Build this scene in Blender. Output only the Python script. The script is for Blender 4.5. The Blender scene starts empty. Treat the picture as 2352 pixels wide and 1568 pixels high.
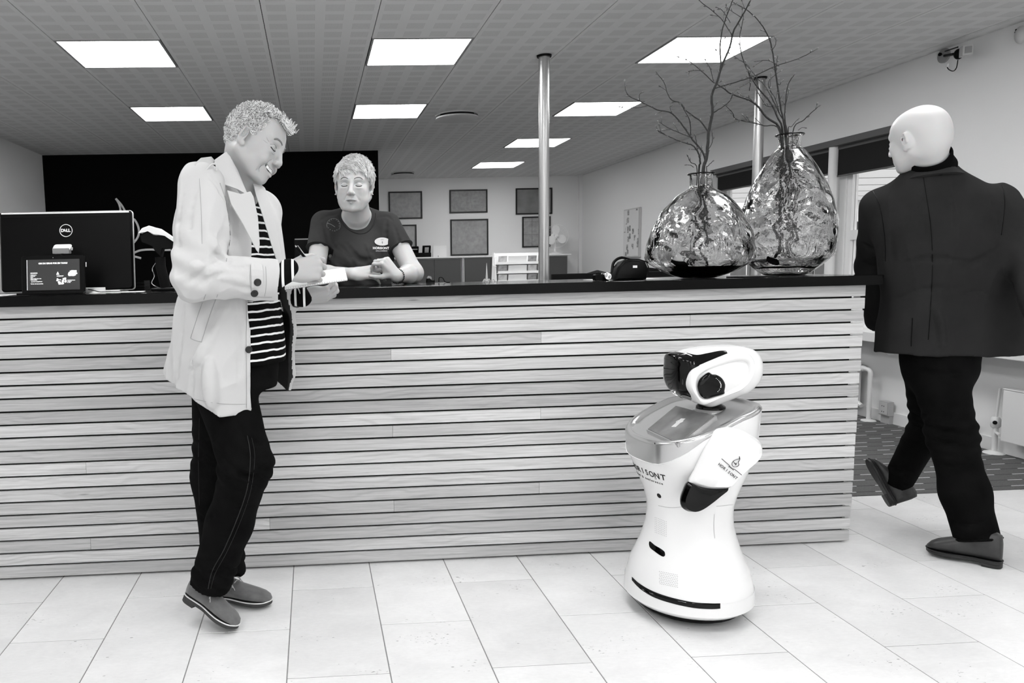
import bpy, bmesh, math, random
import numpy as np
from math import pi, sin, cos, radians
from mathutils import Vector, Matrix

random.seed(7)
SC = bpy.context.scene
COL = SC.collection

# ------------------------------------------------------------------ camera
FPX, PPX, PPY = 1721.22, 818.49, 791.80          # focal length and principal point, pixels of a 2352x1568 frame
CAM_H = 1.1926
ROT = np.array([[0.99802963, -0.05827552, -0.02325539],
                [-0.02900283, -0.09980586, -0.99458415],
                [0.05563888, 0.99329893, -0.10129936]])   # rows: camera right, down, forward
cam_data = bpy.data.cameras.new('camera')
cam_data.sensor_width = 36.0
cam_data.lens = 36.0 * FPX / 2352
cam_data.shift_x = (1176 - PPX) / 2352
cam_data.shift_y = (PPY - 784) / 2352
cam_data.clip_start = 0.05
cam = bpy.data.objects.new('camera', cam_data)
COL.objects.link(cam)
_r, _d, _f = ROT
cam.matrix_world = Matrix(((_r[0], -_d[0], -_f[0], 0), (_r[1], -_d[1], -_f[1], 0), (_r[2], -_d[2], -_f[2], CAM_H), (0, 0, 0, 1)))
SC.camera = cam

# ------------------------------------------------------------------ sky, daylight, exposure
SC.view_settings.view_transform = 'Standard'
SC.view_settings.look = 'None'
SC.view_settings.gamma = 1.0
SC.view_settings.use_curve_mapping = False
SC.view_settings.exposure = 0.10
world = bpy.data.worlds.new('overcast_sky')
SC.world = world
world.use_nodes = True
_nt = world.node_tree
_bg = _nt.nodes['Background']
_bg.inputs['Color'].default_value = (0.93, 0.93, 0.93, 1)
_bg.inputs["Strength"].default_value = 1.85      # even overcast sky
LAMP_EMIT = 15.5

# ------------------------------------------------------------------ pixel to world helpers (a ray of the camera met with a real plane)
def _ray(u, v):
    return ROT.T @ np.array([(u - PPX) / FPX, (v - PPY) / FPX, 1.0])
def P(u, v, y):
    d = _ray(u, v); q = np.array([0, 0, CAM_H]) + d * (y / d[1]); return Vector(q)
def PZ(u, v, z):
    d = _ray(u, v); q = np.array([0, 0, CAM_H]) + d * ((z - CAM_H) / d[2]); return Vector(q)
def PX(u, v, x):
    d = _ray(u, v); q = np.array([0, 0, CAM_H]) + d * (x / d[0]); return Vector(q)

# ------------------------------------------------------------------ object bookkeeping
ORG = {}
def _props(o, label=None, cat=None, group=None, kind=None):
    if label: o['label'] = label
    if cat: o['category'] = cat
    if group: o['group'] = group
    if kind: o['kind'] = kind
def thing(name, label, cat, loc=(0, 0, 0), group=None):
    o = bpy.data.objects.new(name, None)
    COL.objects.link(o)
    o.location = loc
    o.empty_display_size = 0.1
    ORG[o.name] = Vector(loc)
    _props(o, label, cat, group)
    return o
def obj(name, data, mat=None, parent=None, smooth=False, label=None, cat=None, group=None, kind=None, loc=None):
    """link mesh data given in world coordinates as one object; a parented one keeps its place"""
    verts, faces = data[0], data[1]
    me = bpy.data.meshes.new(name)
    if parent is not None:
        org = ORG[parent.name]
    else:
        org = Vector(loc) if loc is not None else Vector((0, 0, 0))
        if loc is None and len(verts):
            a = np.asarray(verts, dtype=float)
            org = Vector(((a[:, 0].min() + a[:, 0].max()) / 2, (a[:, 1].min() + a[:, 1].max()) / 2, a[:, 2].min()))
    a = np.asarray(verts, dtype=np.float64) - np.array(org)
    if isinstance(faces, np.ndarray):
        n, k = faces.shape
        me.vertices.add(len(a)); me.vertices.foreach_set('co', a.ravel())
        me.loops.add(n * k); me.loops.foreach_set('vertex_index', faces.ravel().astype(np.int32))
        me.polygons.add(n); me.polygons.foreach_set('loop_start', np.arange(0, n * k, k, dtype=np.int32))
        me.update(calc_edges=True); me.validate()
    else:
        me.from_pydata(a.tolist(), [], faces)
        me.update()
    mats = mat if isinstance(mat, (list, tuple)) else [mat]
    for m in mats:
        if m: me.materials.append(m)
    if len(data) > 2 and data[2] is not None:
        me.polygons.foreach_set('material_index', np.asarray(data[2], dtype=np.int32))
    if smooth:
        me.polygons.foreach_set('use_smooth', [True] * len(me.polygons))
        if smooth != True:
            try: me.set_sharp_from_angle(angle=radians(smooth))
            except Exception: pass
    me.update()
    o = bpy.data.objects.new(name, me)
    COL.objects.link(o)
    if parent is not None:
        o.parent = parent
    else:
        o.location = org
    ORG[o.name] = Vector(org)
    _props(o, label, cat, group, kind)
    return o
def joinm(*parts):
    V, F, M = [], [], []
    anym = any(len(p) > 2 and p[2] is not None for p in parts)
    for p in parts:
        n = len(V); V += [tuple(v) for v in p[0]]
        F += [tuple(int(i) + n for i in f) for f in p[1]]
        if anym: M += list(p[2]) if len(p) > 2 and p[2] is not None else [0] * len(p[1])
    return (V, F, M if anym else None)
def setm(p, i): return (p[0], p[1], [i] * len(p[1]))
def xform(p, M):
    return (([tuple(M @ Vector(v)) for v in p[0]], p[1]) + tuple(p[2:]))
def frame(fwd, up=(0, 0, 1), at=(0, 0, 0)):
    """matrix whose x axis is fwd, z close to up"""
    x = Vector(fwd).normalized(); z = Vector(up); y = z.cross(x).normalized(); z = x.cross(y)
    return Matrix(((x.x, y.x, z.x, at[0]), (x.y, y.y, z.y, at[1]), (x.z, y.z, z.z, at[2]), (0, 0, 0, 1)))

# ------------------------------------------------------------------ mesh builders (all return verts, faces)
def box(x0, x1, y0, y1, z0, z1, b=0.0):
    if b <= 0:
        V = [(x, y, z) for x in (x0, x1) for y in (y0, y1) for z in (z0, z1)]
        return V, [(0, 1, 3, 2), (4, 6, 7, 5), (0, 4, 5, 1), (2, 3, 7, 6), (0, 2, 6, 4), (1, 5, 7, 3)]
    b = min(b, abs(x1 - x0) * .45, abs(y1 - y0) * .45, abs(z1 - z0) * .45)
    bm = bmesh.new()
    bmesh.ops.create_cube(bm, size=1)
    for v in bm.verts:
        v.co = Vector(((x0 + x1) / 2 + v.co.x * (x1 - x0), (y0 + y1) / 2 + v.co.y * (y1 - y0), (z0 + z1) / 2 + v.co.z * (z1 - z0)))
    bmesh.ops.bevel(bm, geom=bm.edges[:], offset=b, segments=2, affect='EDGES', profile=0.6)
    return from_bm(bm)
def from_bm(bm):
    bm.verts.index_update()
    d = ([tuple(v.co) for v in bm.verts], [tuple(v.index for v in f.verts) for f in bm.faces])
    bm.free()
    return d
def obox(c, ax, ay, az, hx, hy, hz, b=0.0):
    """box with its own axes"""
    V, F = box(-hx, hx, -hy, hy, -hz, hz, b)[:2]
    c, ax, ay, az = Vector(c), Vector(ax).normalized(), Vector(ay).normalized(), Vector(az).normalized()
    return [tuple(c + ax * v[0] + ay * v[1] + az * v[2]) for v in V], F
def prism(pts, h, c=(0, 0, 0), ax=(1, 0, 0), ay=(0, 1, 0), b=0.0):
    """flat outline (2-D) given thickness h along ax x ay"""
    c, ax, ay = Vector(c), Vector(ax).normalized(), Vector(ay).normalized(); az = ax.cross(ay)
    n = len(pts); V = []; F = []
    def ring(s, z):
        cx = sum(p[0] for p in pts) / n; cy = sum(p[1] for p in pts) / n
        for p in pts:
            dx, dy = p[0] - cx, p[1] - cy; L = math.hypot(dx, dy) + 1e-9
            q = (p[0] - dx / L * s, p[1] - dy / L * s)
            V.append(tuple(c + ax * q[0] + ay * q[1] + az * z))
    rings = [(b, -h / 2), (0, -h / 2 + b), (0, h / 2 - b), (b, h / 2)] if b else [(0, -h / 2), (0, h / 2)]
    for s, z in rings: ring(s, z)
    for k in range(len(rings) - 1):
        for i in range(n):
            j = (i + 1) % n
            F.append((k * n + i, k * n + j, (k + 1) * n + j, (k + 1) * n + i))
    F.append(tuple(reversed(range(n)))); F.append(tuple((len(rings) - 1) * n + i for i in range(n)))
    return V, F
def rrect(w, h, r, seg=5):
    pts = []
    for sx, sy, a0 in ((1, 1, 0), (-1, 1, 90), (-1, -1, 180), (1, -1, 270)):
        for i in range(seg + 1):
            a = radians(a0 + 90 * i / seg)
            pts.append((sx * (w / 2 - r) + r * cos(a), sy * (h / 2 - r) + r * sin(a)))
    return pts
def tube(pts, r, n=8, cap=True, closed=False):
    pts = [Vector(p) for p in pts]
    m = len(pts)
    rs = r if isinstance(r, (list, tuple)) else [r] * m
    V, F = [], []
    prev = None
    for i, p in enumerate(pts):
        if closed: t = (pts[(i + 1) % m] - pts[i - 1])
        else: t = (pts[min(i + 1, m - 1)] - pts[max(i - 1, 0)])
        if t.length < 1e-9: t = Vector((0, 0, 1))
        t.normalize()
        if prev is None:
            u = t.orthogonal().normalized()
        else:
            u = prev - t * prev.dot(t)
            u = u.normalized() if u.length > 1e-6 else t.orthogonal().normalized()
        prev = u; w = t.cross(u)
        for k in range(n):
            a = 2 * pi * k / n
            V.append(tuple(p + (u * cos(a) + w * sin(a)) * rs[i]))
    for i in range(m if closed else m - 1):
        j = (i + 1) % m
        for k in range(n):
            l = (k + 1) % n
            F.append((i * n + k, i * n + l, j * n + l, j * n + k))
    if cap and not closed:
        F.append(tuple(reversed(range(n)))); F.append(tuple((m - 1) * n + k for k in range(n)))
    return V, F
def spline(pts, n=6):
    """Catmull-Rom through the points"""
    pts = [Vector(p) for p in pts]
    if len(pts) < 3: return pts
    out = []
    for i in range(len(pts) - 1):
        a = pts[max(i - 1, 0)]; b = pts[i]; c = pts[i + 1]; d = pts[min(i + 2, len(pts) - 1)]
        for k in range(n):
            t = k / n
            out.append(0.5 * ((2 * b) + (c - a) * t + (2 * a - 5 * b + 4 * c - d) * t * t + (3 * b - a - 3 * c + d) * t ** 3))
    out.append(pts[-1])
    return out
def lathe(prof, c=(0, 0, 0), n=32, cap=True):
    V, F = [], []
    for r, z in prof:
        for k in range(n):
            a = 2 * pi * k / n
            V.append((c[0] + r * cos(a), c[1] + r * sin(a), c[2] + z))
    for i in range(len(prof) - 1):
        for k in range(n):
            l = (k + 1) % n
            F.append((i * n + k, i * n + l, (i + 1) * n + l, (i + 1) * n + k))
    if cap:
        F.append(tuple(reversed(range(n)))); F.append(tuple((len(prof) - 1) * n + k for k in range(n)))
    return V, F
def loft(rings, cap=True):
    """rings: lists of equal length of 3-D points"""
    n = len(rings[0]); V = [tuple(p) for r in rings for p in r]; F = []
    for i in range(len(rings) - 1):
        for k in range(n):
            l = (k + 1) % n
            F.append((i * n + k, i * n + l, (i + 1) * n + l, (i + 1) * n + k))
    if cap:
        F.append(tuple(reversed(range(n)))); F.append(tuple((len(rings) - 1) * n + k for k in range(n)))
    return V, F
def ball(c, r, n=12, m=8, s=(1, 1, 1)):
    prof = [(max(r * sin(pi * i / m), 1e-5), -r * cos(pi * i / m)) for i in range(m + 1)]
    V, F = lathe(prof, (0, 0, 0), n)
    return [(c[0] + v[0] * s[0], c[1] + v[1] * s[1], c[2] + v[2] * s[2]) for v in V], F
def text(name, body, size, M, mat, parent, depth=0.0006, bold=0.0, align='CENTER', space=1.0, label=None, sx=1.0):
    """lettering as thin raised geometry; M maps text x,y plane to the world"""
    cu = bpy.data.curves.new(name, 'FONT')
    cu.body = body; cu.size = size; cu.extrude = depth; cu.offset = bold; cu.align_x = align; cu.align_y = 'CENTER'
    cu.space_character = space; cu.resolution_u = 3
    o = bpy.data.objects.new(name, cu); COL.objects.link(o)
    dg = bpy.context.evaluated_depsgraph_get()
    me = bpy.data.meshes.new_from_object(o.evaluated_get(dg))
    V = [tuple(M @ Vector((v.co.x * sx, v.co.y, v.co.z))) for v in me.vertices]; F = [tuple(p.vertices) for p in me.polygons]
    bpy.data.objects.remove(o); bpy.data.curves.remove(cu); bpy.data.meshes.remove(me)
    return (V, F) if parent is None else obj(name, (V, F), mat, parent, label=label)
def disp(p, f):
    return ([tuple(f(Vector(v))) for v in p[0]], p[1]) + tuple(p[2:])

# ------------------------------------------------------------------ materials
def s2l(c): return c / 12.92 if c <= 0.04045 else ((c + 0.055) / 1.055) ** 2.4
def mat(name, g, rough=0.5, metal=0.0, spec=0.5, trans=0.0, emit=None, coat=0.0, bump=None, var=None, sss=0.0, ior=1.45, sheen=0.0):
    """neutral grey of sRGB value g; bump=(scale, strength[, stretch]); var=(scale, amount) adds soft tonal variation"""
    m = bpy.data.materials.new(name); m.use_nodes = True
    nt = m.node_tree; b = nt.nodes['Principled BSDF']
    l = s2l(g)
    b.inputs['Base Color'].default_value = (l, l, l, 1)
    b.inputs['Roughness'].default_value = rough
    b.inputs['Metallic'].default_value = metal
    b.inputs['Specular IOR Level'].default_value = spec
    b.inputs['IOR'].default_value = ior
    b.inputs['Transmission Weight'].default_value = trans
    b.inputs['Coat Weight'].default_value = coat
    b.inputs['Sheen Weight'].default_value = sheen
    if coat: b.inputs['Coat Roughness'].default_value = 0.03
    if sss:
        b.inputs['Subsurface Weight'].default_value = sss; b.inputs['Subsurface Scale'].default_value = 0.008
    if emit is not None:
        b.inputs['Emission Color'].default_value = (1, 1, 1, 1); b.inputs['Emission Strength'].default_value = emit
    if var or bump:
        tc = nt.nodes.new('ShaderNodeTexCoord')
        mp = nt.nodes.new('ShaderNodeMapping'); nt.links.new(tc.outputs['Object'], mp.inputs[0])
    if var:
        n = nt.nodes.new('ShaderNodeTexNoise'); n.inputs['Scale'].default_value = var[0]; n.inputs['Detail'].default_value = 5
        nt.links.new(mp.outputs[0], n.inputs['Vector'])
        mr = nt.nodes.new('ShaderNodeMapRange')
        mr.inputs[1].default_value = 0.3; mr.inputs[2].default_value = 0.7
        mr.inputs[3].default_value = l * (1 - var[1]); mr.inputs[4].default_value = l * (1 + var[1])
        nt.links.new(n.outputs[0], mr.inputs[0])
        nt.links.new(mr.outputs[0], b.inputs['Base Color'])
    if bump:
        n2 = nt.nodes.new('ShaderNodeTexNoise'); n2.inputs['Scale'].default_value = bump[0]; n2.inputs['Detail'].default_value = 4
        mp2 = nt.nodes.new('ShaderNodeMapping'); nt.links.new(tc.outputs['Object'], mp2.inputs[0])
        if len(bump) > 2: mp2.inputs['Scale'].default_value = bump[2]
        nt.links.new(mp2.outputs[0], n2.inputs['Vector'])
        bp = nt.nodes.new('ShaderNodeBump'); bp.inputs['Strength'].default_value = bump[1]; bp.inputs['Distance'].default_value = 0.01
        nt.links.new(n2.outputs[0], bp.inputs['Height']); nt.links.new(bp.outputs[0], b.inputs['Normal'])
    return m
class NB:
    """tiny helper to write node graphs as expressions"""
    def __init__(s, m): s.nt = m.node_tree; s.b = s.nt.nodes['Principled BSDF']
    def node(s, t, **k):
        n = s.nt.nodes.new(t)
        for a, v in k.items():
            if a.startswith('i'): s.put(n.inputs[int(a[1:])], v)
            else: setattr(n, a, v)
        return n
    def put(s, inp, v):
        if isinstance(v, bpy.types.NodeSocket): s.nt.links.new(v, inp)
        else: inp.default_value = v
    def m(s, op, a, b=0.0, c=0.0):
        n = s.nt.nodes.new('ShaderNodeMath'); n.operation = op
        s.put(n.inputs[0], a); s.put(n.inputs[1], b); s.put(n.inputs[2], c)
        return n.outputs[0]
    def noise(s, vec, scale, detail=4, rough=0.5, dist=0.0):
        n = s.nt.nodes.new('ShaderNodeTexNoise'); s.nt.links.new(vec, n.inputs['Vector'])
        n.inputs['Scale'].default_value = scale; n.inputs['Detail'].default_value = detail
        n.inputs['Roughness'].default_value = rough; n.inputs['Distortion'].default_value = dist
        return n.outputs[0]
    def mapping(s, vec, scale=(1, 1, 1), loc=None):
        n = s.nt.nodes.new('ShaderNodeMapping'); s.nt.links.new(vec, n.inputs[0]); n.inputs['Scale'].default_value = scale
        if loc is not None: s.put(n.inputs['Location'], loc)
        return n.outputs[0]
    def ramp(s, f, lo, hi, a, b):
        n = s.nt.nodes.new('ShaderNodeMapRange'); s.put(n.inputs[0], f)
        n.inputs[1].default_value = lo; n.inputs[2].default_value = hi; s.put(n.inputs[3], a); s.put(n.inputs[4], b)
        return n.outputs[0]
    def color(s, g): s.nt.links.new(g, s.b.inputs['Base Color'])
    def bump(s, h, strength=0.3, dist=0.01):
        n = s.nt.nodes.new('ShaderNodeBump'); n.inputs['Strength'].default_value = strength; n.inputs['Distance'].default_value = dist
        s.nt.links.new(h, n.inputs['Height']); s.nt.links.new(n.outputs[0], s.b.inputs['Normal'])
# ------------------------------------------------------------------ implicit surfaces (for bodies and clothes) meshed by surface nets
def Mloc(pos, yaw=0, pitch=0, roll=0, s=1.0):
    return Matrix.Translation(pos) @ Matrix.Rotation(yaw, 4, 'Z') @ Matrix.Rotation(pitch, 4, 'Y') @ Matrix.Rotation(roll, 4, 'X') @ Matrix.Scale(s, 4)
class Solid:
    def __init__(s, M=None): s.ops = []; s.M = M
    def _pt(s, p): return np.array(s.M @ Vector(p)) if s.M is not None else np.array(p, dtype=float)
    def _sc(s): return abs(s.M.to_scale().x) if s.M is not None else 1.0
    def _push(s, fn, c, R, k, op): s.ops.append((fn, np.array(c, dtype=float), R, k, op)); return s
    def cap(s, a, b, ra, rb=None, k=.01, op='u', flat=None):
        """tapered limb; flat=(direction, factor) squeezes it along a direction"""
        a, b = s._pt(a), s._pt(b); q = s._sc(); ra *= q; rb = ra if rb is None else rb * q
        ba = b - a; L2 = max(ba @ ba, 1e-12); fl = None
        if flat is not None:
            fd = np.array(flat[0], dtype=float)
            if s.M is not None: fd = np.array(s.M.to_3x3() @ Vector(fd))
            fd /= np.linalg.norm(fd); fl = (fd, flat[1])
        def fn(X, Y, Z):
            px, py, pz = X - a[0], Y - a[1], Z - a[2]
            h = np.clip((px * ba[0] + py * ba[1] + pz * ba[2]) / L2, 0, 1)
            dx, dy, dz = px - ba[0] * h, py - ba[1] * h, pz - ba[2] * h
            if fl is not None:
                t = (dx * fl[0][0] + dy * fl[0][1] + dz * fl[0][2]) * (1 / fl[1] - 1)
                dx, dy, dz = dx + fl[0][0] * t, dy + fl[0][1] * t, dz + fl[0][2] * t
                return (np.sqrt(dx * dx + dy * dy + dz * dz) - (ra + (rb - ra) * h)) * max(fl[1], .6)
            return np.sqrt(dx * dx + dy * dy + dz * dz) - (ra + (rb - ra) * h)
        return s._push(fn, (a + b) / 2, math.sqrt(L2) / 2 + max(ra, rb), k, op)
    def ell(s, c, r, k=.01, op='u', rot=None):
        """ellipsoid; rot=(yaw,pitch,roll) inside the solid's own frame"""
        M = (s.M.copy() if s.M is not None else Matrix.Identity(4)) @ Matrix.Translation(c)
        if rot: M = M @ Matrix.Rotation(rot[0], 4, 'Z') @ Matrix.Rotation(rot[1], 4, 'Y') @ Matrix.Rotation(rot[2], 4, 'X')
        I = np.array(M.inverted()); q = s._sc(); r = np.array(r, dtype=float)
        def fn(X, Y, Z):
            x = (I[0, 0] * X + I[0, 1] * Y + I[0, 2] * Z + I[0, 3]); y = (I[1, 0] * X + I[1, 1] * Y + I[1, 2] * Z + I[1, 3]); z = (I[2, 0] * X + I[2, 1] * Y + I[2, 2] * Z + I[2, 3])
            k0 = np.sqrt((x / r[0]) ** 2 + (y / r[1]) ** 2 + (z / r[2]) ** 2); k1 = np.sqrt((x / r[0] ** 2) ** 2 + (y / r[1] ** 2) ** 2 + (z / r[2] ** 2) ** 2)
            return q * k0 * (k0 - 1) / (k1 + 1e-9)
        return s._push(fn, np.array(M.translation), max(r) * q, k, op)
    def box(s, c, h, r=.005, k=.005, op='u', M2=None):
        M = (s.M.copy() if s.M is not None else Matrix.Identity(4)) @ (M2 if M2 is not None else Matrix.Identity(4)) @ Matrix.Translation(c)
        I = np.array(M.inverted()); q = abs(M.to_scale().x)
        def fn(X, Y, Z):
            x = np.abs(I[0, 0] * X + I[0, 1] * Y + I[0, 2] * Z + I[0, 3]) - (h[0] - r); y = np.abs(I[1, 0] * X + I[1, 1] * Y + I[1, 2] * Z + I[1, 3]) - (h[1] - r); z = np.abs(I[2, 0] * X + I[2, 1] * Y + I[2, 2] * Z + I[2, 3]) - (h[2] - r)
            return q * (np.sqrt(np.maximum(x, 0) ** 2 + np.maximum(y, 0) ** 2 + np.maximum(z, 0) ** 2) + np.minimum(np.maximum(x, np.maximum(y, z)), 0) - r)
        return s._push(fn, np.array(M.translation), float(np.linalg.norm(h)) * q, k, op)
    def stack(s, rows, k=.01, op='u', n=2.2, grow=0.0):
        """cross-sections (z, cx, cy, rx, ry) joined along the solid's z axis"""
        M = s.M if s.M is not None else Matrix.Identity(4); I = np.array(M.inverted())
        rows = sorted(rows); q = spline([Vector((r[0], r[1], r[2])) for r in rows], 6); q2 = spline([Vector((r[0], r[3], r[4])) for r in rows], 6)
        zz = np.array([v.x for v in q]); zz = np.maximum.accumulate(zz + np.arange(len(zz)) * 1e-9)
        CX, CY = np.array([v.y for v in q]), np.array([v.z for v in q]); RX, RY = np.array([v.y for v in q2]) + grow, np.array([v.z for v in q2]) + grow
        z0, z1 = zz[0] - grow, zz[-1] + grow
        def fn(X, Y, Z):
            x = I[0, 0] * X + I[0, 1] * Y + I[0, 2] * Z + I[0, 3]; y = I[1, 0] * X + I[1, 1] * Y + I[1, 2] * Z + I[1, 3]; z = I[2, 0] * X + I[2, 1] * Y + I[2, 2] * Z + I[2, 3]
            sh = z.shape; zf = z.ravel()
            cx, cy, rx, ry = [np.interp(zf, zz, A).reshape(sh) for A in (CX, CY, RX, RY)]
            x = x - cx; y = y - cy
            k0 = (np.abs(x / rx) ** n + np.abs(y / ry) ** n) ** (1 / n) + 1e-6
            d = np.sqrt(x * x + y * y) * (1 - 1 / k0); d = np.where(k0 < .3, -np.minimum(rx, ry) * .7, d) * .9
            return np.maximum(d, np.maximum(z0 - z, z - z1))
        c = M @ Vector((float(np.mean(CX)), float(np.mean(CY)), (z0 + z1) / 2))
        return s._push(fn, np.array(c), math.hypot((z1 - z0) / 2, max(RX.max() + abs(CX - CX.mean()).max(), RY.max() + abs(CY - CY.mean()).max())), k, op)
    def field(s, fn, c, R, k=0, op='u'): return s._push(fn, c, R, k, op)
    def path(s, pts, rs, k=.01, op='u', **kw):
        for i in range(len(pts) - 1): s.cap(pts[i], pts[i + 1], rs[i], rs[i + 1], k, op, **kw)
        return s
    def value(s, X, Y, Z, ops=None):
        d = np.full(X.shape, 9.0)
        for fn, c, R, k, op in (s.ops if ops is None else ops):
            if op == 'd': d = d + fn(X, Y, Z); continue
            e = fn(X, Y, Z)
            if op == 'u':
                if k > 0:
                    h = np.maximum(k - np.abs(d - e), 0) / k; d = np.minimum(d, e) - h * h * k * .25
                else: d = np.minimum(d, e)
            elif op == 's':
                e = -e
                if k > 0:
                    h = np.maximum(k - np.abs(d - e), 0) / k; d = np.maximum(d, e) + h * h * k * .25
                else: d = np.maximum(d, e)
            elif op == 'i': d = np.maximum(d, e)
        return d
    def mesh(s, h=.004, B=14):
        us = [o for o in s.ops if o[4] == 'u']
        lo = np.min([o[1] - o[2] for o in us], axis=0) - 3 * h; hi = np.max([o[1] + o[2] for o in us], axis=0) + 3 * h
        N = np.ceil((hi - lo) / h / B).astype(int)
        ii = np.stack(np.meshgrid(*[np.arange(n) for n in N], indexing='ij'), -1).reshape(-1, 3)
        cc = lo + (ii + .5) * B * h; rad = B * h * .8661
        d = s.value(cc[:, 0], cc[:, 1], cc[:, 2])
        act = ii[np.abs(d) < rad * 1.9 + .004]
        VK, VP, QA = [], [], []
        big = 1 << 20
        def key(i, j, k): return (i.astype(np.int64) * big + j) * big + k
        ar = np.arange(B + 1)
        edges = [(a, b) for a in range(8) for b in range(8) if a < b and bin(a ^ b).count('1') == 1]
        off8 = np.array([[(a >> 2) & 1, (a >> 1) & 1, a & 1] for a in range(8)])
        for b in act:
            g0 = b * B; c = lo + (g0 + B / 2) * h
            ops = [o for o in s.ops if o[4] == 'd' and o[2] > 50 or np.linalg.norm(o[1] - c) - o[2] < rad + o[3] + .012]
            ops = [o for o in ops]
            if not any(o[4] == 'u' for o in ops): continue
            X, Y, Z = np.meshgrid(lo[0] + (g0[0] + ar) * h, lo[1] + (g0[1] + ar) * h, lo[2] + (g0[2] + ar) * h, indexing='ij')
            D = s.value(X, Y, Z, ops)
            I_ = D < 0
            if I_.all() or not I_.any(): continue
            cnt = sum(I_[o[0]:o[0] + B, o[1]:o[1] + B, o[2]:o[2] + B].astype(np.int8) for o in off8)
            ci = np.argwhere((cnt > 0) & (cnt < 8))
            if not len(ci): continue
            V8 = np.stack([D[ci[:, 0] + o[0], ci[:, 1] + o[1], ci[:, 2] + o[2]] for o in off8], 1)
            acc = np.zeros((len(ci), 3)); w = np.zeros(len(ci))
            for a, e in edges:
                m = (V8[:, a] < 0) != (V8[:, e] < 0)
                t = V8[m, a] / (V8[m, a] - V8[m, e])
                acc[m] += off8[a] + (off8[e] - off8[a]) * t[:, None]; w[m] += 1
            VP.append(lo + (g0 + ci + acc / w[:, None]) * h); VK.append(key(*(g0 + ci).T))
            for ax in range(3):
                sl0 = [slice(0, B)] * 3; sl1 = [slice(0, B)] * 3; sl1[ax] = slice(1, B + 1)
                A = I_[tuple(sl0)]; C = I_[tuple(sl1)]
                e = np.argwhere(A != C)
                if not len(e): continue
                g = g0 + e; fl = A[tuple(e.T)]
                u, v = (ax + 1) % 3, (ax + 2) % 3
                def sh(du, dv):
                    q = g.copy(); q[:, u] -= du; q[:, v] -= dv; return key(*q.T)
                q = np.stack([sh(1, 1), sh(0, 1), sh(0, 0), sh(1, 0)], 1)
                q[~fl] = q[~fl][:, ::-1]
                QA.append(q)
        VK = np.concatenate(VK); VP = np.concatenate(VP); Q = np.concatenate(QA)
        uk, ix = np.unique(VK, return_index=True); VP = VP[ix]
        p = np.searchsorted(uk, Q); p = np.minimum(p, len(uk) - 1); ok = (uk[p] == Q).all(1)
        return VP, p[ok]
def sd_noise(seed, n=14):
    """cheap smooth 3-D noise as a sum of waves"""
    r = np.random.RandomState(seed); K = r.normal(size=(n, 3)); ph = r.uniform(0, 6.28, n); am = r.uniform(.5, 1, n); am /= am.sum()
    def f(X, Y, Z, s=1.0):
        o = 0
        for k, p, a in zip(K, ph, am): o = o + a * np.sin((k[0] * X + k[1] * Y + k[2] * Z) * s + p)
        return o
    return f
def tint(data, fn):
    """material index per face from the face centre"""
    V, F = data; C = V[F].mean(1)
    return V, F, fn(C)
def local(M, C):
    I = np.array(M.inverted()); return C @ I[:3, :3].T + I[:3, 3]
# ================================================================== ROOM
CZ = 2.508                                        # ceiling height
XL, XR = -2.925, 4.10                             # side walls
YD, YB = 8.58, 11.30                              # black partition, back wall
YF = -4.2                                         # glazed entrance front behind the camera

M_wall = mat('wall_paint', 0.90, 0.75, bump=(60, 0.05))
M_black_wall = mat('black_paint', 0.02, 0.8, spec=0.1)
M_grout = mat('floor_grout', 0.50, 0.9)
M_dark_gap = mat('dark_gap', 0.10, 0.9, spec=0.0)
M_white_gloss = mat('white_gloss_paint', 0.88, 0.35)
M_white_paint = mat('white_woodwork', 0.90, 0.45)
M_sill_metal = mat('brushed_steel', 0.62, 0.3, metal=1.0)
M_blk = mat('black_plastic', 0.02, 0.4, spec=0.12)
M_blk_matt = mat('black_matt', 0.02, 0.7, spec=0.2)
M_blk_soft = mat('charcoal_plastic', 0.06, 0.5, spec=.12)
M_grey = mat('grey_plastic', 0.55, 0.5)
M_lgrey = mat('light_grey_plastic', 0.72, 0.45)
M_paper = mat('white_paper', 0.93, 0.8)
M_chrome = mat('chrome', 0.8, 0.12, metal=1.0)

# travertine tiles
M_tile = mat('travertine', 0.86, 0.3, spec=0.45)
nb = NB(M_tile)
tc = nb.node('ShaderNodeTexCoord').outputs['Object']
geo = nb.node('ShaderNodeNewGeometry').outputs['Position']
oi = nb.node('ShaderNodeObjectInfo').outputs['Random']
comb = nb.node('ShaderNodeCombineXYZ', i0=nb.m('MULTIPLY', oi, 37.0), i1=nb.m('MULTIPLY', oi, 91.0), i2=0.0).outputs[0]
va = nb.node('ShaderNodeVectorMath', operation='ADD'); nb.nt.links.new(tc, va.inputs[0]); nb.nt.links.new(comb, va.inputs[1])
v0 = va.outputs[0]
cloud = nb.noise(nb.mapping(v0, (1.0, 1.6, 1)), 5, 6, 0.6, 0.6)
fine = nb.noise(nb.mapping(v0, (2, 5, 1)), 22, 5, 0.65, 0.3)
pitn = nb.noise(nb.mapping(v0, (1.0, 2.3, 1)), 55, 3, 0.6, 0.2)
pitm = nb.noise(nb.mapping(v0, (1.0, 1.3, 1)), 4.5, 2, 0.5, 0.0)
thr = nb.ramp(pitm, 0.42, 0.72, 0.76, 0.60)
pit = nb.m('MULTIPLY', nb.ramp(nb.m('SUBTRACT', pitn, thr), 0.0, 0.035, 0.0, 1.0), 1.0)
vor = nb.node('ShaderNodeTexVoronoi'); nb.nt.links.new(nb.mapping(v0, (1.0, 1.8, 1)), vor.inputs['Vector']); vor.inputs['Scale'].default_value = 13
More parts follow.
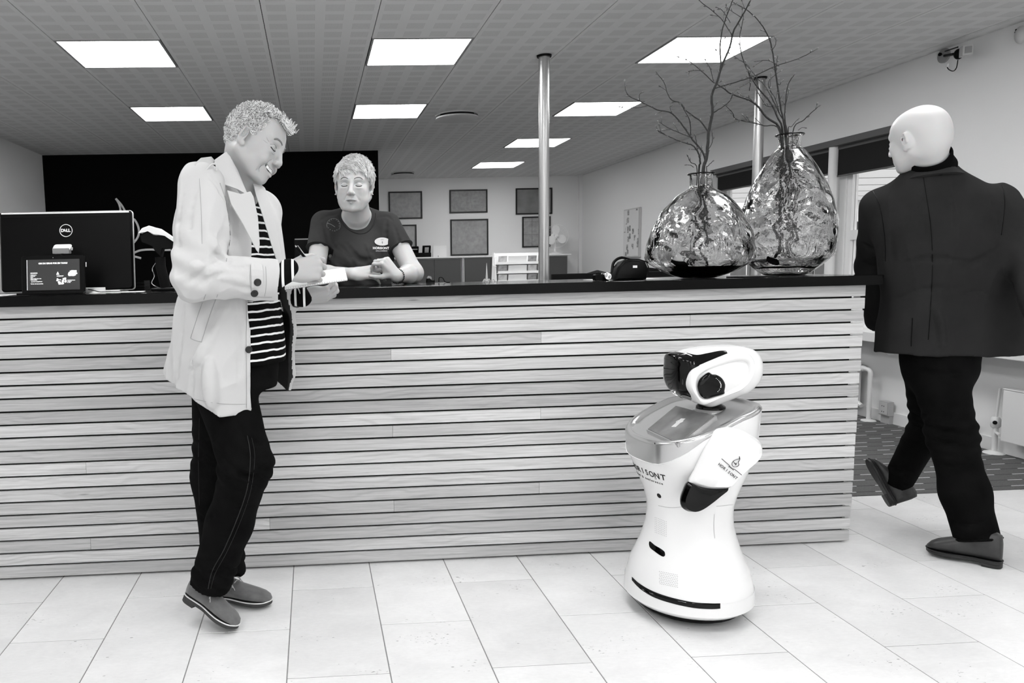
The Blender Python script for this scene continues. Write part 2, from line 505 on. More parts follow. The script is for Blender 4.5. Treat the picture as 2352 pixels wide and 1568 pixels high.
dots = nb.m('MULTIPLY', nb.ramp(vor.outputs['Distance'], 0.05, 0.085, 1.0, 0.0), nb.ramp(pitm, 0.52, 0.62, 0.0, 1.0))
base = nb.m('ADD', nb.ramp(cloud, 0.3, 0.7, -0.045, 0.035), nb.ramp(fine, 0.3, 0.7, -0.03, 0.025))
base = nb.m('ADD', base, nb.ramp(oi, 0, 1, s2l(0.845), s2l(0.885)))
base = nb.m('MULTIPLY', base, nb.ramp(pit, 0, 1, 1.0, 0.50))
base = nb.m('MULTIPLY', base, nb.ramp(dots, 0, 1, 1.0, 0.35))
nb.color(base)
nb.bump(nb.m('MULTIPLY', pit, -1.0), 0.25, 0.003)

# carpet with dashed pattern
M_carpet = mat('dashed_carpet', 0.30, 0.95, spec=0.1)
nb = NB(M_carpet)
geo = nb.node('ShaderNodeNewGeometry').outputs['Position']
sep = nb.node('ShaderNodeSeparateXYZ'); nb.nt.links.new(geo, sep.inputs[0])
X_, Y_ = sep.outputs[0], sep.outputs[1]
row = nb.m('DIVIDE', Y_, 0.0975)
rid = nb.m('FLOOR', row); rf = nb.m('FRACT', row)
rnd = nb.m('FRACT', nb.m('MULTIPLY', nb.m('SINE', nb.m('MULTIPLY', rid, 12.9898)), 43758.5))
xs = nb.m('FRACT', nb.m('ADD', nb.m('DIVIDE', X_, 0.182), rnd))
dash = nb.m('MULTIPLY', nb.m('LESS_THAN', nb.m('ABSOLUTE', nb.m('SUBTRACT', rf, 0.5)), 0.042), nb.m('LESS_THAN', xs, 0.44))
dark = nb.m('MULTIPLY', nb.m('LESS_THAN', nb.m('ABSOLUTE', nb.m('SUBTRACT', rf, 0.5)), 0.035), nb.m('GREATER_THAN', xs, 0.44))
pile = nb.noise(geo, 400, 2)
c = nb.m('ADD', nb.ramp(pile, 0.3, 0.7, s2l(0.33), s2l(0.44)), nb.m('MULTIPLY', dash, 0.50))
c = nb.m('MULTIPLY', c, nb.ramp(dark, 0, 1, 1.0, 0.35))
nb.color(c); nb.bump(pile, 0.6, 0.004)

# ceiling tile: four by four perforated fields per tile
M_ctile = mat('perforated_ceiling_tile', 0.60, 0.7, spec=0.2)
nb = NB(M_ctile)
tc = nb.node('ShaderNodeTexCoord').outputs['Object']
sep = nb.node('ShaderNodeSeparateXYZ'); nb.nt.links.new(tc, sep.inputs[0])
def fr(a, s): return nb.m('FRACT', nb.m('ADD', nb.m('DIVIDE', a, s), 0.5 if s < .1 else 0.0))
fx = nb.m('ABSOLUTE', nb.m('SUBTRACT', fr(nb.m('ADD', sep.outputs[0], 3.0), 0.15), 0.5))
fy = nb.m('ABSOLUTE', nb.m('SUBTRACT', fr(nb.m('ADD', sep.outputs[1], 2.895), 0.14475), 0.5))
fld = nb.m('MULTIPLY', nb.m('LESS_THAN', fx, 0.335), nb.m('LESS_THAN', fy, 0.33))
hx = nb.m('SUBTRACT', nb.m('FRACT', nb.m('DIVIDE', sep.outputs[0], 0.0065)), 0.5)
hy = nb.m('SUBTRACT', nb.m('FRACT', nb.m('DIVIDE', sep.outputs[1], 0.0065)), 0.5)
hr = nb.m('SQRT', nb.m('ADD', nb.m('MULTIPLY', hx, hx), nb.m('MULTIPLY', hy, hy)))
hole = nb.m('MULTIPLY', nb.m('LESS_THAN', hr, 0.27), fld)
c = nb.ramp(hole, 0, 1, s2l(0.83), s2l(0.60))
nb.color(c)

# ---- floor: bed of grout, tiles on it, carpet strip beyond y = 3.507
fl = obj('floor', box(XL - .1, XR + .1, YF, YB + .1, -0.06, -0.0012), M_grout, kind='structure')
TWX, TWY, X0 = 0.305, 0.61, -1.0246
tile_me = {}
def floor_tile(x0, x1, y0, y1):
    g = 0.0016
    x0, x1, y0, y1 = x0 + g, x1 - g, y0 + g, y1 - g
    key = (round(x1 - x0, 3), round(y1 - y0, 3))
    if key not in tile_me:
        w, h = (x1 - x0) / 2, (y1 - y0) / 2; b = 0.0008
        V = [(-w, -h, -.0012), (w, -h, -.0012), (w, h, -.0012), (-w, h, -.0012), (-w + b, -h + b, 0), (w - b, -h + b, 0), (w - b, h - b, 0), (-w + b, h - b, 0)]
        me = bpy.data.meshes.new('tile'); me.from_pydata(V, [], [(4, 5, 6, 7), (0, 1, 5, 4), (1, 2, 6, 5), (2, 3, 7, 6), (3, 0, 4, 7)])
        me.materials.append(M_tile); tile_me[key] = me
    o = bpy.data.objects.new('tile', tile_me[key]); COL.objects.link(o)
    o.parent = fl; o.location = Vector(((x0 + x1) / 2, (y0 + y1) / 2, 0)) - ORG[fl.name]
YC = 3.507
kmin = -7; kmax = 16
for k in range(kmin, kmax + 1):
    x0 = max(X0 + k * TWX, XL); x1 = min(x0 + TWX if x0 > XL else X0 + (k + 1) * TWX, XR)
    if x1 - x0 < 0.02: continue
    off = 2.405 if k % 2 == 0 else 2.10
    j = math.floor((1.2 - off) / TWY)
    while off + j * TWY < YC:
        a, b = max(off + j * TWY, 1.2), min(off + (j + 1) * TWY, YC)
        if b - a > 0.01: floor_tile(x0, x1, a, b)
        j += 1
obj('floor', box(XL, XR, YF, 1.2, -0.0012, 0.0), M_tile, kind='structure')        # the unseen tiles towards the entrance
obj('floor_carpet', box(XL, XR, YC, YB, -0.0012, 0.004), M_carpet, kind='structure')

# ---- ceiling tiles with real joints
ce = obj('ceiling', box(XL - .1, XR + .1, YF, YB + .1, CZ + 0.012, CZ + 0.10), M_dark_gap, kind='structure')
CX0, CY0, CW, CL = -1.421, 4.455, 0.60, 0.579
ctile = {}
lights = {(i, j) for i in (0, 3, 6) for j in (0, 3, 6, 9)} | {(i, j) for i in (0, 3, 6) for j in (-3, -6, -9, -12)}
for i in range(-3, 10):
    for j in range(-15, 12):
        if (i, j) in lights: continue
        x0, x1 = max(CX0 + i * CW, XL), min(CX0 + (i + 1) * CW, XR)
        y0, y1 = max(CY0 + j * CL, YF), min(CY0 + (j + 1) * CL, YB)
        if x1 - x0 < 0.03 or y1 - y0 < 0.03: continue
        if y0 > YD + .1 and x1 < 0.7: continue
        key = (round(x1 - x0, 3), round(y1 - y0, 3))
        if key not in ctile:
            w, h, g = (x1 - x0) / 2, (y1 - y0) / 2, 0.0
            gx, gy = 0.0022, 0.0006
            V = [(-w + gx, -h + gy, 0), (w - gx, -h + gy, 0), (w - gx, h - gy, 0), (-w + gx, h - gy, 0)]
            V += [(v[0], v[1], 0.012) for v in V]
            me = bpy.data.meshes.new('tile'); me.from_pydata(V, [], [(3, 2, 1, 0), (0, 1, 5, 4), (1, 2, 6, 5), (2, 3, 7, 6), (3, 0, 4, 7)])
            me.materials.append(M_ctile); ctile[key] = me
        o = bpy.data.objects.new('tile', ctile[key]); COL.objects.link(o)
        o.parent = ce; o.location = Vector(((x0 + x1) / 2, (y0 + y1) / 2, CZ)) - ORG[ce.name]

# ---- walls
obj('wall_left', box(XL - .1, XL, YF, YD + .1, 0, CZ + .01), M_wall, kind='structure')
obj('wall_black', box(XL, 0.775, YD, YD + .09, 0, CZ + .01), M_black_wall, kind='structure', label='matt black partition wall carrying the flame emblem')
obj('wall_side', box(0.675, 0.775, YD + .09, YB, 0, CZ + .01), M_wall, kind='structure')
obj('wall_back', box(0.675, XR + .1, YB, YB + .1, 0, CZ + .01), M_wall, kind='structure')
obj('baseboard_back', box(0.775, XR, YB - .015, YB, 0.004, 0.09), M_white_paint, kind='structure')
W1 = (4.86, 7.56, 0.70, 2.075); W2 = (1.9, 4.14, 0.70, 1.93)
def wall_with(xa, xb, y0, y1, wins):
    cuts = sorted(wins); parts = []; y = y0
    for a, b, z0, z1 in cuts:
        parts.append(box(xa, xb, y, a, 0, CZ + .01)); parts.append(box(xa, xb, a, b, 0, z0)); parts.append(box(xa, xb, a, b, z1, CZ + .01)); y = b
    parts.append(box(xa, xb, y, y1, 0, CZ + .01))
    return joinm(*parts)
obj('wall_right', wall_with(XR, XR + .22, YF, YB, [W1, W2]), M_wall, kind='structure')
obj('baseboard_right', box(XR - .016, XR, YF, YB - .02, 0.0045, 0.086), M_white_gloss, kind='structure')
obj('trim_1', box(XR - .05, XR - .001, YB - .05, YB - .001, 0.09, CZ), M_white_paint, kind='structure')       # pipe casing in the far corner

# ---- windows of the right wall
M_glass = mat('window_glass', 0.98, 0.0, trans=1.0, ior=1.1, spec=0.3)
M_blind = mat('dark_roller_blind', 0.15, 0.85, spec=.1, bump=(300, 0.1))
M_blindbox = mat('grey_blind_rail', 0.34, 0.6)
def window(nm, W, posts, blind_z, transom=True):
    y0, y1, z0, z1 = W
    w = obj(nm, joinm(box(XR + .10, XR + .17, y0, y0 + .05, z0, z1), box(XR + .10, XR + .17, y1 - .05, y1, z0, z1),
                      box(XR + .10, XR + .17, y0 + .05, y1 - .05, z1 - .05, z1), box(XR + .10, XR + .17, y0 + .05, y1 - .05, z0, z0 + .06)), M_white_gloss, kind='structure')
    for k, yp in enumerate(posts):
        obj('mullion', box(XR + .09, XR + .17, yp - .05, yp + .05, z0 + .06, z1 - .05, 0.006), M_white_gloss, w)
    edges = [y0 + .05] + [q for yp in posts for q in (yp - .05, yp + .05)] + [y1 - .05]
    for a, b in zip(edges[::2], edges[1::2]):
        obj('sash', joinm(box(XR + .105, XR + .155, a, a + .05, z0 + .06, z1 - .05), box(XR + .105, XR + .155, b - .05, b, z0 + .06, z1 - .05),
                          box(XR + .105, XR + .155, a + .05, b - .05, z0 + .06, z0 + .12), box(XR + .105, XR + .155, a + .05, b - .05, z1 - .10, z1 - .05),
                          *( [box(XR + .10, XR + .155, a + .05, b - .05, 1.325, 1.40)] if transom else [])), M_white_paint, w)
        obj('pane', box(XR + .13, XR + .134, a + .05, b - .05, z0 + .12, z1 - .10), M_glass, w)
    return w
w1 = window('window_1', W1, (5.78, 6.74), 1.83)
w2 = window('window_2', W2, (3.0,), 1.9, False)
for a, b, zb in ((5.87, 6.70, 1.86), (6.78, 7.53, 1.89), (4.90, 5.80, 1.832)):
    bl = thing('roller_blind', {1.86: 'dark roller blind behind the taller vase, middle of three', 1.89: 'dark roller blind beside the shorter vase, farthest of three', 1.832: 'dark roller blind beside the bald man\'s head, nearest of three'}[zb], 'roller blind', (XR + .06, (a + b) / 2, 2.0), group='roller blinds over the long window')
    obj('fabric', box(XR + .045, XR + .048, a, b, zb, 2.03), M_blind, bl)
    obj('bottom_bar', box(XR + .038, XR + .055, a, b, zb - .012, zb, .003), M_blindbox, bl)
    obj('roller', tube([(XR + .06, a - .02, 2.045), (XR + .06, b + .02, 2.045)], 0.022, 12), M_blindbox, bl)
obj('trim_2', box(XR - .012, XR + .06, W1[0], W1[1] + .02, 2.055, 2.105, .004), M_blindbox, kind='structure', label='dark grey head rail above the long window')
# vertical brace pipe by the window
obj('trim_3', tube([(XR + .03, 5.80, 0.70), (XR + .03, 5.80, 2.06)], 0.035, 16), M_white_gloss, smooth=60, kind='structure')
# window board, deep and boxed, running past both windows
obj('window_board', box(XR - .22, XR + .10, 1.0, 7.7, 0.60, 0.665, .004), M_white_gloss, label='deep white window board running under the right-hand windows', cat='window sill')
# ---- outside: glazed wing opposite, terrace with beams
M_out = mat('outside_brick', 0.42, 0.9, var=(3, 0.2)); M_outw = mat('outside_white', 0.85, 0.8); M_outd = mat('outside_dark_glass', 0.22, 0.15)
M_outg = mat('outside_paving', 0.45, 0.9)
obj('ground_outside', box(XR + .25, 22, -5, 26, -0.4, -0.1), M_outg, kind='structure')
bd = thing('building', 'brick building wing with white bands seen through the long window', 'building', (13, 12, 0))
obj('wall', box(12.0, 13.5, 2, 24, -.3, 1.95), M_out, bd)
obj('fascia', box(11.75, 12.1, 1.8, 24, 1.95, 2.4), M_outw, bd)
obj('roof', box(11.6, 13.9, 1.6, 24.2, 2.4, 2.55), M_outg, bd)
for k in range(9):
    f = obj('window', box(11.93, 11.995, 3.4 + k * 2.2, 4.7 + k * 2.2, 0.6, 1.75), M_outw, bd)
    obj('pane', box(11.90, 11.929, 3.5 + k * 2.2, 4.02 + k * 2.2, 0.7, 1.65), M_outd, f)
    obj('pane', box(11.90, 11.929, 4.08 + k * 2.2, 4.6 + k * 2.2, 0.7, 1.65), M_outd, f)
pg = thing('pergola', 'white slatted terrace roof outside the long window', 'pergola', (7, 8, 2.2))
for k in range(7):
    obj('beam', box(4.6, 8.6, 6.2 + k * 0.75, 6.27 + k * 0.75, 2.02, 2.14), M_outw, pg)
for yy in (6.1, 11.0):
    obj('post', box(8.5, 8.62, yy, yy + .12, -.1, 2.02), M_outw, pg)
obj('rail', box(8.48, 8.64, 6.0, 11.3, 2.14, 2.26), M_outw, pg)
obj('rail', box(4.5, 4.62, 6.0, 11.3, 2.14, 2.26), M_outw, pg)

# ---- glazed entrance front behind the camera (daylight comes in here)
obj('wall_front', joinm(box(XL, XR, YF - .1, YF, 0, 0.15), box(XL, XR, YF - .1, YF, 2.45, CZ), *[box(XL + k * 1.405 - .04, XL + k * 1.405 + .04, YF - .1, YF, .15, 2.45) for k in range(6)]), M_white_paint, kind='structure')

# ---- luminaires
M_diff = bpy.data.materials.new('lamp_diffuser'); M_diff.use_nodes = True
_e = M_diff.node_tree.nodes['Principled BSDF']; _e.inputs['Base Color'].default_value = (.9, .9, .9, 1)
_e.inputs['Emission Color'].default_value = (1, 1, 1, 1); _e.inputs['Emission Strength'].default_value = LAMP_EMIT
M_lframe = mat('lamp_frame', 0.55, 0.5)
colname = {0: 'left', 3: 'middle', 6: 'right'}
rowname = {0: 'nearest in view', 3: 'second row', 6: 'third row', 9: 'far end of the room'}
for (i, j) in sorted(lights):
    x0, x1 = CX0 + i * CW + .004, CX0 + (i + 1) * CW - .004
    y0, y1 = CY0 + j * CL + .002, CY0 + (j + 1) * CL - .002
    if j > 3 and i < 6: 
        if i == 0 or True:
            # these bays hold plain tiles in the photograph
            w, h = (x1 - x0) / 2, (y1 - y0) / 2
            if y0 > YD and x1 < .7: continue
            o = bpy.data.objects.new('tile', ctile[max(ctile, key=lambda q: q[0] * q[1])]); COL.objects.link(o)
            o.parent = ce; o.location = Vector(((x0 + x1) / 2, (y0 + y1) / 2, CZ)) - ORG[ce.name]
            continue
    if j >= 0: lab = 'square ceiling light, %s column, %s' % (colname[i], rowname[j])
    else: lab = 'square ceiling light behind the camera, %s column, row %s from the entrance' % (colname[i], ['first', 'second', 'third', 'fourth'][(j + 12) // 3])
    t = thing('ceiling_light', lab, 'ceiling light', ((x0 + x1) / 2, (y0 + y1) / 2, CZ), group='square recessed ceiling lights')
    f = 0.012
    obj('frame', joinm(box(x0, x1, y0, y0 + f, CZ - .004, CZ + .02), box(x0, x1, y1 - f, y1, CZ - .004, CZ + .02), box(x0, x0 + f, y0 + f, y1 - f, CZ - .004, CZ + .02), box(x1 - f, x1, y0 + f, y1 - f, CZ - .004, CZ + .02)), M_lframe, t)
    xm = (x0 + x1) / 2
    obj('diffuser', box(x0 + f, xm - .034, y0 + f, y1 - f, CZ + .001, CZ + .011), M_diff, t)
    obj('diffuser', box(xm + .034, x1 - f, y0 + f, y1 - f, CZ + .001, CZ + .011), M_diff, t)
    obj('centre_strip', box(xm - .028, xm + .028, y0 + f, y1 - f, CZ + .003, CZ + .011), M_diff, t)

# ---- ceiling vents
M_vent = mat('vent_white', 0.74, 0.5)
for k, (vx, vy, R_) in enumerate(((1.296, 6.63, .185), (1.299, 10.6, .16))):
    t = thing('ceiling_vent', ['round ceiling vent left of the nearer pillar', 'round ceiling vent near the back wall'][k], 'ceiling vent', (vx, vy, CZ), group='round ceiling vents')
    obj('disc', lathe([(0.01, -.052), (R_ * .8, -.050), (R_, -.040), (R_, -.030), (R_ * .97, -.026), (.01, -.026)], (vx, vy, CZ), 40), M_vent, t, smooth=40)
    obj('collar', lathe([(R_ * .80, -.026), (R_ * .80, -.0005)], (vx, vy, CZ), 32, False), M_blk_matt, t)
    obj('rim', lathe([(R_ * .86, -.001), (R_ * 1.03, -.001), (R_ * 1.03, -.010), (R_ * .98, -.014), (R_ * .86, -.002)], (vx, vy, CZ), 40, False), M_vent, t, smooth=40)

# ---- steel pillars
M_pole = mat('brushed_pole', 0.70, 0.32, metal=0.85)
for k, (px, py, z0) in enumerate(((1.505, 4.829, 0.004), (3.297, 5.446, 0.004))):
    t = thing('pillar', ['slim steel pillar left of the vases, nearest the woman', 'slim steel pillar behind the taller vase'][k], 'pillar', (px, py, z0), group='slim steel pillars')
    obj('shaft', tube([(px, py, z0), (px, py, CZ - .001)], 0.034, 32), M_pole, t, smooth=60)
    obj('collar', lathe([(.0345, -.012), (.045, -.012), (.047, -.0005), (.0345, -.0005)], (px, py, CZ), 32, False), M_blk, t, smooth=40)
    obj('foot_plate', lathe([(.0345, 0.012), (.07, .010), (.07, 0.0), (.0345, 0)], (px, py, z0), 24, False), M_pole, t, smooth=40)
# ================================================================== RECEPTION COUNTER
M_oak = mat('oak_slat', 0.75, 0.55, spec=0.3)
nb = NB(M_oak)
tc = nb.node('ShaderNodeTexCoord').outputs['Object']
oi = nb.node('ShaderNodeObjectInfo').outputs['Random']
comb = nb.node('ShaderNodeCombineXYZ', i0=nb.m('MULTIPLY', oi, 53.0), i1=nb.m('MULTIPLY', oi, 17.0), i2=nb.m('MULTIPLY', oi, 29.0)).outputs[0]
va = nb.node('ShaderNodeVectorMath', operation='ADD'); nb.nt.links.new(tc, va.inputs[0]); nb.nt.links.new(comb, va.inputs[1])
v0 = va.outputs[0]
warp = nb.noise(nb.mapping(v0, (1.2, 1, 3.0)), 2.0, 3, 0.5, 0.4)
sp = nb.node('ShaderNodeSeparateXYZ'); nb.nt.links.new(v0, sp.inputs[0])
# growth rings: bands along x, bent into cathedral figures by the warp
ring = nb.m('SINE', nb.m('ADD', nb.m('MULTIPLY', sp.outputs[2], 300.0), nb.m('MULTIPLY', warp, 34.0)))
figm = nb.noise(nb.mapping(v0, (0.9, 1, 2.5)), 2.3, 2)
ringc = nb.m('MULTIPLY', nb.ramp(ring, -0.2, 1.0, 0.0, 1.0), nb.ramp(figm, 0.35, 0.65, 0.15, 1.0))
fib = nb.noise(nb.mapping(v0, (3.5, 60, 210)), 1.0, 5, 0.65)
fleck = nb.noise(nb.mapping(v0, (14, 60, 420)), 1.0, 3, 0.6)
knotv = nb.node('ShaderNodeTexVoronoi'); nb.nt.links.new(nb.mapping(v0, (1.1, 1, 9)), knotv.inputs['Vector']); knotv.inputs['Scale'].default_value = 1.6
knot = nb.ramp(knotv.outputs['Distance'], 0.012, 0.05, 1.0, 0.0)
tone = nb.ramp(oi, 0, 1, s2l(0.68), s2l(0.83))
c = nb.m('MULTIPLY', tone, nb.ramp(ringc, 0, 1, 1.03, 0.86))
c = nb.m('MULTIPLY', c, nb.ramp(fib, 0.3, 0.7, 0.78, 1.12))
c = nb.m('MULTIPLY', c, nb.ramp(fleck, 0.62, 0.75, 1.0, 0.72))
c = nb.m('MULTIPLY', c, nb.ramp(knot, 0, 1, 1.0, 0.45))
patch = nb.noise(nb.mapping(v0, (0.8, 1, 5)), 1.6, 3)
c = nb.m('MULTIPLY', c, nb.ramp(patch, 0.35, 0.65, 0.92, 1.06))
nb.color(c); nb.bump(fib, 0.12, 0.002)

FY = 2.9275
ct = thing('reception_counter', 'long reception counter clad in horizontal pale oak slats', 'counter', (0.2, 3.2, 0))
obj('carcass', joinm(box(-2.15, 2.195, FY + .014, 3.30, 0.010, 1.076), box(-2.15, 2.16, FY + .05, 3.26, 0.0, 0.02)), M_blk_matt, ct)
NS = 21; pitch = 1.0765 / NS; SH = pitch - 0.0072
seams = {}
for u, v in ((1585, 740), (1243, 778), (898, 820), (1242, 955), (902, 995), (198, 1082), (1239, 1130), (905, 1165), (208, 1250), (1583, 880), (620, 1215), (560, 1040)):
    q = P(u, v, FY); r = int((1.078 - q.z) / pitch); seams.setdefault(r, []).append(q.x)
for r in range(NS):
    zt = 1.0775 - r * pitch; zb = zt - SH
    xr = 2.243 - 0.024 * r / NS + random.uniform(-.002, .002)
    xs = [-2.15] + sorted(seams.get(r, [])) + [xr]
    if len(xs) == 2 and r % 3 == 0: xs = [-2.15, random.uniform(-1.6, -1.35), xr]
    for a, b in zip(xs[:-1], xs[1:]):
        dy = random.uniform(0, .0008)
        obj('slat', box(a + (.0003 if a > -2.1 else 0), b - (.0003 if b < xr - .01 else 0), FY + dy, FY + .0139, zb, zt, 0.0012), M_oak, ct)
    obj('end_slat', box(2.196, 2.21, FY + .016, 3.30, zb, zt, 0.0012), M_oak, ct)
M_top = mat('black_laminate', 0.02, 0.12, spec=0.12)
obj('countertop', box(-2.2, 2.292, 2.895, 3.48, 1.0785, 1.1185, 0.002), M_top, label='glossy black countertop running the length of the oak counter', cat='countertop')
TOP = 1.1185

# ---------------------------------------------------------------- monitor seen from behind
M_mon = mat('monitor_back_black', 0.02, 0.35, spec=0.10)
M_silver = mat('silver_plastic', 0.86, 0.28, metal=0.35)
M_edge = mat('silver_edge', 0.9, 0.25, metal=0.3)
mw, mh = 0.545, 0.335
mon = thing('monitor', 'large black monitor with silver edge seen from behind at the left end of the counter', 'monitor', (-1.03, 3.28, TOP))
mc = Vector((-1.035, 3.26, 1.296)); mx = Vector((1, 0.03, 0)).normalized(); mz = Vector((0, 0.10, 1)).normalized(); my = mz.cross(mx) * 1.0
def mp(a, b, c): return mc + mx * a + mz * b + my * c            # c>0 is towards the room's back
back = prism(rrect(mw, mh, .012), 0.026, mc + my * .012, mx, mz, b=0.008)
obj('back_shell', back, M_mon, mon, smooth=40)
obj('bezel', prism(rrect(mw + .006, mh + .006, .014), 0.012, mc + my * .026, mx, mz, b=.002), M_edge, mon, smooth=40)
obj('screen', prism(rrect(mw - .03, mh - .03, .004), 0.002, mc + my * .0335, mx, mz), M_blk, mon)
obj('top_band', obox(mp(0, mh / 2 - .007, .0105), mx, my, mz, mw / 2 - .010, .0125, .0035, .001), M_edge, mon)
obj('vent_slot', obox(mp(-.02, mh / 2 - .022, -.0015), mx, my, mz, mw / 2 - .04, .0006, .0016), M_blk_matt, mon)
E_ = Matrix(((mx.x, mz.x, -my.x, 0), (mx.y, mz.y, -my.y, 0), (mx.z, mz.z, -my.z, 0), (0, 0, 0, 1)))
def face(a, b, c): return Matrix.Translation(mp(a, b, c)) @ E_
M_logo = mat('silver_badge', 0.93, 0.4)
badge = obj('badge', tube([mp(.0 + .0255 * cos(t), .085 + .0255 * sin(t), -.0018) for t in [2 * pi * k / 40 for k in range(40)]], 0.0014, 6, closed=True), M_logo, mon, label='silver ring badge lettered DELL')
text('lettering', 'D', .018, face(-.0145, .085, -.0015), M_logo, badge, bold=.0007)
text('lettering', 'E', .015, Matrix.Translation(mp(-.0045, .0855, -.0015)) @ E_ @ Matrix.Rotation(radians(38), 4, 'Z'), M_logo, badge, bold=.0006)
text('lettering', 'LL', .018, face(.0095, .085, -.0015), M_logo, badge, bold=.0007)
obj('stand', joinm(obox((-1.035, 3.30, 1.20), (1, 0, 0), (0, 1, 0), (0, 0, 1), .045, .012, .075, .004), obox((-.915, 3.15, TOP + .011), (1, 0, 0), (0, .96, .25), (0, -.25, .96), .062, .004, .0105, .002),
                  obox((-1.00, 3.29, TOP + .004), (1, 0, 0), (0, 1, 0), (0, 0, 1), .19, .08, .004, .002)), M_silver, mon)

# ---------------------------------------------------------------- sign-in tablet on a stand
tb = thing('tablet_display', 'small black tablet screen with white text standing in front of the monitor', 'tablet', (-1.03, 3.06, TOP))
tc_ = Vector((-1.028, 3.055, 1.1965)); tz = Vector((0, .14, 1)).normalized(); tx = Vector((1, 0, 0)); ty = tz.cross(tx)
T_ = Matrix(((1, tz.x, -ty.x, 0), (0, tz.y, -ty.y, 0), (0, tz.z, -ty.z, 0), (0, 0, 0, 1)))
def tp(a, b, c=0): return tc_ + tx * a + tz * b + ty * c
M_scr = mat('lit_tablet_screen', 0.1, 0.3, emit=None)
M_scr.node_tree.nodes['Principled BSDF'].inputs['Emission Color'].default_value = (1, 1, 1, 1)
M_scr.node_tree.nodes['Principled BSDF'].inputs['Emission Strength'].default_value = 0.026
M_txt = mat('lit_text', 0.9, 0.5, emit=0.75)
obj('casing', prism(rrect(.246, .152, .006), .012, tc_ + ty * .007, tx, tz, b=.002), M_blk, tb, smooth=40)
scn = obj('screen', prism(rrect(.206, .122, .001), .001, tc_ + ty * .0004 + tz * .0, tx, tz), M_scr, tb)
obj('side_button', obox(tp(.128, .038, .003), tx, ty, tz, .0012, .002, .009), M_logo, tb)
obj('lens', prism([(.002 * cos(t), .002 * sin(t)) for t in [k * pi / 4 for k in range(8)]], .001, tp(0, .068, .0005), tx, tz), M_grey, tb)
def tt(s, a, b, size, al='LEFT', bold=.0002): text('lettering', s, size, Matrix.Translation(tp(a, b, -.0012)) @ T_, M_txt, scn, depth=.0001, bold=bold, align=al)
tt('OM DU BRUG FOR EN TAXA?', 0.0, .045, .0085, 'CENTER', .0004)
tt('BOOKING', -.088, .007, .0058)
for k, (s) in enumerate(('- Velkommen', '- Ankomst', '- Taxa', '- Ring venligst til os her', '- Tast nummer')): tt(s, -.09, .000 - .0050 * k, .0046)
tt('og vent i receptionen', -.086, -.0265, .005); tt('Tak for din henvendelse', -.088, -.0355, .005)
obj('lettering', obox(tp(-.101, 0, -.0012), tx, ty, tz, .0008, .0002, .060), M_txt, scn)
rng = random.Random(3)
def blot(cx, cy, w, h, n, s):
    parts = []
    for k in range(n):
        parts.append(obox(tp(cx + rng.uniform(-w, w), cy + rng.uniform(-h, h), -.0012 - .00002 * k), tx, ty, tz, rng.uniform(.3, 1) * s, .00005, rng.uniform(.3, 1) * s * .8))
    return joinm(*parts)
obj('picture', blot(.073, .004, .017, .008, 16, .007), M_txt, scn)
obj('picture', blot(.033, -.027, .018, .010, 18, .0055), M_txt, scn)
obj('picture', prism([(-.006, 0), (.006, 0), (0, .013)], .0002, tp(.018, -.001, -.0012), tx, tz), M_txt, scn)
tt('HORISONT', .014, -.0065, .0052)
for k in range(3): tt(['Hotel konference', 'i centrum', 'for alle'][k], .055, -.0235 - .0045 * k, .0042)
obj('stand', joinm(obox((-1.03, 3.100, 1.165), (1, 0, 0), (0, .3, .95), (0, -.95, .3), .03, .035, .003), obox((-1.03, 3.075, TOP + .0045), (1, 0, 0), (0, 1, 0), (0, 0, 1), .09, .045, .004)), M_blk, tb)
obj('front_foot', obox((-1.03, 3.020, TOP + .0045), (1, 0, 0), (0, 1, 0), (0, 0, 1), .128, .012, .004, .001), M_blk, tb)
tt2 = obj('cable', tube(spline([(-.90, 3.07, 1.135), (-.875, 3.08, 1.128), (-.86, 3.12, TOP + .003), (-.80, 3.20, TOP + .003)]), .0018, 6), M_blk, tb)
sb = thing('webcam', 'small white-topped grey device on a stalk between the tablet and the monitor', 'device', (-1.02, 3.155, TOP))
obj('body', prism(rrect(.066, .022, .003), .030, (-1.022, 3.158, 1.292), (1, 0, 0), (0, 0, 1)), M_grey, sb)
obj('top_plate', prism(rrect(.072, .040, .010), .005, (-1.021, 3.163, 1.3065), (1, 0, 0), (0, .82, .57), b=.001), M_logo, sb, smooth=40)
obj('knob', lathe([(.003, 0), (.005, .010), (.003, .012)], (-.979, 3.15, 1.294), 10), M_lgrey, sb)
obj('stalk', tube([(-1.02, 3.152, TOP + .001), (-1.02, 3.152, 1.285)], .006, 10), M_blk, sb)

# ---------------------------------------------------------------- card terminal on its pole
ctm = thing('card_terminal', 'white payment card terminal tilted on a black pole beside the monitor', 'card terminal', (-.74, 3.25, TOP))
A = P(323, 537, 3.25); B = P(348, 522, 3.25); C_ = P(372, 530, 3.25); D = P(404, 556, 3.25)
prof = [P(322, 536, 3.25), P(330, 525, 3.25), P(346, 519, 3.25), P(358, 523, 3.25), P(368, 525, 3.25), P(404, 549, 3.25), P(406, 558, 3.25), P(384, 543, 3.25), P(374, 541, 3.25), P(362, 541, 3.25), P(356, 540, 3.25), P(342, 531, 3.25), P(334, 534, 3.25)]
obj('housing', prism([(q.x, q.z) for q in prof], .075, (0, 3.25, 0), (1, 0, 0), (0, 0, 1), b=.004), M_logo, ctm, smooth=35)
prof = [P(342, 531, 3.25), P(356, 540, 3.25), P(384, 543, 3.25), P(404, 557, 3.25), P(404, 570, 3.25), P(376, 572, 3.25), P(372, 590, 3.25), P(360, 578, 3.25), P(352, 566, 3.25), P(328, 556, 3.25), P(324, 541, 3.25)]
obj('cradle', prism([(q.x, q.z) for q in prof], .06, (0, 3.25, 0), (1, 0, 0), (0, 0, 1), b=.004), M_blk_matt, ctm)
pb = P(378, 660, 3.25)
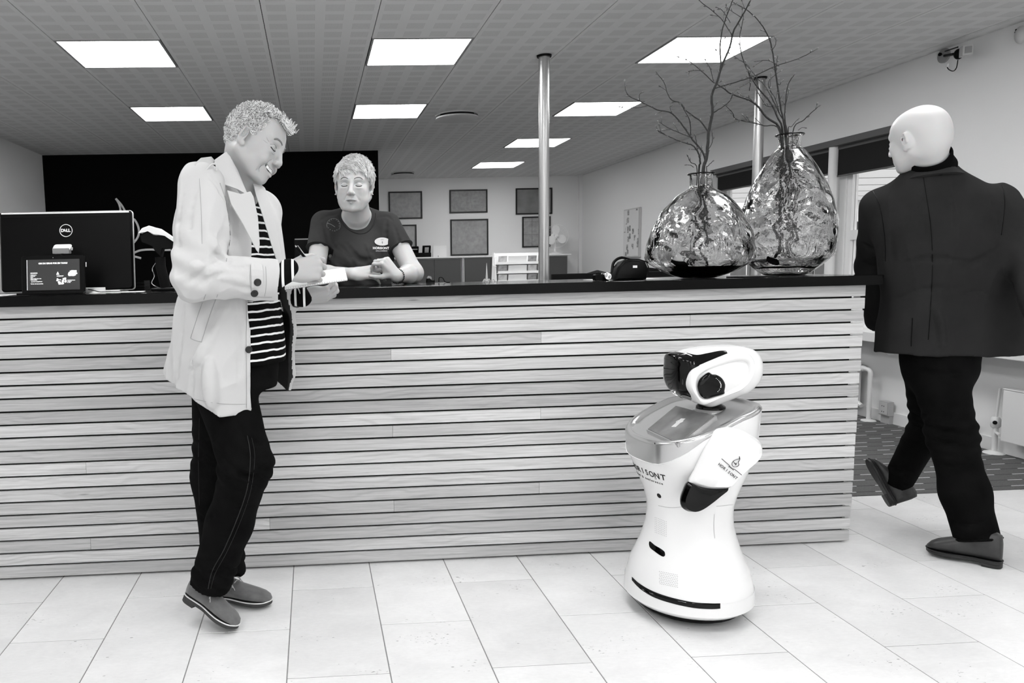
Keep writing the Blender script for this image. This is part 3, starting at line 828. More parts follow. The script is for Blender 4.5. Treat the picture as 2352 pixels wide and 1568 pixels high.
obj('pole', tube([(pb.x + .005, 3.25, TOP + .012), (pb.x - .012, 3.25, 1.22), (pb.x - .012, 3.25, 1.26)], .022, 16), M_blk_matt, ctm, smooth=60)
obj('foot', prism(rrect(.10, .11, .01), .010, (pb.x, 3.25, TOP + .006), (1, 0, 0), (0, 1, 0), b=.002), M_blk, ctm)
obj('cable', tube(spline([(pb.x - .03, 3.24, 1.235), (pb.x - .045, 3.24, 1.21), (pb.x - .038, 3.24, 1.18), (pb.x - .05, 3.24, 1.15), (pb.x - .02, 3.24, 1.13)]), .0025, 6), M_chrome, ctm)
tr = thing('letter_tray', 'stacked dark letter tray behind the card terminal', 'letter tray', (-.82, 3.40, TOP))
for k in range(3): obj('tier', joinm(box(-.90, -.74, 3.36, 3.47, TOP + .001 + k * .014, TOP + .004 + k * .014), box(-.90, -.74, 3.355, 3.36, TOP + .001 + k * .014, TOP + .008 + k * .014), box(-.90, -.897, 3.36, 3.47, TOP + .004 + k * .014, TOP + .0145 + k * .014), box(-.743, -.74, 3.36, 3.47, TOP + .004 + k * .014, TOP + .0145 + k * .014)), M_blk_soft if k else M_blk, tr)
obj('sheet_of_paper', obox((-.80, 3.14, TOP + .0006), (1, .15, 0), (-.15, 1, 0), (0, 0, 1), .105, .07, .0005), M_paper, label='white sheet lying on the counter before the monitor', cat='paper')
obj('sheet_of_paper', obox((-1.30, 3.12, TOP + .0006), (1, -.1, 0), (.1, 1, 0), (0, 0, 1), .10, .08, .0005), M_paper, label='white sheet lying at the far left end of the counter', cat='paper')
# second screen behind the woman
sm = thing('monitor', 'dark monitor on the lower desk, half hidden behind the woman\'s shoulder', 'monitor', (-.02, 3.95, 0.74))
q = P(676, 548, 3.95)
obj('back_shell', obox((q.x + .12, 3.95, q.z - .15), (1, 0, 0), (0, 1, -.1), (0, .1, 1), .12, .012, .15, .004), M_mon, sm)
obj('top_band', obox((q.x + .12, 3.962, q.z - .003), (1, 0, 0), (0, 1, 0), (0, 0, 1), .118, .010, .003), M_grey, sm)
obj('stand', joinm(box(q.x + .09, q.x + .15, 3.94, 3.97, .751, q.z - .25), box(q.x + .02, q.x + .22, 3.86, 4.05, .7405, .752)), M_blk, sm)
lowd = thing('desk', 'low white desk behind the counter, under the monitor', 'desk', (0, 3.98, 0.004))
obj('desktop', box(-1.6, 1.5, 3.80, 4.40, .70, .74, .003), M_white_paint, lowd)
for xx in (-1.55, 1.42): obj('leg', box(xx, xx + .05, 3.90, 4.36, .004, .70), M_grey, lowd)

# ---------------------------------------------------------------- brochure rack on a desk beyond the pillar
RY = 5.30
dk2 = thing('desk', 'white side desk behind the nearer pillar, under the leaflet rack', 'desk', (1.2, 5.4, 0.004))
obj('desktop', box(.85, 1.62, 5.05, 5.75, .70, .74, .003), M_white_paint, dk2)
for xx in (.88, 1.55): obj('leg', box(xx, xx + .05, 5.1, 5.7, .004, .70), M_grey, dk2)
DT = .7405
M_acr = mat('white_acrylic', 0.93, 0.3); M_leaf = mat('leaflet_print', 0.80, 0.6, var=(30, .3)); M_leafd = mat('leaflet_dark', 0.62, 0.6, var=(40, .35))
a_ = P(1140, 646, RY); e_ = P(1252, 643, RY); t_ = P(1150, 580, RY)
x0, x1, zt = a_.x, e_.x, t_.z
br = thing('leaflet_rack', 'white tiered rack of leaflets partly behind the nearer pillar', 'rack', ((x0 + x1) / 2, RY, DT))
sp0 = [(0, 0), (.24, 0), (.24, .12), (.16, zt - DT), (.12, zt - DT), (-.01, .06)]
for xx in (x0 - .008, x1 + .008): obj('side_panel', prism(sp0, .008, (xx, RY - .10, DT), (0, 1, 0), (0, 0, 1)), M_acr, br)
obj('back_panel', box(x0 - .004, x1 + .004, RY + .055, RY + .06, DT, zt - .003), M_acr, br)
obj('rail', tube([(x0 - .012, RY - .05, zt - .03), (x0 - .035, RY - .05, zt - .04), (x0 - .035, RY - .05, zt - .09), (x0 - .012, RY - .05, zt - .10)], .004, 6), M_acr, br)
wp = (x1 - x0) / 5
for k in range(8):
    z0 = DT + .006 + k * (zt - DT) / 8.4
    if z0 + .07 > zt: continue
    obj('shelf', joinm(box(x0 - .003, x1 + .003, RY - .06, RY + .054, z0, z0 + .003), box(x0 - .003, x1 + .003, RY - .064, RY - .060, z0, z0 + .018)), M_acr, br)
    if z0 < 1.05: continue
    for j in range(5):
        xa = x0 + .004 + j * wp
        if j == 2: continue
        w = wp * (2 if j == 1 else 1) - .010
        obj('leaflet', obox((xa + w / 2, RY - .045, z0 + .004 + .028), (1, 0, 0), (0, .97, .2), (0, -.2, .97), w / 2, .002, .027), M_paper if j == 1 else (M_leaf if (j + k) % 2 else M_leafd), None, label='%s leaflet on the %s visible tier of the rack, %s' % ('wide white' if j == 1 else 'printed', {5: 'lowest', 6: 'middle', 7: 'top'}.get(k, 'lower'), ['left end', 'beside the left end', '', 'right of the middle', 'right end'][j]), cat='leaflet', group='leaflets in the tiered rack')
# spire ornament
sp_ = thing('ornament', 'grey spire-shaped desk ornament left of the brochure rack', 'ornament', (.62, 3.40, TOP))
q = P(1118, 646, 3.40)
obj('spire', lathe([(.006, .006), (.0045, .03), (.003, .055), (.0008, .085)], (q.x, 3.40, TOP), 10), M_lgrey, sp_)
obj('base', lathe([(.016, .0005), (.014, .004), (.008, .007)], (q.x, 3.40, TOP), 14), M_grey, sp_)
for k in range(3): obj('arch', tube(spline([(q.x - .02 + .02 * k, 3.39, TOP + .001), (q.x - .012 + .02 * k, 3.39, TOP + .012), (q.x - .004 + .02 * k, 3.39, TOP + .001)]), .002, 6), M_lgrey, sp_)
# small desk things right of the woman's elbow
td = thing('tape_dispenser', 'small black tape dispenser beside the woman\'s elbow', 'tape dispenser', (.545, 3.42, TOP))
q = P(988, 646, 3.42)
obj('body', prism([(-.018, 0), (.02, 0), (.018, .012), (.006, .012), (-.004, .022), (-.016, .020)], .03, (q.x, 3.42, TOP + .001), (1, 0, 0), (0, 0, 1), b=.002), M_blk, td)
obj('roll', tube([(q.x - .004, 3.41, TOP + .022), (q.x - .004, 3.43, TOP + .022)], .010, 16), M_grey, td)
q = P(1008, 648, 3.42)
obj('cable_loop', tube(spline([(q.x, 3.42, TOP + .0025), (q.x + .002, 3.42, TOP + .024), (q.x + .018, 3.42, TOP + .022), (q.x + .03, 3.42, TOP + .004), (q.x + .05, 3.41, TOP + .0025)]), .0022, 6), M_blk, label='curled black cable on the counter right of the tape dispenser', cat='cable')

# ---------------------------------------------------------------- photo camera and carrying bag
cmr = thing('compact_camera', 'small black compact camera on the counter left of the carrying case', 'camera', (1.19, 3.08, TOP))
q = P(1380, 648, 3.08)
obj('body', prism(rrect(.062, .026, .006), .03, (q.x, 3.08, TOP + .0135), (1, 0, 0), (0, 0, 1), b=.003), M_blk, cmr, smooth=40)
obj('lens', lathe([(.017, 0), (.017, .010), (.014, .020), (.012, .020), (.010, .017)], (0, 0, 0), 20)[:2] if False else xform(lathe([(.017, 0), (.017, .010), (.014, .018), (.012, .018), (.004, .015)], (0, 0, 0), 20), Matrix.Translation((q.x + .018, 3.066, TOP + .016)) @ Matrix.Rotation(radians(80), 4, 'X')), M_chrome, cmr, smooth=40)
obj('dial', lathe([(.011, 0), (.011, .007), (.008, .009)], (q.x - .010, 3.078, TOP + .027), 16), M_blk_soft, cmr)
obj('hot_shoe', obox((q.x + .006, 3.08, TOP + .029), (1, .2, 0), (-.2, 1, 0), (0, 0, 1), .010, .008, .003, .001), M_chrome, cmr)
bag = thing('carrying_case', 'rounded black zip case with a small white tag beside the shorter vase', 'case', (1.30, 3.10, TOP))
cxx = (P(1405, 640, 3.1).x + P(1480, 640, 3.1).x) / 2
prof = [(-.068, 0), (.066, 0), (.072, .02), (.072, .05), (.062, .072), (.03, .083), (-.005, .085), (-.035, .075), (-.058, .05), (-.068, .02)]
obj('shell', prism(spl2 if False else prof, .075, (cxx, 3.10, TOP + .001), (1, 0, 0), (0, 0, 1), b=.012), M_blk_soft, bag, smooth=60)
obj('zip', tube([(cxx + p_[0] * 1.0, 3.066, TOP + .002 + p_[1]) for p_ in prof[2:]], .0022, 6), M_blk, bag)
obj('tag', obox((cxx + .012, 3.0600, TOP + .055), (1, 0, 0), (0, 1, 0), (0, 0, 1), .009, .0008, .005), M_logo, bag, label='small white tag')
obj('strap', tube(spline([(cxx - .062, 3.12, TOP + .03), (cxx - .05, 3.13, TOP + .075), (cxx - .015, 3.13, TOP + .094), (cxx + .03, 3.13, TOP + .080)]), .006, 8), M_blk, bag)
obj('sheet_of_paper', obox((1.36, 3.20, TOP + .0006), (1, .05, 0), (-.05, 1, 0), (0, 0, 1), .15, .10, .0005), M_paper, label='white sheet lying under the black carrying case', cat='paper')
obj('brochure', obox((1.82, 3.02, TOP + .0022), (1, .1, 0), (-.1, 1, 0), (0, 0, 1), .08, .055, .002, .0005), M_blk, label='flat black folder on the counter between the two vases', cat='folder')
# ================================================================== THINGS AT THE BACK OF THE ROOM
M_door = mat('cabinet_door_grey', 0.31, 0.6); M_alu = mat('aluminium_strip', 0.75, 0.4, metal=0.3); M_carc = mat('cabinet_carcass', 0.72, 0.5)
for k, (x0, x1) in enumerate(((.79, 1.37), (1.375, 2.18), (2.215, 3.01), (3.015, 3.76))):
    t = thing('cabinet', 'low dark-door cabinet along the back wall, %s from the left' % ['first', 'second', 'third', 'fourth'][k], 'cabinet', ((x0 + x1) / 2, 11.0, .004), group='low cabinets along the back wall')
    obj('body', box(x0, x1, 10.92, 11.27, .004, 1.315), M_carc, t)
    m = (x0 + x1) / 2
    for a, b in ((x0 + .012, m - .002), (m + .002, x1 - .012)):
        d = obj('door', box(a, b, 10.90, 10.919, .06, 1.300, .002), M_door, t)
        obj('handle', box((b - .03) if a < m - .1 else (a + .02), (b - .02) if a < m - .1 else (a + .03), 10.888, 10.8995, .7, .82, .002), M_alu, d)
obj('trim_4', joinm(box(2.183, 2.195, 10.895, 10.93, .004, 1.315), box(2.200, 2.212, 10.895, 10.93, .004, 1.315)), M_alu, kind='structure', label='pair of light metal strips between the cabinets')
obj('worktop', box(.78, 3.80, 10.88, 11.28, 1.3155, 1.335, .002), M_logo, label='thin pale top board across the back cabinets', cat='worktop')
# prints in dark frames
M_frame = mat('black_picture_frame', 0.07, 0.5)
def mapprint(nm, g, sc, lines):
    m = mat(nm, g, 0.7); nb = NB(m)
    tc = nb.node('ShaderNodeTexCoord').outputs['Object']
    n1 = nb.noise(nb.mapping(tc, (1, 1, 1)), sc, 6, .6); n2 = nb.noise(nb.mapping(tc, (1, 1, 1), (3, 3, 3)), sc * 5, 3)
    c = nb.m('ADD', nb.ramp(n1, .3, .7, s2l(g) * .78, s2l(g) * 1.12), nb.ramp(n2, .35, .7, .03, -.05))
    if lines:
        sp = nb.node('ShaderNodeSeparateXYZ'); nb.nt.links.new(tc, sp.inputs[0])
        gx = nb.m('LESS_THAN', nb.m('FRACT', nb.m('DIVIDE', nb.m('ADD', sp.outputs[0], 5.0), .17)), .04)
        gz = nb.m('LESS_THAN', nb.m('FRACT', nb.m('DIVIDE', sp.outputs[2], .19)), .035)
        c = nb.m('MULTIPLY', c, nb.m('SUBTRACT', 1.0, nb.m('MULTIPLY', nb.m('MAXIMUM', gx, gz), .35)))
    nb.color(c); return m
pr = [mapprint('faded_map_print', .66, 4, False), mapprint('old_plan_print', .60, 5, False), mapprint('plain_grey_print', .52, 1, False), mapprint('pale_chart_print', .70, 4, False), mapprint('large_plan_print', .62, 3, False), mapprint('gridded_chart_print', .62, 4, True)]
fr_ = [(1.164, 1.668, 1.913, 2.318, 'upper left framed print, wide faded map'), (2.081, 2.655, 1.985, 2.330, 'upper middle framed print of an old plan'), (3.087, 3.645, 1.945, 2.335, 'upper right framed print in flat grey, behind the pillar'),
       (1.02, 1.576, 1.40, 1.828, 'lower left framed print, half hidden by the woman'), (2.090, 2.665, 1.352, 1.892, 'lower middle framed print, the tallest of the six'), (3.186, 3.62, 1.45, 1.912, 'lower right framed chart with grid lines')]
for k, (x0, x1, z0, z1, lab) in enumerate(fr_):
    t = thing('picture_frame', lab, 'picture', ((x0 + x1) / 2, YB - .012, z0), group='framed prints on the back wall')
    f = .020
    obj('frame', joinm(box(x0, x1, YB - .022, YB - .001, z0, z0 + f), box(x0, x1, YB - .022, YB - .001, z1 - f, z1), box(x0, x0 + f, YB - .022, YB - .001, z0 + f, z1 - f), box(x1 - f, x1, YB - .022, YB - .001, z0 + f, z1 - f)), M_frame, t)
    obj('print', box(x0 + f, x1 - f, YB - .010, YB - .006, z0 + f, z1 - f), pr[k], t)
# desk fan
M_fan = mat('fan_white', 0.95, 0.4)
fn = thing('desk_fan', 'white desk fan on the back cabinet, right of the pillar', 'fan', (3.63, 11.08, 1.336))
fc = Vector((3.625, 11.02, 1.60)); fx = Vector((1, 0, 0)); fz = Vector((0, 0, 1))
for k in range(3):
    a0 = radians(95 + 120 * k); pts = []
    for i in range(15):
        t = i / 14; r = .025 + .140 * sin(pi * t) ** .6; a = a0 + radians(96) * (t - .5)
        pts.append((r * cos(a), r * sin(a)))
    obj('blade', prism(pts, .006, fc + Vector((0, .01, 0)), Vector((1, .12, 0)), fz), M_fan, fn)
obj('hub', xform(lathe([(.026, 0), (.028, .03), (.01, .045)], (0, 0, 0), 20), Matrix.Translation(fc + Vector((0, .02, 0))) @ Matrix.Rotation(radians(90), 4, 'X')), M_fan, fn, smooth=40)
gp = []
for yy, rr in ((-.045, .165), (.0, .175), (.045, .165), (-.06, .09)):
    gp.append(tube([fc + fx * rr * cos(2 * pi * t / 36) + fz * rr * sin(2 * pi * t / 36) + Vector((0, yy, 0)) for t in range(36)], .0014, 5, closed=True))
for t in range(20):
    c_, s_ = cos(2 * pi * t / 20), sin(2 * pi * t / 20)
    gp.append(tube([fc + fx * c_ * .03 + fz * s_ * .03 + Vector((0, -.065, 0)), fc + fx * c_ * .12 + fz * s_ * .12 + Vector((0, -.055, 0)), fc + fx * c_ * .165 + fz * s_ * .165 + Vector((0, -.045, 0)), fc + fx * c_ * .175 + fz * s_ * .175, fc + fx * c_ * .165 + fz * s_ * .165 + Vector((0, .045, 0))], .0005, 4))
obj('guard', joinm(*gp), M_fan, fn)
obj('motor', xform(lathe([(.01, 0), (.05, .01), (.055, .05), (.035, .08)], (0, 0, 0), 20), Matrix.Translation(fc + Vector((0, .12, 0))) @ Matrix.Rotation(radians(90), 4, 'X')), M_fan, fn, smooth=40)
obj('stem', tube([fc + Vector((0, .08, -.03)), fc + Vector((0, .06, -.24))], .014, 12), M_fan, fn)
obj('base', lathe([(.11, .001), (.11, .012), (.06, .026), (.015, .035)], (3.625, 11.08, 1.336), 32), M_fan, fn, smooth=40)
# things on the cabinet left of the large print
ph = thing('label_printer', 'black two-part office machine on the cabinet beside the woman\'s arm', 'printer', (1.50, 11.0, 1.336))
a, b = P(942, 590, 10.95), P(990, 590, 10.95)
obj('body', box(a.x - .12, b.x, 10.93, 11.1, 1.336, 1.40, .008), M_blk, ph)
obj('printer_head', obox((a.x + .02, 10.98, 1.445), (1, 0, 0), (0, .9, .4), (0, -.4, .9), .11, .02, .05, .008), M_blk, ph)
obj('paper_slot', obox((a.x + .02, 10.956, 1.452), (1, 0, 0), (0, .9, .4), (0, -.4, .9), .09, .001, .007), M_lgrey, ph)
obj('display', obox((b.x - .06, 10.99, 1.43), (1, 0, 0), (0, .9, .4), (0, -.4, .9), .06, .02, .075, .006), M_blk, ph)
obj('screen', obox((b.x - .06, 10.966, 1.436), (1, 0, 0), (0, .9, .4), (0, -.4, .9), .030, .001, .045), M_lgrey, ph)
nc = P(1010, 580, 11.0)
obj('card_holder', joinm(box(nc.x - .09, nc.x + .11, 11.05, 11.055, 1.3365, 1.50), box(nc.x - .02, nc.x + .1, 10.98, 11.04, 1.336, 1.35)), M_paper, label='white card standing on the cabinet beside the black office machine', cat='card')
# notice board on the right wall
M_board = mat('board_print', 0.84, 0.6); nb = NB(M_board)
tcb = nb.node('ShaderNodeTexCoord').outputs['Object']
vo = nb.node('ShaderNodeTexVoronoi', distance='CHEBYCHEV'); nb.nt.links.new(nb.mapping(tcb, (1, 14, 11)), vo.inputs['Vector']); vo.inputs['Scale'].default_value = 1.0
vc = nb.node('ShaderNodeSeparateColor'); nb.nt.links.new(vo.outputs['Color'], vc.inputs[0])
n3 = nb.noise(nb.mapping(tcb, (1, 1, 1)), 45, 3)
dk = nb.m('MULTIPLY', nb.m('GREATER_THAN', vc.outputs[0], .62), nb.m('LESS_THAN', vo.outputs['Distance'], .38))
nb.color(nb.m('SUBTRACT', s2l(.84), nb.m('MULTIPLY', dk, nb.ramp(n3, .3, .7, .15, .6))))
pbd = thing('notice_board', 'narrow poster board with small pictures on the right-hand wall', 'poster', (XR - .02, 9.42, 1.25))
obj('frame', box(XR - .028, XR - .001, 9.20, 9.665, 1.255, 1.87), M_alu, pbd)
obj('print', box(XR - .031, XR - .0285, 9.215, 9.65, 1.27, 1.855), M_board, pbd)

# flame emblem, strokes standing proud of the black wall
M_em = mat('emblem_silver', 0.88, 0.5)
em = thing('flame_emblem', 'large silver line drawing of a flame over waves on the black wall', 'emblem', (-2.1, YD - .01, 1.3))
def strok(pts, r=.012):
    q = spline([P(u, v, YD - .019) for u, v in pts], 6)
    return tube([(p.x, p.y, p.z) for p in q], r, 8)
for pts in ([(266, 456), (280, 472), (290, 492), (295, 510), (294, 525), (288, 545), (284, 560)], [(266, 456), (274, 470), (276, 488), (266, 510), (252, 535), (246, 560), (250, 580), (262, 598)],
            [(303, 520), (306, 503), (314, 512), (319, 528), (317, 543), (308, 556), (298, 563), (285, 580)], [(296, 530), (305, 538)],
            [(180, 600), (230, 590), (270, 588), (302, 582), (322, 575), (345, 573), (364, 574), (392, 574)], [(250, 572), (275, 580), (302, 587), (324, 593)]):
    obj('stroke', strok(pts), M_em, em)

# spotlight / webcam on the right wall near the ceiling and motion detector
sc_ = thing('wall_camera', 'small black wall camera with a white square back beside its grey bracket', 'camera', (XR - .08, 4.95, 2.36))
def W(u, v, d=.05): return PX(u, v, XR - d)
obj('bracket_plate', lathe([(.001, 0), (.04, .0), (.04, .012), (.001, .018)], (0, 0, 0), 20) and xform(lathe([(.001, 0), (.045, .0), (.045, .012), (.001, .018)], (0, 0, 0), 20), Matrix.Translation(W(2170, 128, .001)) @ Matrix.Rotation(radians(-90), 4, 'Y')), M_grey, sc_, smooth=40)
obj('arm', tube([W(2170, 128, .02), W(2192, 124, .09)], .009, 10), M_blk, sc_)
obj('lens', ball(W(2159, 125, .03), .011, 12, 8), M_blk, sc_)
obj('head', ball(W(2202, 124, .10), .026, 16, 10, (1, 1, 1.25)), M_blk, sc_, smooth=True)
q = W(2219, 117, .12)
obj('housing', obox(q, (.9, -.4, .05), (.4, .9, 0), (0, 0, 1), .026, .030, .030, .004), M_lgrey, sc_)
obj('back_plate', obox(q + Vector((-.012, -.030, 0)), (.9, -.4, .05), (.4, .9, 0), (0, 0, 1), .017, .002, .019, .002), M_grey, sc_)
obj('cable', tube(spline([W(2200, 138, .09), W(2197, 155, .07), W(2190, 163, .05), W(2180, 160, .03), W(2174, 152, .02)]), .003, 6), M_blk, sc_)
obj('clip', tube([W(2178, 146, .02), W(2174, 160, .02)], .006, 8), M_logo, sc_)
obj('mount', tube([W(2170, 118, .01), W(2200, 108, .09)], .004, 6), M_blk, sc_)
md = thing('motion_detector', 'oval white motion detector high on the right wall at the picture edge', 'detector', (XR - .03, 4.25, 2.35))
q = W(2345, 80, .03)
obj('body', ball(q, .05, 20, 12, (.6, .62, 1.0)), M_lgrey, md, smooth=True)
obj('sensor', ball(q + Vector((-.020, .012, .018)), .007, 8, 6), M_blk, md)
obj('sensor', ball(q + Vector((-.020, .010, .030)), .006, 8, 6), M_blk, md)
obj('wall_plate', box(XR - .012, XR - .001, q.y - .02, q.y + .02, q.z - .035, q.z + .045), M_lgrey, md)

# ---- radiators, pipes and sockets on the right wall
M_rad = mat('radiator_enamel', 0.87, 0.35)
def radiator(y0, y1, lab, side_y):
    t = thing('radiator', lab, 'radiator', (XR - .08, (y0 + y1) / 2, .1))
    obj('panel', box(XR - .105, XR - .085, y0, y1, .10, .405, .006), M_rad, t)
    obj('top_edge', box(XR - .108, XR - .04, y0 - .001, y1 + .001, .4055, .412, .002), M_rad, t)
    obj('fins', joinm(*[box(XR - .084, XR - .045, y0 + .02 + i * (y1 - y0 - .04) / 24, y0 + .023 + i * (y1 - y0 - .04) / 24, .11, .40) for i in range(25)]), M_rad, t)
    obj('bracket', joinm(box(XR - .044, XR - .001, y0 + .1, y0 + .13, .15, .36), box(XR - .044, XR - .001, y1 - .13, y1 - .1, .15, .36)), M_rad, t)
    return t
r1 = radiator(5.28, 6.7, 'white panel radiator just past the right end of the counter', 5.28)
r2 = radiator(2.5, 4.09, 'white panel radiator under the window board at the right edge', 4.1)
p1 = thing('radiator_pipe', 'white radiator pipe bending down to the carpet beyond the counter end', 'pipe', (4.01, 5.17, .004), group='radiator pipes')
obj('pipe', tube(spline([(4.01, 5.27, .375), (4.01, 5.21, .378), (4.01, 5.155, .365), (4.01, 5.15, .30), (4.01, 5.15, .012)], 5), .016, 14), M_rad, p1, smooth=60)
obj('valve', lathe([(.02, 0), (.024, .01), (.024, .04), (.018, .05)], (0, 0, 0), 14) and xform(lathe([(.018, 0), (.022, .01), (.022, .03), (.016, .04)], (0, 0, 0), 14), Matrix.Translation((4.01, 5.245, .377)) @ Matrix.Rotation(radians(90), 4, 'X')), M_rad, p1, smooth=40)
obj('floor_collar', lathe([(.05, .0), (.045, .006), (.02, .012)], (4.01, 5.15, .004), 20), M_rad, p1, smooth=40)
obj('lower_valve', tube([(4.01, 5.275, .12), (4.01, 5.225, .10)], .016, 10), M_rad, p1)
p2 = thing('radiator_pipe', 'worn white heating pipe with a valve and floor collar near the right edge', 'pipe', (4.04, 4.18, .004), group='radiator pipes')
obj('pipe', tube([(4.045, 4.175, .012), (4.045, 4.175, .20)], .0155, 14), M_rad, p2, smooth=60)
obj('riser', tube([(4.045, 4.175, .20), (4.05, 4.165, .40)], .008, 10), M_rad, p2)
obj('valve', joinm(lathe([(.02, .16), (.026, .17), (.026, .21), (.018, .225)], (4.045, 4.175, 0), 14), tube([(4.045, 4.175, .19), (4.02, 4.15, .195)], .012, 10)), M_rad, p2, smooth=40)
obj('knob', ball((4.018, 4.152, .195), .012, 10, 6), M_blk_soft, p2)
obj('floor_collar', lathe([(.055, .0), (.05, .007), (.02, .016)], (4.045, 4.175, .004), 20), M_rad, p2, smooth=40)
obj('tail', tube([(4.045, 4.17, .13), (4.01, 4.105, .13)], .009, 8), M_rad, p2)
M_sock = mat('socket_grey', 0.66, 0.5)
for k, (yy, lab) in enumerate(((5.05, 'grey wall socket low beyond the counter end'), (4.385, 'grey double wall socket between the walking man\'s legs and the pipe'))):
    t = thing('wall_socket', lab, 'socket', (XR - .03, yy, .01), group='grey wall sockets')
    obj('box', box(XR - .06, XR - .017, yy - .045, yy + .045, .062, .165, .004), M_sock, t)
    obj('duct', box(XR - .045, XR - .017, yy - .04, yy + .04, .0045, .0615), M_sock, t)
    pl = obj('cover', box(XR - .064, XR - .0601, yy - .038, yy + .038, .07, .155, .002), M_lgrey, t)
    for dz in (.09, .13):
        for dy in (-.009, .009): obj('hole', xform(lathe([(.0001, 0), (.004, 0)], (0, 0, 0), 8, False), Matrix.Translation((XR - .0645, yy + dy, dz)) @ Matrix.Rotation(radians(90), 4, 'Y')), M_blk, pl)

# ---- black seating behind the counter, seen between pillar and vases
q0 = P(1266, 629, 4.6); q1 = P(1560, 629, 4.6)
t = thing('desk_screen', 'low black desk screen behind the counter right of the nearer pillar', 'desk screen', ((q0.x + q1.x) / 2, 4.6, .004))
obj('panel', box(q0.x + .0, q1.x + .2, 4.58, 4.61, .02, q0.z, .004), M_blk_matt, t)
for xx in (q0.x + .1, q1.x): obj('foot', box(xx, xx + .05, 4.45, 4.75, .0045, .0195), M_blk, t)
def office_chair(x, y, z_top, w, lab):
    t = thing('office_chair', lab, 'chair', (x, y, .004))
    obj('backrest', prism([(-w / 2, 0), (w / 2, 0), (w / 2 * .95, .42), (w / 2 * .6, .49), (0, .51), (-w / 2 * .6, .49), (-w / 2 * .95, .42)], .05, (x, y, z_top - .51), (1, 0, 0), (0, 0, 1), b=.012), M_blk_matt, t, smooth=50)
    obj('seat', prism(rrect(.48, .46, .08), .07, (x, y + .28, .48), (1, 0, 0), (0, 1, 0), b=.015), M_blk_matt, t, smooth=50)
    obj('column', tube([(x, y + .28, .10), (x, y + .28, .45)], .025, 12), M_chrome, t)
    obj('back_support', tube([(x, y + .2, .44), (x, y - .01, .46), (x, y - .01, z_top - .35)], .018, 10), M_blk, t)
    for k in range(5):
        a = 2 * pi * k / 5
        lg = obj('leg', tube([(x, y + .28, .10), (x + .28 * cos(a), y + .28 + .28 * sin(a), .065)], [.02, .013], 8), M_blk, t)
        obj('castor', tube([(x + .28 * cos(a) - .012, y + .28 + .28 * sin(a), .031), (x + .28 * cos(a) + .012, y + .28 + .28 * sin(a), .031)], .026, 12), M_blk, lg)
q = P(1372, 620, 4.86); office_chair(q.x, 4.86, q.z, .24, 'black office chair whose rounded back shows behind the compact camera')
q = P(1455, 612, 6.3); office_chair(q.x + .05, 6.3, q.z, .50, 'black office chair whose wide back shows behind the carrying case')
q = P(1520, 613, 5.5); office_chair(q.x + .10, 5.5, q.z, .30, 'black office chair whose back shows through the shorter vase')
# ================================================================== SERVICE ROBOT
from mathutils.bvhtree import BVHTree
CAMP = Vector((0, 0, CAM_H))
def bvh_of(*ps):
    q = joinm(*ps); return BVHTree.FromPolygons([Vector(v) for v in q[0]], [tuple(f) for f in q[1]])
def hit(b, u, v, off=0.0):
    d = Vector(_ray(u, v)).normalized()
    l, n, i, t = b.ray_cast(CAMP, d)
    if l is None: return None, None
    if n.dot(d) > 0: n = -n
    return l + n * off, n
def ribbon(b, top, bot, off=.001, n=6):
    """thin plate lying on a surface between two pixel curves"""
    tp = spline([(p[0], p[1], 0) for p in top], n); bt = spline([(p[0], p[1], 0) for p in bot], n)
    V, F = [], []
    for a, c in zip(tp, bt):
        for s in (0, .25, .5, .75, 1):
            q = a.lerp(c, s); l, _n = hit(b, q.x, q.y, off)
            V.append(tuple(l) if l is not None else (V[-1] if V else (0, 0, 0)))
    for i in range(len(tp) - 1):
        for s in range(4): F.append((i * 5 + s, i * 5 + s + 1, (i + 1) * 5 + s + 1, (i + 1) * 5 + s))
    return V, F
def spot(b, u, v, r, off=.001, n=14, sy=1.0):
    l, nn = hit(b, u, v, off)
    t = nn.orthogonal().normalized(); w = nn.cross(t)
    V = [tuple(l + (t * cos(2 * pi * k / n) + w * sin(2 * pi * k / n) * sy) * r) for k in range(n)]
    V += [tuple(l - nn * .004 + (t * cos(2 * pi * k / n) + w * sin(2 * pi * k / n) * sy) * r) for k in range(n)]
    return V, [tuple(range(n))] + [(k, n + k, n + (k + 1) % n, (k + 1) % n) for k in range(n)]

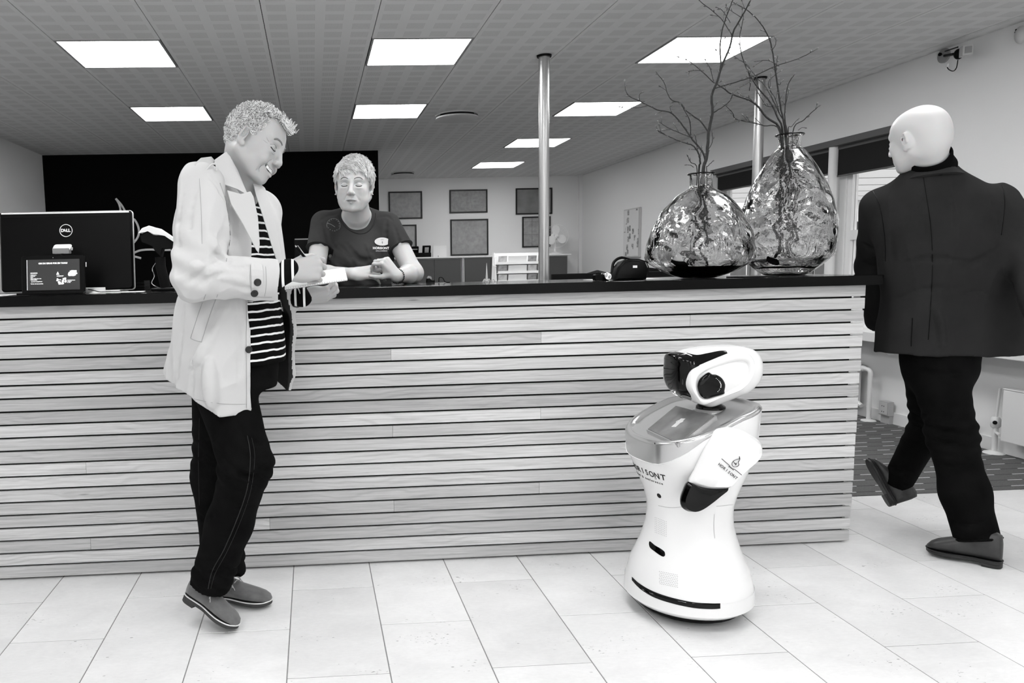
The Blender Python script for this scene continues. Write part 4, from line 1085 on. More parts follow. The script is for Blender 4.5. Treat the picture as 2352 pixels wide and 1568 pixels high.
M_rw = mat('robot_white_shell', 0.90, 0.22, spec=0.5, coat=0.4)
M_rs = mat('robot_silver_collar', 0.78, 0.20, metal=0.8)
M_rk = mat('robot_black_gloss', 0.015, 0.07, spec=0.3)
M_rseam = mat('robot_seam', 0.62, 0.6)
RC = Vector((1.263, 2.425, 0)); FA = radians(-170)
rf_, rl_ = Vector((cos(FA), sin(FA), 0)), Vector((-sin(FA), cos(FA), 0))       # robot's front and its left
rb = thing('service_robot', 'white hourglass service robot with black visor head standing before the oak counter', 'robot', (RC.x, RC.y, 0))
NR = 56
def topz(x): # height of the collar plane, x towards the front
    return 0.700 - 0.385 * max(0, x + .04) if x > -.04 else 0.700 + .02 * min(1, (-x - .04) / .1)
def rz(vpx): return P(1590, vpx, 2.42).z
rows = [(.040, .186, 0, 2.0), (.050, .196, 0, 2), (.075, .203, 0, 2), (.098, .205, 0, 2), (.100, .2035, 0, 2), (.103, .205, 0, 2),
        (rz(1357), .207, 0, 2), (rz(1330), .204, 0, 2), (rz(1311), .198, 0, 2), (rz(1288), .188, 0, 2), (rz(1265), .172, 0, 2), (rz(1242), .158, 0, 2), (rz(1219), .147, 0, 2), (rz(1196), .139, 0, 2.05), (rz(1173), .135, 0, 2.1),
        (rz(1150), .137, 0, 2.1), (rz(1127), .144, 0.02, 2.2), (rz(1104), .155, .06, 2.3), (rz(1081), .168, .12, 2.4), (rz(1058), .180, .22, 2.4), (rz(1035), .190, .34, 2.5)]
def ringpt(a, R, z, e, tilt):
    c, s = cos(a), sin(a)
    r = R / ((abs(c) ** e + abs(s) ** e) ** (1 / e))
    x, y = r * c, r * s * (1.0 if e <= 2 else .97)
    return RC + rf_ * x + rl_ * y + Vector((0, 0, z + tilt * (topz(x) - .645)))
rings = []
for z, R, tl, e in rows:
    rings.append([ringpt(2 * pi * k / NR, R, z, e, tl) for k in range(NR)])
def rim(R, dz, e=2.6, lo=None):
    out = []
    for k in range(NR):
        a = 2 * pi * k / NR; c, s = cos(a), sin(a); r = R / ((abs(c) ** e + abs(s) ** e) ** (1 / e))
        x, y = r * c, r * s * .97
        z = topz(x) + dz - (lo(x) if lo else 0)
        out.append(RC + rf_ * x + rl_ * y + Vector((0, 0, z)))
    return out
bib = lambda x: 0.014 + 0.058 * max(0, min(1, (x - .075) / .11)) ** 1.2
rings.append(rim(.196, -.0, 2.6, bib)); rings.append(rim(.192, .0, 2.6, bib))
body = loft(rings)
obj('body_shell', body, M_rw, rb, smooth=50)
cap = [rim(.1945, .0005, 2.6, bib), rim(.1970, -.010, 2.6), rim(.1965, -.006, 2.6), rim(.192, .000, 2.6), rim(.186, .0015, 2.6), rim(.178, -.003, 2.6), rim(.172, -.010, 2.6), rim(.150, -.011, 2.5), rim(.10, -.011, 2.3), rim(.05, -.011, 2), rim(.004, -.011, 2)]
capm = loft(cap)
obj('collar', capm, M_rs, rb, smooth=50)
B_b = bvh_of(body); B_c = bvh_of(capm)
# wheels and under-body
obj('undercarriage', lathe([(.150, .012), (.165, .020), (.175, .0395), (.01, .0396)], (RC.x, RC.y, 0), 32), M_blk_matt, rb)
for k in range(3):
    a = FA + 2 * pi * k / 3
    q = RC + Vector((cos(a) * .11, sin(a) * .11, .03))
    obj('wheel', tube([q - Vector((-sin(a), cos(a), 0)) * .012, q + Vector((-sin(a), cos(a), 0)) * .012], .0298, 16), M_blk, rb)
# tilted screen
pl_ = [hit(B_c, *q, .0012)[0] for q in ((1490, 990), (1554, 937), (1642, 960), (1557, 1019))]
cen = sum(pl_, Vector()) / 4; nrm = (pl_[1] - pl_[0]).cross(pl_[2] - pl_[0]).normalized(); nrm = nrm if nrm.z > 0 else -nrm
pl_ = [q - nrm * (q - cen).dot(nrm) + nrm * .0055 for q in pl_]; cen = sum(pl_, Vector()) / 4
def quadslab(q, t, s=1.0):
    c = sum(q, Vector()) / 4; q = [c + (p - c) * s for p in q]
    V = [tuple(p) for p in q] + [tuple(p - nrm * t) for p in q]
    return V, [(0, 1, 2, 3), (7, 6, 5, 4)] + [(k, 4 + k, 4 + (k + 1) % 4, (k + 1) % 4) for k in range(4)]
obj('screen_frame', quadslab(pl_, .012, 1.06), M_rs, rb)
M_rscr = mat('robot_screen_glass', 0.42, 0.06, spec=0.5, var=(9, .35))
scr = obj('screen', quadslab([p + nrm * .0015 for p in pl_], .003, 1.0), M_rscr, rb)
M_ico = mat('screen_icons', .78, .3, emit=.05)
obj('icon', obox(cen + nrm * .0020, (pl_[1] - pl_[0]).normalized(), nrm.cross(pl_[1] - pl_[0]).normalized(), nrm, .030, .008, .0004), M_ico, scr)
obj('icon', tube([cen + nrm * .0025 + (pl_[1] - pl_[0]).normalized() * (.008 + .011 * cos(2 * pi * k / 20)) + nrm.cross(pl_[1] - pl_[0]).normalized() * .011 * sin(2 * pi * k / 20) for k in range(20)], .0012, 5, closed=True), M_ico, scr)
# marks on the shell
obj('mic_hole', spot(B_c, 1504, 1018, .0030, .0008, sy=.5), M_rk, rb)
obj('sensor', spot(B_b, 1506, 1098, .0045), M_rs, rb)
obj('camera_eye', spot(B_b, 1514, 1138, .0085), M_rk, rb)
obj('handle_slot', ribbon(B_b, [(1491, 1246), (1494, 1243), (1505, 1252), (1517, 1259), (1526, 1266), (1528, 1272)], [(1491, 1250), (1494, 1258), (1504, 1266), (1515, 1274), (1524, 1278), (1528, 1275)], .0012), M_rk, rb)
obj('sensor_band', ribbon(B_b, [(1452, 1324), (1470, 1340), (1500, 1357), (1540, 1371), (1590, 1382), (1630, 1385), (1654, 1385)], [(1452, 1332), (1470, 1351), (1500, 1370), (1540, 1384), (1590, 1395), (1630, 1398), (1654, 1397)], .0014), M_rk, rb)
obj('notch', ribbon(B_b, [(1508, 1402), (1514, 1404), (1520, 1406)], [(1508, 1412), (1514, 1416), (1520, 1418)], .0015, 2), M_rk, rb)
obj('seam', ribbon(B_b, [(1512, 1160), (1540, 1165), (1566, 1163)], [(1512, 1160.9), (1540, 1165.9), (1566, 1163.9)], .0006), M_rseam, rb)
obj('seam', ribbon(B_b, [(1645, 1162), (1665, 1160), (1684, 1158)], [(1645, 1162.9), (1665, 1160.9), (1684, 1158.9)], .0006), M_rseam, rb)
obj('seam', ribbon(B_b, [(1640, 1180), (1639, 1210), (1641, 1236)], [(1640.9, 1180), (1639.9, 1210), (1641.9, 1236)], .0006), M_rseam, rb)
gr = []
for i in range(8):
    for j in range(9):
        u, v = 1505 + i * 3.6, 1188 + j * 4.2 + i * 1.4
        try: gr.append(spot(B_b, u, v, .0010, .0007, 5))
        except Exception: pass
obj('speaker_holes', joinm(*gr), mat('speaker_hole', .55, .6), rb)
gr = []
for i in range(11):
    for j in range(8): gr.append(spot(B_b, 1515 + i * 4 + (j % 2) * 1.5, 1312 + j * 4 + i * .8, .0011, .0007, 5))
obj('speaker_holes', joinm(*gr), mat('speaker_hole_lower', .45, .6), rb)
# lettering on the chest, letter by letter around the shell
M_ink = mat('black_lettering', 0.05, 0.6)
ha = radians(-170) + radians(33)
zt_ = rz(1078)
def chest_letter(ch, ang, z, size):
    """angle measured from the robot's front towards its left"""
    d = (rf_ * cos(ang) + rl_ * sin(ang))
    o = Vector((RC.x, RC.y, z)) + d * 1.0
    l, n, i, t = B_b.ray_cast(o, -d)
    if l is None: return None
    n = n if n.dot(d) > 0 else -n
    tx_ = Vector((0, 0, 1)).cross(n).normalized(); tz_ = n.cross(tx_)
    M = Matrix(((tx_.x, tz_.x, n.x, l.x + n.x * .0006), (tx_.y, tz_.y, n.y, l.y + n.y * .0006), (tx_.z, tz_.z, n.z, l.z + n.z * .0006), (0, 0, 0, 1)))
    return text('letter', ch, size, M, None, None, depth=.0003, bold=size * .012)
lt = [chest_letter(ch, radians(-27 + 7.6 * k), rz(1074), .030) for k, ch in enumerate('HORISONT')]
obj('lettering', joinm(*[q for q in lt if q]), M_ink, rb, label='black HORISONT lettering on the chest')
lt = [chest_letter(ch, radians(-27 + 2.95 * k), rz(1090), .0125) for k, ch in enumerate('hotel & conference') if ch != ' ']
obj('lettering', joinm(*[q for q in lt if q]), mat('grey_lettering', .25, .6), rb, label='small hotel & conference lettering under the name')

# arms: thick rounded blades
def px_outline(crop, Y, s=2.1775, o=(1400, 760)):
    return [(lambda q: (q.x, q.z))(P(o[0] + u / s, o[1] + v / s, Y)) for u, v in crop]
def smooth2(pts, n=4):
    q = [Vector((p[0], p[1], 0)) for p in pts]; m = len(q); out = []
    for i in range(m):
        a, b, c, d = q[i - 1], q[i], q[(i + 1) % m], q[(i + 2) % m]
        for k in range(n):
            t = k / n; r = 0.5 * ((2 * b) + (c - a) * t + (2 * a - 5 * b + 4 * c - d) * t * t + (3 * b - a - 3 * c + d) * t ** 3)
            out.append((r.x, r.y))
    return out
def pillow(out, Y, th, steps=5, round_=.30, crown=.004):
    """outline in x,z turned into a plate with rounded edges; front at Y - th/2"""
    n = len(out); cx = sum(p[0] for p in out) / n; cz = sum(p[1] for p in out) / n
    def inset(s):
        return [(cx + (p[0] - cx) * s, cz + (p[1] - cz) * s) for p in out]
    rr = []
    for i in range(steps + 1):
        a = pi / 2 * i / steps
        rr.append((1 - round_ * .35 * (1 - sin(a)), Y + th / 2 - th * .4 * sin(a)))
    for i in range(steps, -1, -1):
        a = pi / 2 * i / steps
        rr.append((1 - round_ * .35 * (1 - sin(a)), Y - th / 2 + th * .4 * sin(a)))
    rr.append((.6, Y - th / 2 - crown * .7)); rr.append((.2, Y - th / 2 - crown))
    return loft([[(p[0], y, p[1]) for p in inset(s)] for s, y in rr])
YA = 2.425 - .215
white = [(548, 502), (575, 492), (620, 488), (665, 498), (705, 516), (745, 540), (772, 565), (780, 595), (776, 625), (755, 655), (715, 690), (680, 722), (645, 757), (610, 792), (565, 797), (510, 795), (460, 784), (412, 762), (440, 705), (470, 640), (500, 580), (525, 535)]
black = [(412, 762), (460, 784), (510, 795), (565, 797), (610, 792), (570, 826), (520, 866), (470, 900), (430, 913), (395, 905), (375, 885), (372, 850), (385, 810)]
def arm(Yc, mir):
    t = obj('arm', pillow(smooth2(px_outline(white, YA), 3), Yc, .040), M_rw, rb, smooth=50)
    obj('arm_tip', pillow(smooth2(px_outline(black, YA), 3), Yc, .037, crown=.003), M_rk, t, smooth=50)
    return t
ar = arm(YA + .02, 1)
sh_ = P(1700, 1010, YA)
obj('shoulder_joint', tube([(sh_.x - .02, YA + .035, sh_.z - .01), (sh_.x - .02, YA + .10, sh_.z - .01)], .042, 20), M_rw, rb, smooth=50)
ar2 = arm(2.425 + .205, -1); ar2.location.x += .11; ar2.location.z += .01
obj('shoulder_joint', tube([(sh_.x - .02, 2.425 + .10, sh_.z - .01), (sh_.x - .02, 2.425 + .19, sh_.z - .01)], .042, 20), M_rw, rb, smooth=50)
# flame mark and name on the arm, running down to the right
def ap(u, v, d=0.0): # pixels of the 1440..1780 x 900..1220 study
    return P(1440 + u / 4.9, 900 + v / 4.9, YA) + Vector((0, -.0065 - d, 0))
B_arm = None
LG = []
for pts in ([(1055, 745), (1100, 785), (1135, 815), (1160, 850), (1200, 865), (1240, 895), (1278, 928)], [(1130, 835), (1150, 838), (1170, 855), (1188, 875)],
            [(1252, 718), (1252, 745), (1228, 752), (1195, 765), (1172, 790), (1170, 812), (1185, 832), (1205, 836)], [(1252, 718), (1258, 750), (1240, 785), (1248, 808), (1235, 828), (1210, 836)],
            [(1190, 780), (1200, 800), (1208, 795), (1212, 815), (1222, 790)]):
    LG.append(tube([ap(*p_) for p_ in [(q.x, q.y) for q in spline([(a, b, 0) for a, b in pts], 4)]], .0009, 5))
obj('flame_mark', joinm(*LG), M_ink, ar)
for k, ch in enumerate('HORISONT'):
    t = k / 7; c = ap(1030 + t * 186, 812 + t * 150)
    a0, a1 = ap(1030, 812), ap(1216, 962); tx_ = (a1 - a0).normalized(); tz_ = Vector((0, -1, 0)).cross(tx_) * 1.0
    tz_ = -tz_ if tz_.z < 0 else tz_
    M = Matrix(((tx_.x, tz_.x, 0, c.x), (tx_.y, tz_.y, -1, c.y), (tx_.z, tz_.z, 0, c.z), (0, 0, 0, 1)))
    obj('letter', text('letter', ch, .0125, M, None, None, depth=.0003, bold=.0001), M_ink, ar)

# head
YH = 2.425
hd_out = [(1536, 835), (1537, 821), (1544, 813), (1570, 807), (1595, 800), (1621, 795.5), (1652, 793), (1682, 792.5), (1712, 797), (1730, 809), (1738, 830), (1737.6, 852), (1730, 873), (1716, 888), (1700, 900), (1678, 909), (1650, 920), (1621, 931), (1607, 928), (1594, 922), (1573, 915), (1560, 908), (1547, 898), (1540, 886), (1535.5, 869), (1535, 850)]
ho = smooth2([(lambda q: (q.x, q.z))(P(u, v, YH)) for u, v in hd_out], 7)
n_ = len(ho); cx_ = sum(p[0] for p in ho) / n_; cz_ = sum(p[1] for p in ho) / n_
rr = []
NT = 48
for i in range(NT + 1):
    t = -1 + 2 * i / NT
    tt_ = math.copysign(abs(t) ** .8, t)
    s = max(.02, (1 - abs(tt_) ** 3.2)) ** .45
    rr.append([(cx_ + (p[0] - cx_) * s, YH - tt_ * .100, cz_ + (p[1] - cz_) * s) for p in ho])
hd = loft(rr)
bound = [(1569, 780), (1570, 808), (1578, 812), (1592, 830), (1592, 850), (1588, 865), (1586, 890), (1590, 908), (1594, 960)]
def inpoly(x, y, poly):
    c = False; n = len(poly)
    for i in range(n):
        x1, y1 = poly[i]; x2, y2 = poly[i - 1]
        if (y1 > y) != (y2 > y) and x < (x2 - x1) * (y - y1) / (y2 - y1) + x1: c = not c
    return c
polyb = [(lambda q: (q.x, q.z))(P(u, v, YH - .045)) for u, v in bound] + [(.9, .4), (.9, 1.2)]
mi = []
for f in hd[1]:
    c = sum((Vector(hd[0][i]) for i in f), Vector()) / len(f)
    mi.append(1 if inpoly(c.x, c.z, polyb) else 0)
head = obj('head', (hd[0], hd[1], mi), [M_rw, M_rk], rb, smooth=60)
B_h = bvh_of(hd)
cheek = [(1584, 885), (1585, 870), (1592, 852), (1609, 839), (1630, 830), (1655, 821), (1680, 813), (1702, 808), (1722, 813), (1733, 829), (1734, 850), (1726, 872), (1706, 895), (1680, 906), (1650, 917), (1622, 930), (1608, 927), (1598, 912), (1588, 898)]
inner = [(1600, 888), (1603, 870), (1613, 858), (1640, 845), (1675, 833), (1708, 829), (1720, 840), (1717, 862), (1700, 882), (1670, 898), (1640, 909), (1614, 915), (1604, 903)]
ear = [(1626, 854.5), (1634, 859), (1645, 860), (1657, 868), (1664, 882), (1662, 897), (1661, 904), (1640, 910.5), (1622, 915), (1611, 911), (1604, 900), (1601, 887), (1604, 873), (1613, 863)]
YE = YH - .094
def pxo(l, Y): return [(lambda q: (q.x, q.z))(P(u, v, Y)) for u, v in l]
co = smooth2(pxo(cheek, YE), 4); io = smooth2(pxo(inner, YE), 4)
m_ = len(co)
def resamp(o, n):
    o = [Vector((a, b, 0)) for a, b in o]; L = [0]
    for i in range(len(o)): L.append(L[-1] + (o[(i + 1) % len(o)] - o[i]).length)
    out = []
    for k in range(n):
        s = L[-1] * k / n; i = max(j for j in range(len(o)) if L[j] <= s + 1e-12)
        t = (s - L[i]) / max(L[i + 1] - L[i], 1e-9); q = o[i].lerp(o[(i + 1) % len(o)], t); out.append((q.x, q.y))
    return out
co, io = resamp(co, 72), resamp(io, 72)
def lay(o, y): return [(p[0], y, p[1]) for p in o]
def mix(a, b, t): return [(p[0] * (1 - t) + q[0] * t, p[1] * (1 - t) + q[1] * t) for p, q in zip(a, b)]
ringm = loft([lay(mix(co, io, -.04), YE + .05), lay(mix(co, io, -.02), YE + .012), lay(mix(co, io, .05), YE + .001), lay(mix(co, io, .25), YE - .006), lay(mix(co, io, .6), YE - .007), lay(mix(co, io, .9), YE - .003), lay(io, YE + .003), lay(mix(io, [(sum(p[0] for p in io) / 72, sum(p[1] for p in io) / 72)] * 72, .5), YE + .001), lay([(sum(p[0] for p in io) / 72, sum(p[1] for p in io) / 72)] * 72, YE + .0005)], cap=False)
obj('cheek_panel', ringm, M_rw, head, smooth=50)
far = [(v[0], 2 * YH - v[1], v[2]) for v in ringm[0]]
obj('cheek_panel', (far, [tuple(reversed(f)) for f in ringm[1]]), M_rw, head, smooth=50)
obj('ear_disc', pillow(smooth2(pxo(ear, YE), 3), YE - .004, .012, crown=.001), M_rk, head, smooth=50)
M_led = mat('led_dots', .95, .3, emit=.6)
dots_ = []
for k, (u, v) in enumerate([(1645, 868.5), (1648, 871), (1651, 874), (1653.5, 877), (1655, 880), (1656, 883), (1656, 886), (1655.5, 889), (1653, 893.5), (1651.5, 896.5), (1649, 899)]):
    q = P(u, v, YE - .0115); dots_.append(ball(q, .0015 if 2 < k < 8 else .0009, 8, 6))
obj('led_ring', joinm(*dots_), M_led, head)
obj('top_strip', ribbon(B_h, [(1577, 810), (1600, 815), (1625, 811), (1650, 806), (1666, 805), (1670, 809)], [(1580, 852), (1598, 842), (1617, 834), (1645, 825), (1663, 819), (1671, 813)], .0008, 8), M_rk, head)
obj('chin_sensor', ribbon(B_h, [(1562, 909), (1568, 906), (1578, 908), (1588, 912)], [(1563, 914), (1572, 919), (1582, 922), (1591, 922)], .0015), M_rs, head)
lens, _nn = hit(B_h, 1569, 877, .001)
obj('front_camera', joinm(tube([lens + Vector((-.001, .003 * cos(2 * pi * k / 12), .008 * sin(2 * pi * k / 12))) for k in range(12)], .0008, 5, closed=True)), mat('dark_metal_ring', .3, .3, metal=.8), head)
nk = P(1632, 940, 2.425)
obj('neck', lathe([(.030, -.02), (.040, .0), (.046, .014), (.046, .024), (.030, .035)], (nk.x, nk.y, nk.z - .012), 32), M_rk, rb, smooth=40)
obj('neck_ring', lathe([(.047, -.004), (.055, .0), (.056, .006), (.050, .011), (.0465, .010)], (nk.x, nk.y, nk.z - .006), 40), M_rs, rb, smooth=50)
# ================================================================== GLASS VASES WITH BRANCHES
M_vglass = mat('recycled_glass', 0.93, 0.02, trans=1.0, ior=1.47, spec=0.5)
nb = NB(M_vglass)
tc = nb.node('ShaderNodeTexCoord').outputs['Object']
n1 = nb.noise(nb.mapping(tc, (1, 1, .5)), 10, 2, .5, 1.2); n2 = nb.noise(tc, 55, 2, .5, .3)
nb.bump(nb.m('ADD', n1, nb.m('MULTIPLY', n2, .12)), .30, .03)
M_dliq = mat('dark_glass_base', 0.05, 0.03, trans=0.0, spec=0.9)
M_water = mat('clouded_water', 0.80, 0.02, trans=1.0, ior=1.33)
M_bark = mat('twig_bark', 0.13, 0.7, var=(60, .4)); M_bud = mat('twig_buds', 0.35, 0.5, var=(90, .7))
def vase(lab, Y, cpx, rimv, prof, base_v, dark):
    s = 3.92; c = P(cpx, base_v, Y); c.z = TOP
    ref = P(cpx, base_v, Y)
    t = thing('glass_vase', lab, 'vase', (c.x, c.y, TOP), group='tall glass vases on the counter')
    kx = (P(cpx + 100, base_v, Y).x - c.x) / 100
    outer = []
    for v, h in prof:
        z = P(cpx, 260 + v / s, Y).z - ref.z
        outer.append((h / s * kx, max(z, 0.0)))
    outer = sorted(outer, key=lambda q: q[1])
    ov = [(q.x, q.y) for q in spline([(a, b, 0) for a, b in outer], 7)]
    n = 96; V = []; F = []
    def rr(r, z, a, amp): # hand-blown unevenness: real relief of the wall
        w = amp * (sin(3 * a + 9 * z) + .7 * sin(7 * a - 40 * z) + .5 * sin(13 * a + 55 * z) + .5 * sin(5 * a + 90 * z))
        return r * (1 + w * .006) + w * .0006 * 1.0
    rings = []
    for r, z in [(.001, .0005)] + [(r, z + .0005) for r, z in ov]:
        rings.append([(c.x + rr(r, z, 2 * pi * k / n, 1 if r > .05 else .2) * cos(2 * pi * k / n), c.y + rr(r, z, 2 * pi * k / n, 1 if r > .05 else .2) * sin(2 * pi * k / n), TOP + z) for k in range(n)])
    inn = [(max(r - .0045, .002), z + (.012 if z < .03 else .0)) for r, z in reversed(ov[:-1])]
    for r, z in inn + [(.001, inn[-1][1])]:
        a_ = lambda k: 2 * pi * k / n
        rings.append([(c.x + rr(r, z, a_(k) + .35, 1.6 if r > .05 else .2) * cos(a_(k)), c.y + rr(r, z, a_(k) + .35, 1.6 if r > .05 else .2) * sin(a_(k)), TOP + z) for k in range(n)])
    obj('glass', loft(rings), M_vglass, t, smooth=True)
    rt = outer[-1]
    obj('rim', tube([(c.x + (rt[0] + .003) * cos(2 * pi * k / 40), c.y + (rt[0] + .003) * sin(2 * pi * k / 40), TOP + rt[1] - .001) for k in range(40)], .0035, 8, closed=True), M_rk if dark else M_vglass, t, smooth=True)
    return t, c, ov, rt
pr1 = [(1478, 125), (1468, 165), (1430, 270), (1345, 405), (1290, 440), (1185, 432), (1070, 405), (955, 360), (850, 295), (740, 200), (690, 130), (660, 93), (600, 90), (560, 91), (540, 98)]
pr2 = [(1455, 135), (1448, 165), (1395, 240), (1290, 350), (1235, 372), (1100, 378), (960, 375), (830, 345), (700, 305), (550, 240), (360, 135), (312, 90), (260, 84), (215, 88), (190, 100)]
v1, c1, o1, r1_ = vase('squat bulbous glass vase with a dark base, left of the taller one', 3.13, 1605, 396, pr1, 637, True)
v2, c2, o2, r2_ = vase('taller pear-shaped glass vase with bare twigs, right of the squat one', 3.235, 1803, 307, pr2, 631, True)
def fill(nm, c, ov, z1, m, par, shrink=.0075):
    pts = [(max(r - shrink, .003), z) for r, z in ov if .014 < z < z1]
    obj(nm, lathe([(.002, pts[0][1])] + pts + [(pts[-1][0], pts[-1][1] + .001), (.002, pts[-1][1] + .001)], (c.x, c.y, TOP), 48), m, par, smooth=50)
fill('dark_base', c1, o1, .056, M_dliq, v1)
fill('water', c2, o2, .075, M_water, v2)

BR = []
def pxb(pts, Y0, Y1, s=2.3054, o=(1400, 0)):
    n = len(pts); out = []
    for i, (u, v) in enumerate(pts):
        t = i / max(n - 1, 1); out.append(P(o[0] + u / s, o[1] + v / s, Y0 + (Y1 - Y0) * t))
    return out
rb_ = random.Random(11)
def twig(lines, lab, c, foot, nb_=1.0):
    """lines: (pixel polyline, start depth, end depth, start radius, end radius); first line starts at the vase mouth"""
    t = thing('branch', lab, 'branch', (c.x, c.y, TOP + .06), group='bare budding branches in the vases')
    wood, buds = [], []
    for i, (pts, y0, y1, ra, rb2) in enumerate(lines):
        if i == 0: cx0 = 478 if c is c1 else 938; pts = [(cx0 + (pts[0][0] - cx0) * .62, pts[0][1])] + list(pts[1:])
        q = pxb(pts, y0, y1)
        if i == 0: q = [Vector(foot)] + [Vector(foot).lerp(q[0], .5) + Vector((.004, 0, 0))] + q
        q = spline(q, 5); n = len(q)
        q = [p + Vector((rb_.uniform(-1, 1), rb_.uniform(-1, 1), rb_.uniform(-1, 1))) * .0008 for p in q]
        ra *= 1.35; rb2 *= 1.7; wood.append(tube(q, [ra + (rb2 - ra) * k / (n - 1) for k in range(n)], 6))
        L = 0; side = 1; start = 3 if i else 14
        for k in range(start, n):
            L += (q[k] - q[k - 1]).length
            if L > .034 * rb_.uniform(.7, 1.3) / nb_ or k == n - 1:
                L = 0; side = -side
                d = (q[k] - q[k - 1]).normalized(); s_ = d.cross(Vector((rb_.uniform(-.4, .4), 1, rb_.uniform(-.4, .4)))).normalized() * side
                dd = d if k == n - 1 else (d * .8 + s_ * .6).normalized()
                ln = rb_.uniform(.010, .017); st = q[k]
                if rb_.random() < .3 and k < n - 2:
                    e = st + dd * rb_.uniform(.015, .035); wood.append(tube([st, e], [.0010, .0007], 5)); st = e
                buds.append(tube([st, st + dd * ln * .35, st + dd * ln * .7, st + dd * ln], [.0012, .0029, .0022, .0004], 6))
    obj('stem', joinm(*wood), M_bark, t, smooth=True)
    obj('buds', joinm(*buds), M_bud, t, smooth=True, kind='stuff')
    return t
m1 = c1.x, c1.y
twig([([(508, 905), (515, 830), (525, 700), (545, 600), (541, 510), (570, 430), (603, 330), (640, 240), (655, 170), (700, 90), (745, 5)], 3.13, 3.06, .0055, .0016),
      ([(570, 430), (590, 340), (585, 250), (600, 150), (630, 60), (655, -5)], 3.10, 3.16, .0025, .0012),
      ([(545, 600), (600, 565), (640, 530), (650, 500)], 3.12, 3.0, .0018, .001),
      ([(525, 700), (480, 640), (410, 590), (375, 545), (330, 530), (305, 490), (290, 440), (250, 385)], 3.12, 3.2, .0022, .0009),
      ([(548, 470), (650, 440), (760, 405), (880, 350), (1000, 310), (1090, 265)], 3.10, 3.0, .0018, .0009),
      ([(650, 190), (600, 110), (540, 55), (480, 8)], 3.08, 3.2, .0014, .0008), ([(640, 120), (600, 60), (570, 40)], 3.08, 3.15, .001, .0007), ([(700, 95), (650, 60), (620, 40)], 3.08, 3.0, .001, .0007),
      ([(555, 440), (480, 370), (420, 325), (370, 305)], 3.11, 3.2, .0015, .0008), ([(550, 430), (535, 370), (510, 320)], 3.1, 3.0, .001, .0007), ([(500, 375), (450, 372), (415, 380)], 3.15, 3.1, .001, .0007)],
     'tallest branch of the squat vase, forking above the ceiling light', c1, (c1.x + .03, c1.y, TOP + .062))
twig([([(500, 905), (508, 860), (490, 800), (440, 740), (400, 680), (330, 600), (250, 580), (160, 535), (95, 500), (80, 435)], 3.12, 3.25, .004, .0009),
      ([(430, 715), (425, 640), (400, 590), (375, 545)], 3.14, 3.05, .0014, .0008), ([(440, 730), (350, 695), (300, 670), (265, 645)], 3.14, 3.2, .0014, .0008),
      ([(330, 600), (320, 570), (325, 560)], 3.18, 3.2, .001, .0007), ([(200, 560), (150, 570), (60, 565)], 3.2, 3.22, .001, .0007), ([(160, 535), (158, 505), (168, 490)], 3.2, 3.2, .001, .0007)],
     'branch of the squat vase reaching far left towards the lights', c1, (c1.x - .02, c1.y + .02, TOP + .062))
twig([([(470, 905), (480, 860), (470, 810), (440, 770), (380, 750), (310, 720), (255, 690)], 3.13, 3.05, .0035, .0009),
      ([(470, 810), (460, 760), (455, 720)], 3.13, 3.1, .001, .0007), ([(478, 850), (485, 800), (487, 775)], 3.13, 3.15, .001, .0007), ([(310, 720), (265, 700), (250, 680)], 3.07, 3.06, .001, .0007)],
     'short drooping branch of the squat vase, lowest on the left', c1, (c1.x - .03, c1.y - .02, TOP + .062))
twig([([(455, 900), (430, 860), (415, 830)], 3.11, 3.08, .0018, .0008), ([(446, 885), (430, 875), (412, 872)], 3.1, 3.1, .001, .0007)], 'shortest twig at the squat vase\'s rim', c1, (c1.x - .05, c1.y, TOP + .062))
twig([([(535, 905), (520, 880), (545, 855)], 3.12, 3.12, .0015, .0008), ([(524, 790), (540, 765), (546, 735), (544, 705)], 3.12, 3.12, .001, .0008)], 'small twig beside the thick stem of the squat vase', c1, (c1.x + .02, c1.y - .02, TOP + .062))
twig([([(890, 708), (830, 620), (760, 540), (650, 500), (600, 465), (560, 440)], 3.24, 3.15, .0045, .0012), ([(760, 540), (740, 520), (690, 505)], 3.2, 3.1, .0012, .0007), ([(655, 500), (680, 470), (750, 430), (770, 400)], 3.18, 3.25, .0012, .0007)],
     'thick branch of the taller vase leaning left', c2, (c2.x - .04, c2.y, TOP + .08))
twig([([(903, 708), (890, 620), (850, 540), (790, 470), (745, 400), (700, 290), (690, 200), (710, 90)], 3.24, 3.3, .0038, .0009), ([(745, 400), (735, 350), (640, 285)], 3.27, 3.3, .0012, .0007), ([(740, 480), (745, 430), (730, 370)], 3.27, 3.2, .0012, .0007), ([(790, 470), (770, 400), (720, 340)], 3.25, 3.2, .001, .0007)],
     'branch of the taller vase rising in front of the ceiling light', c2, (c2.x - .02, c2.y + .02, TOP + .08))
twig([([(925, 708), (905, 560), (882, 400), (862, 265), (840, 190), (790, 110), (730, 55), (665, 18)], 3.23, 3.2, .0036, .0009), ([(862, 265), (880, 235), (880, 210)], 3.2, 3.2, .0012, .0008), ([(880, 400), (885, 330), (890, 300)], 3.2, 3.2, .001, .0007), ([(890, 440), (900, 450), (908, 435)], 3.2, 3.2, .001, .0007), ([(900, 350), (840, 320), (780, 325)], 3.2, 3.22, .0012, .0007)],
     'tallest branch of the taller vase, arching left at its tip', c2, (c2.x + .01, c2.y - .02, TOP + .08))
twig([([(945, 708), (900, 600), (860, 520), (820, 450), (760, 400)], 3.25, 3.35, .003, .0008), ([(870, 540), (850, 470), (855, 400)], 3.27, 3.3, .001, .0007), ([(880, 560), (830, 560), (780, 480)], 3.27, 3.2, .001, .0007), ([(900, 600), (880, 530), (840, 440), (900, 380)], 3.26, 3.2, .001, .0007)],
     'tangled middle branch of the taller vase', c2, (c2.x + .03, c2.y + .03, TOP + .08))
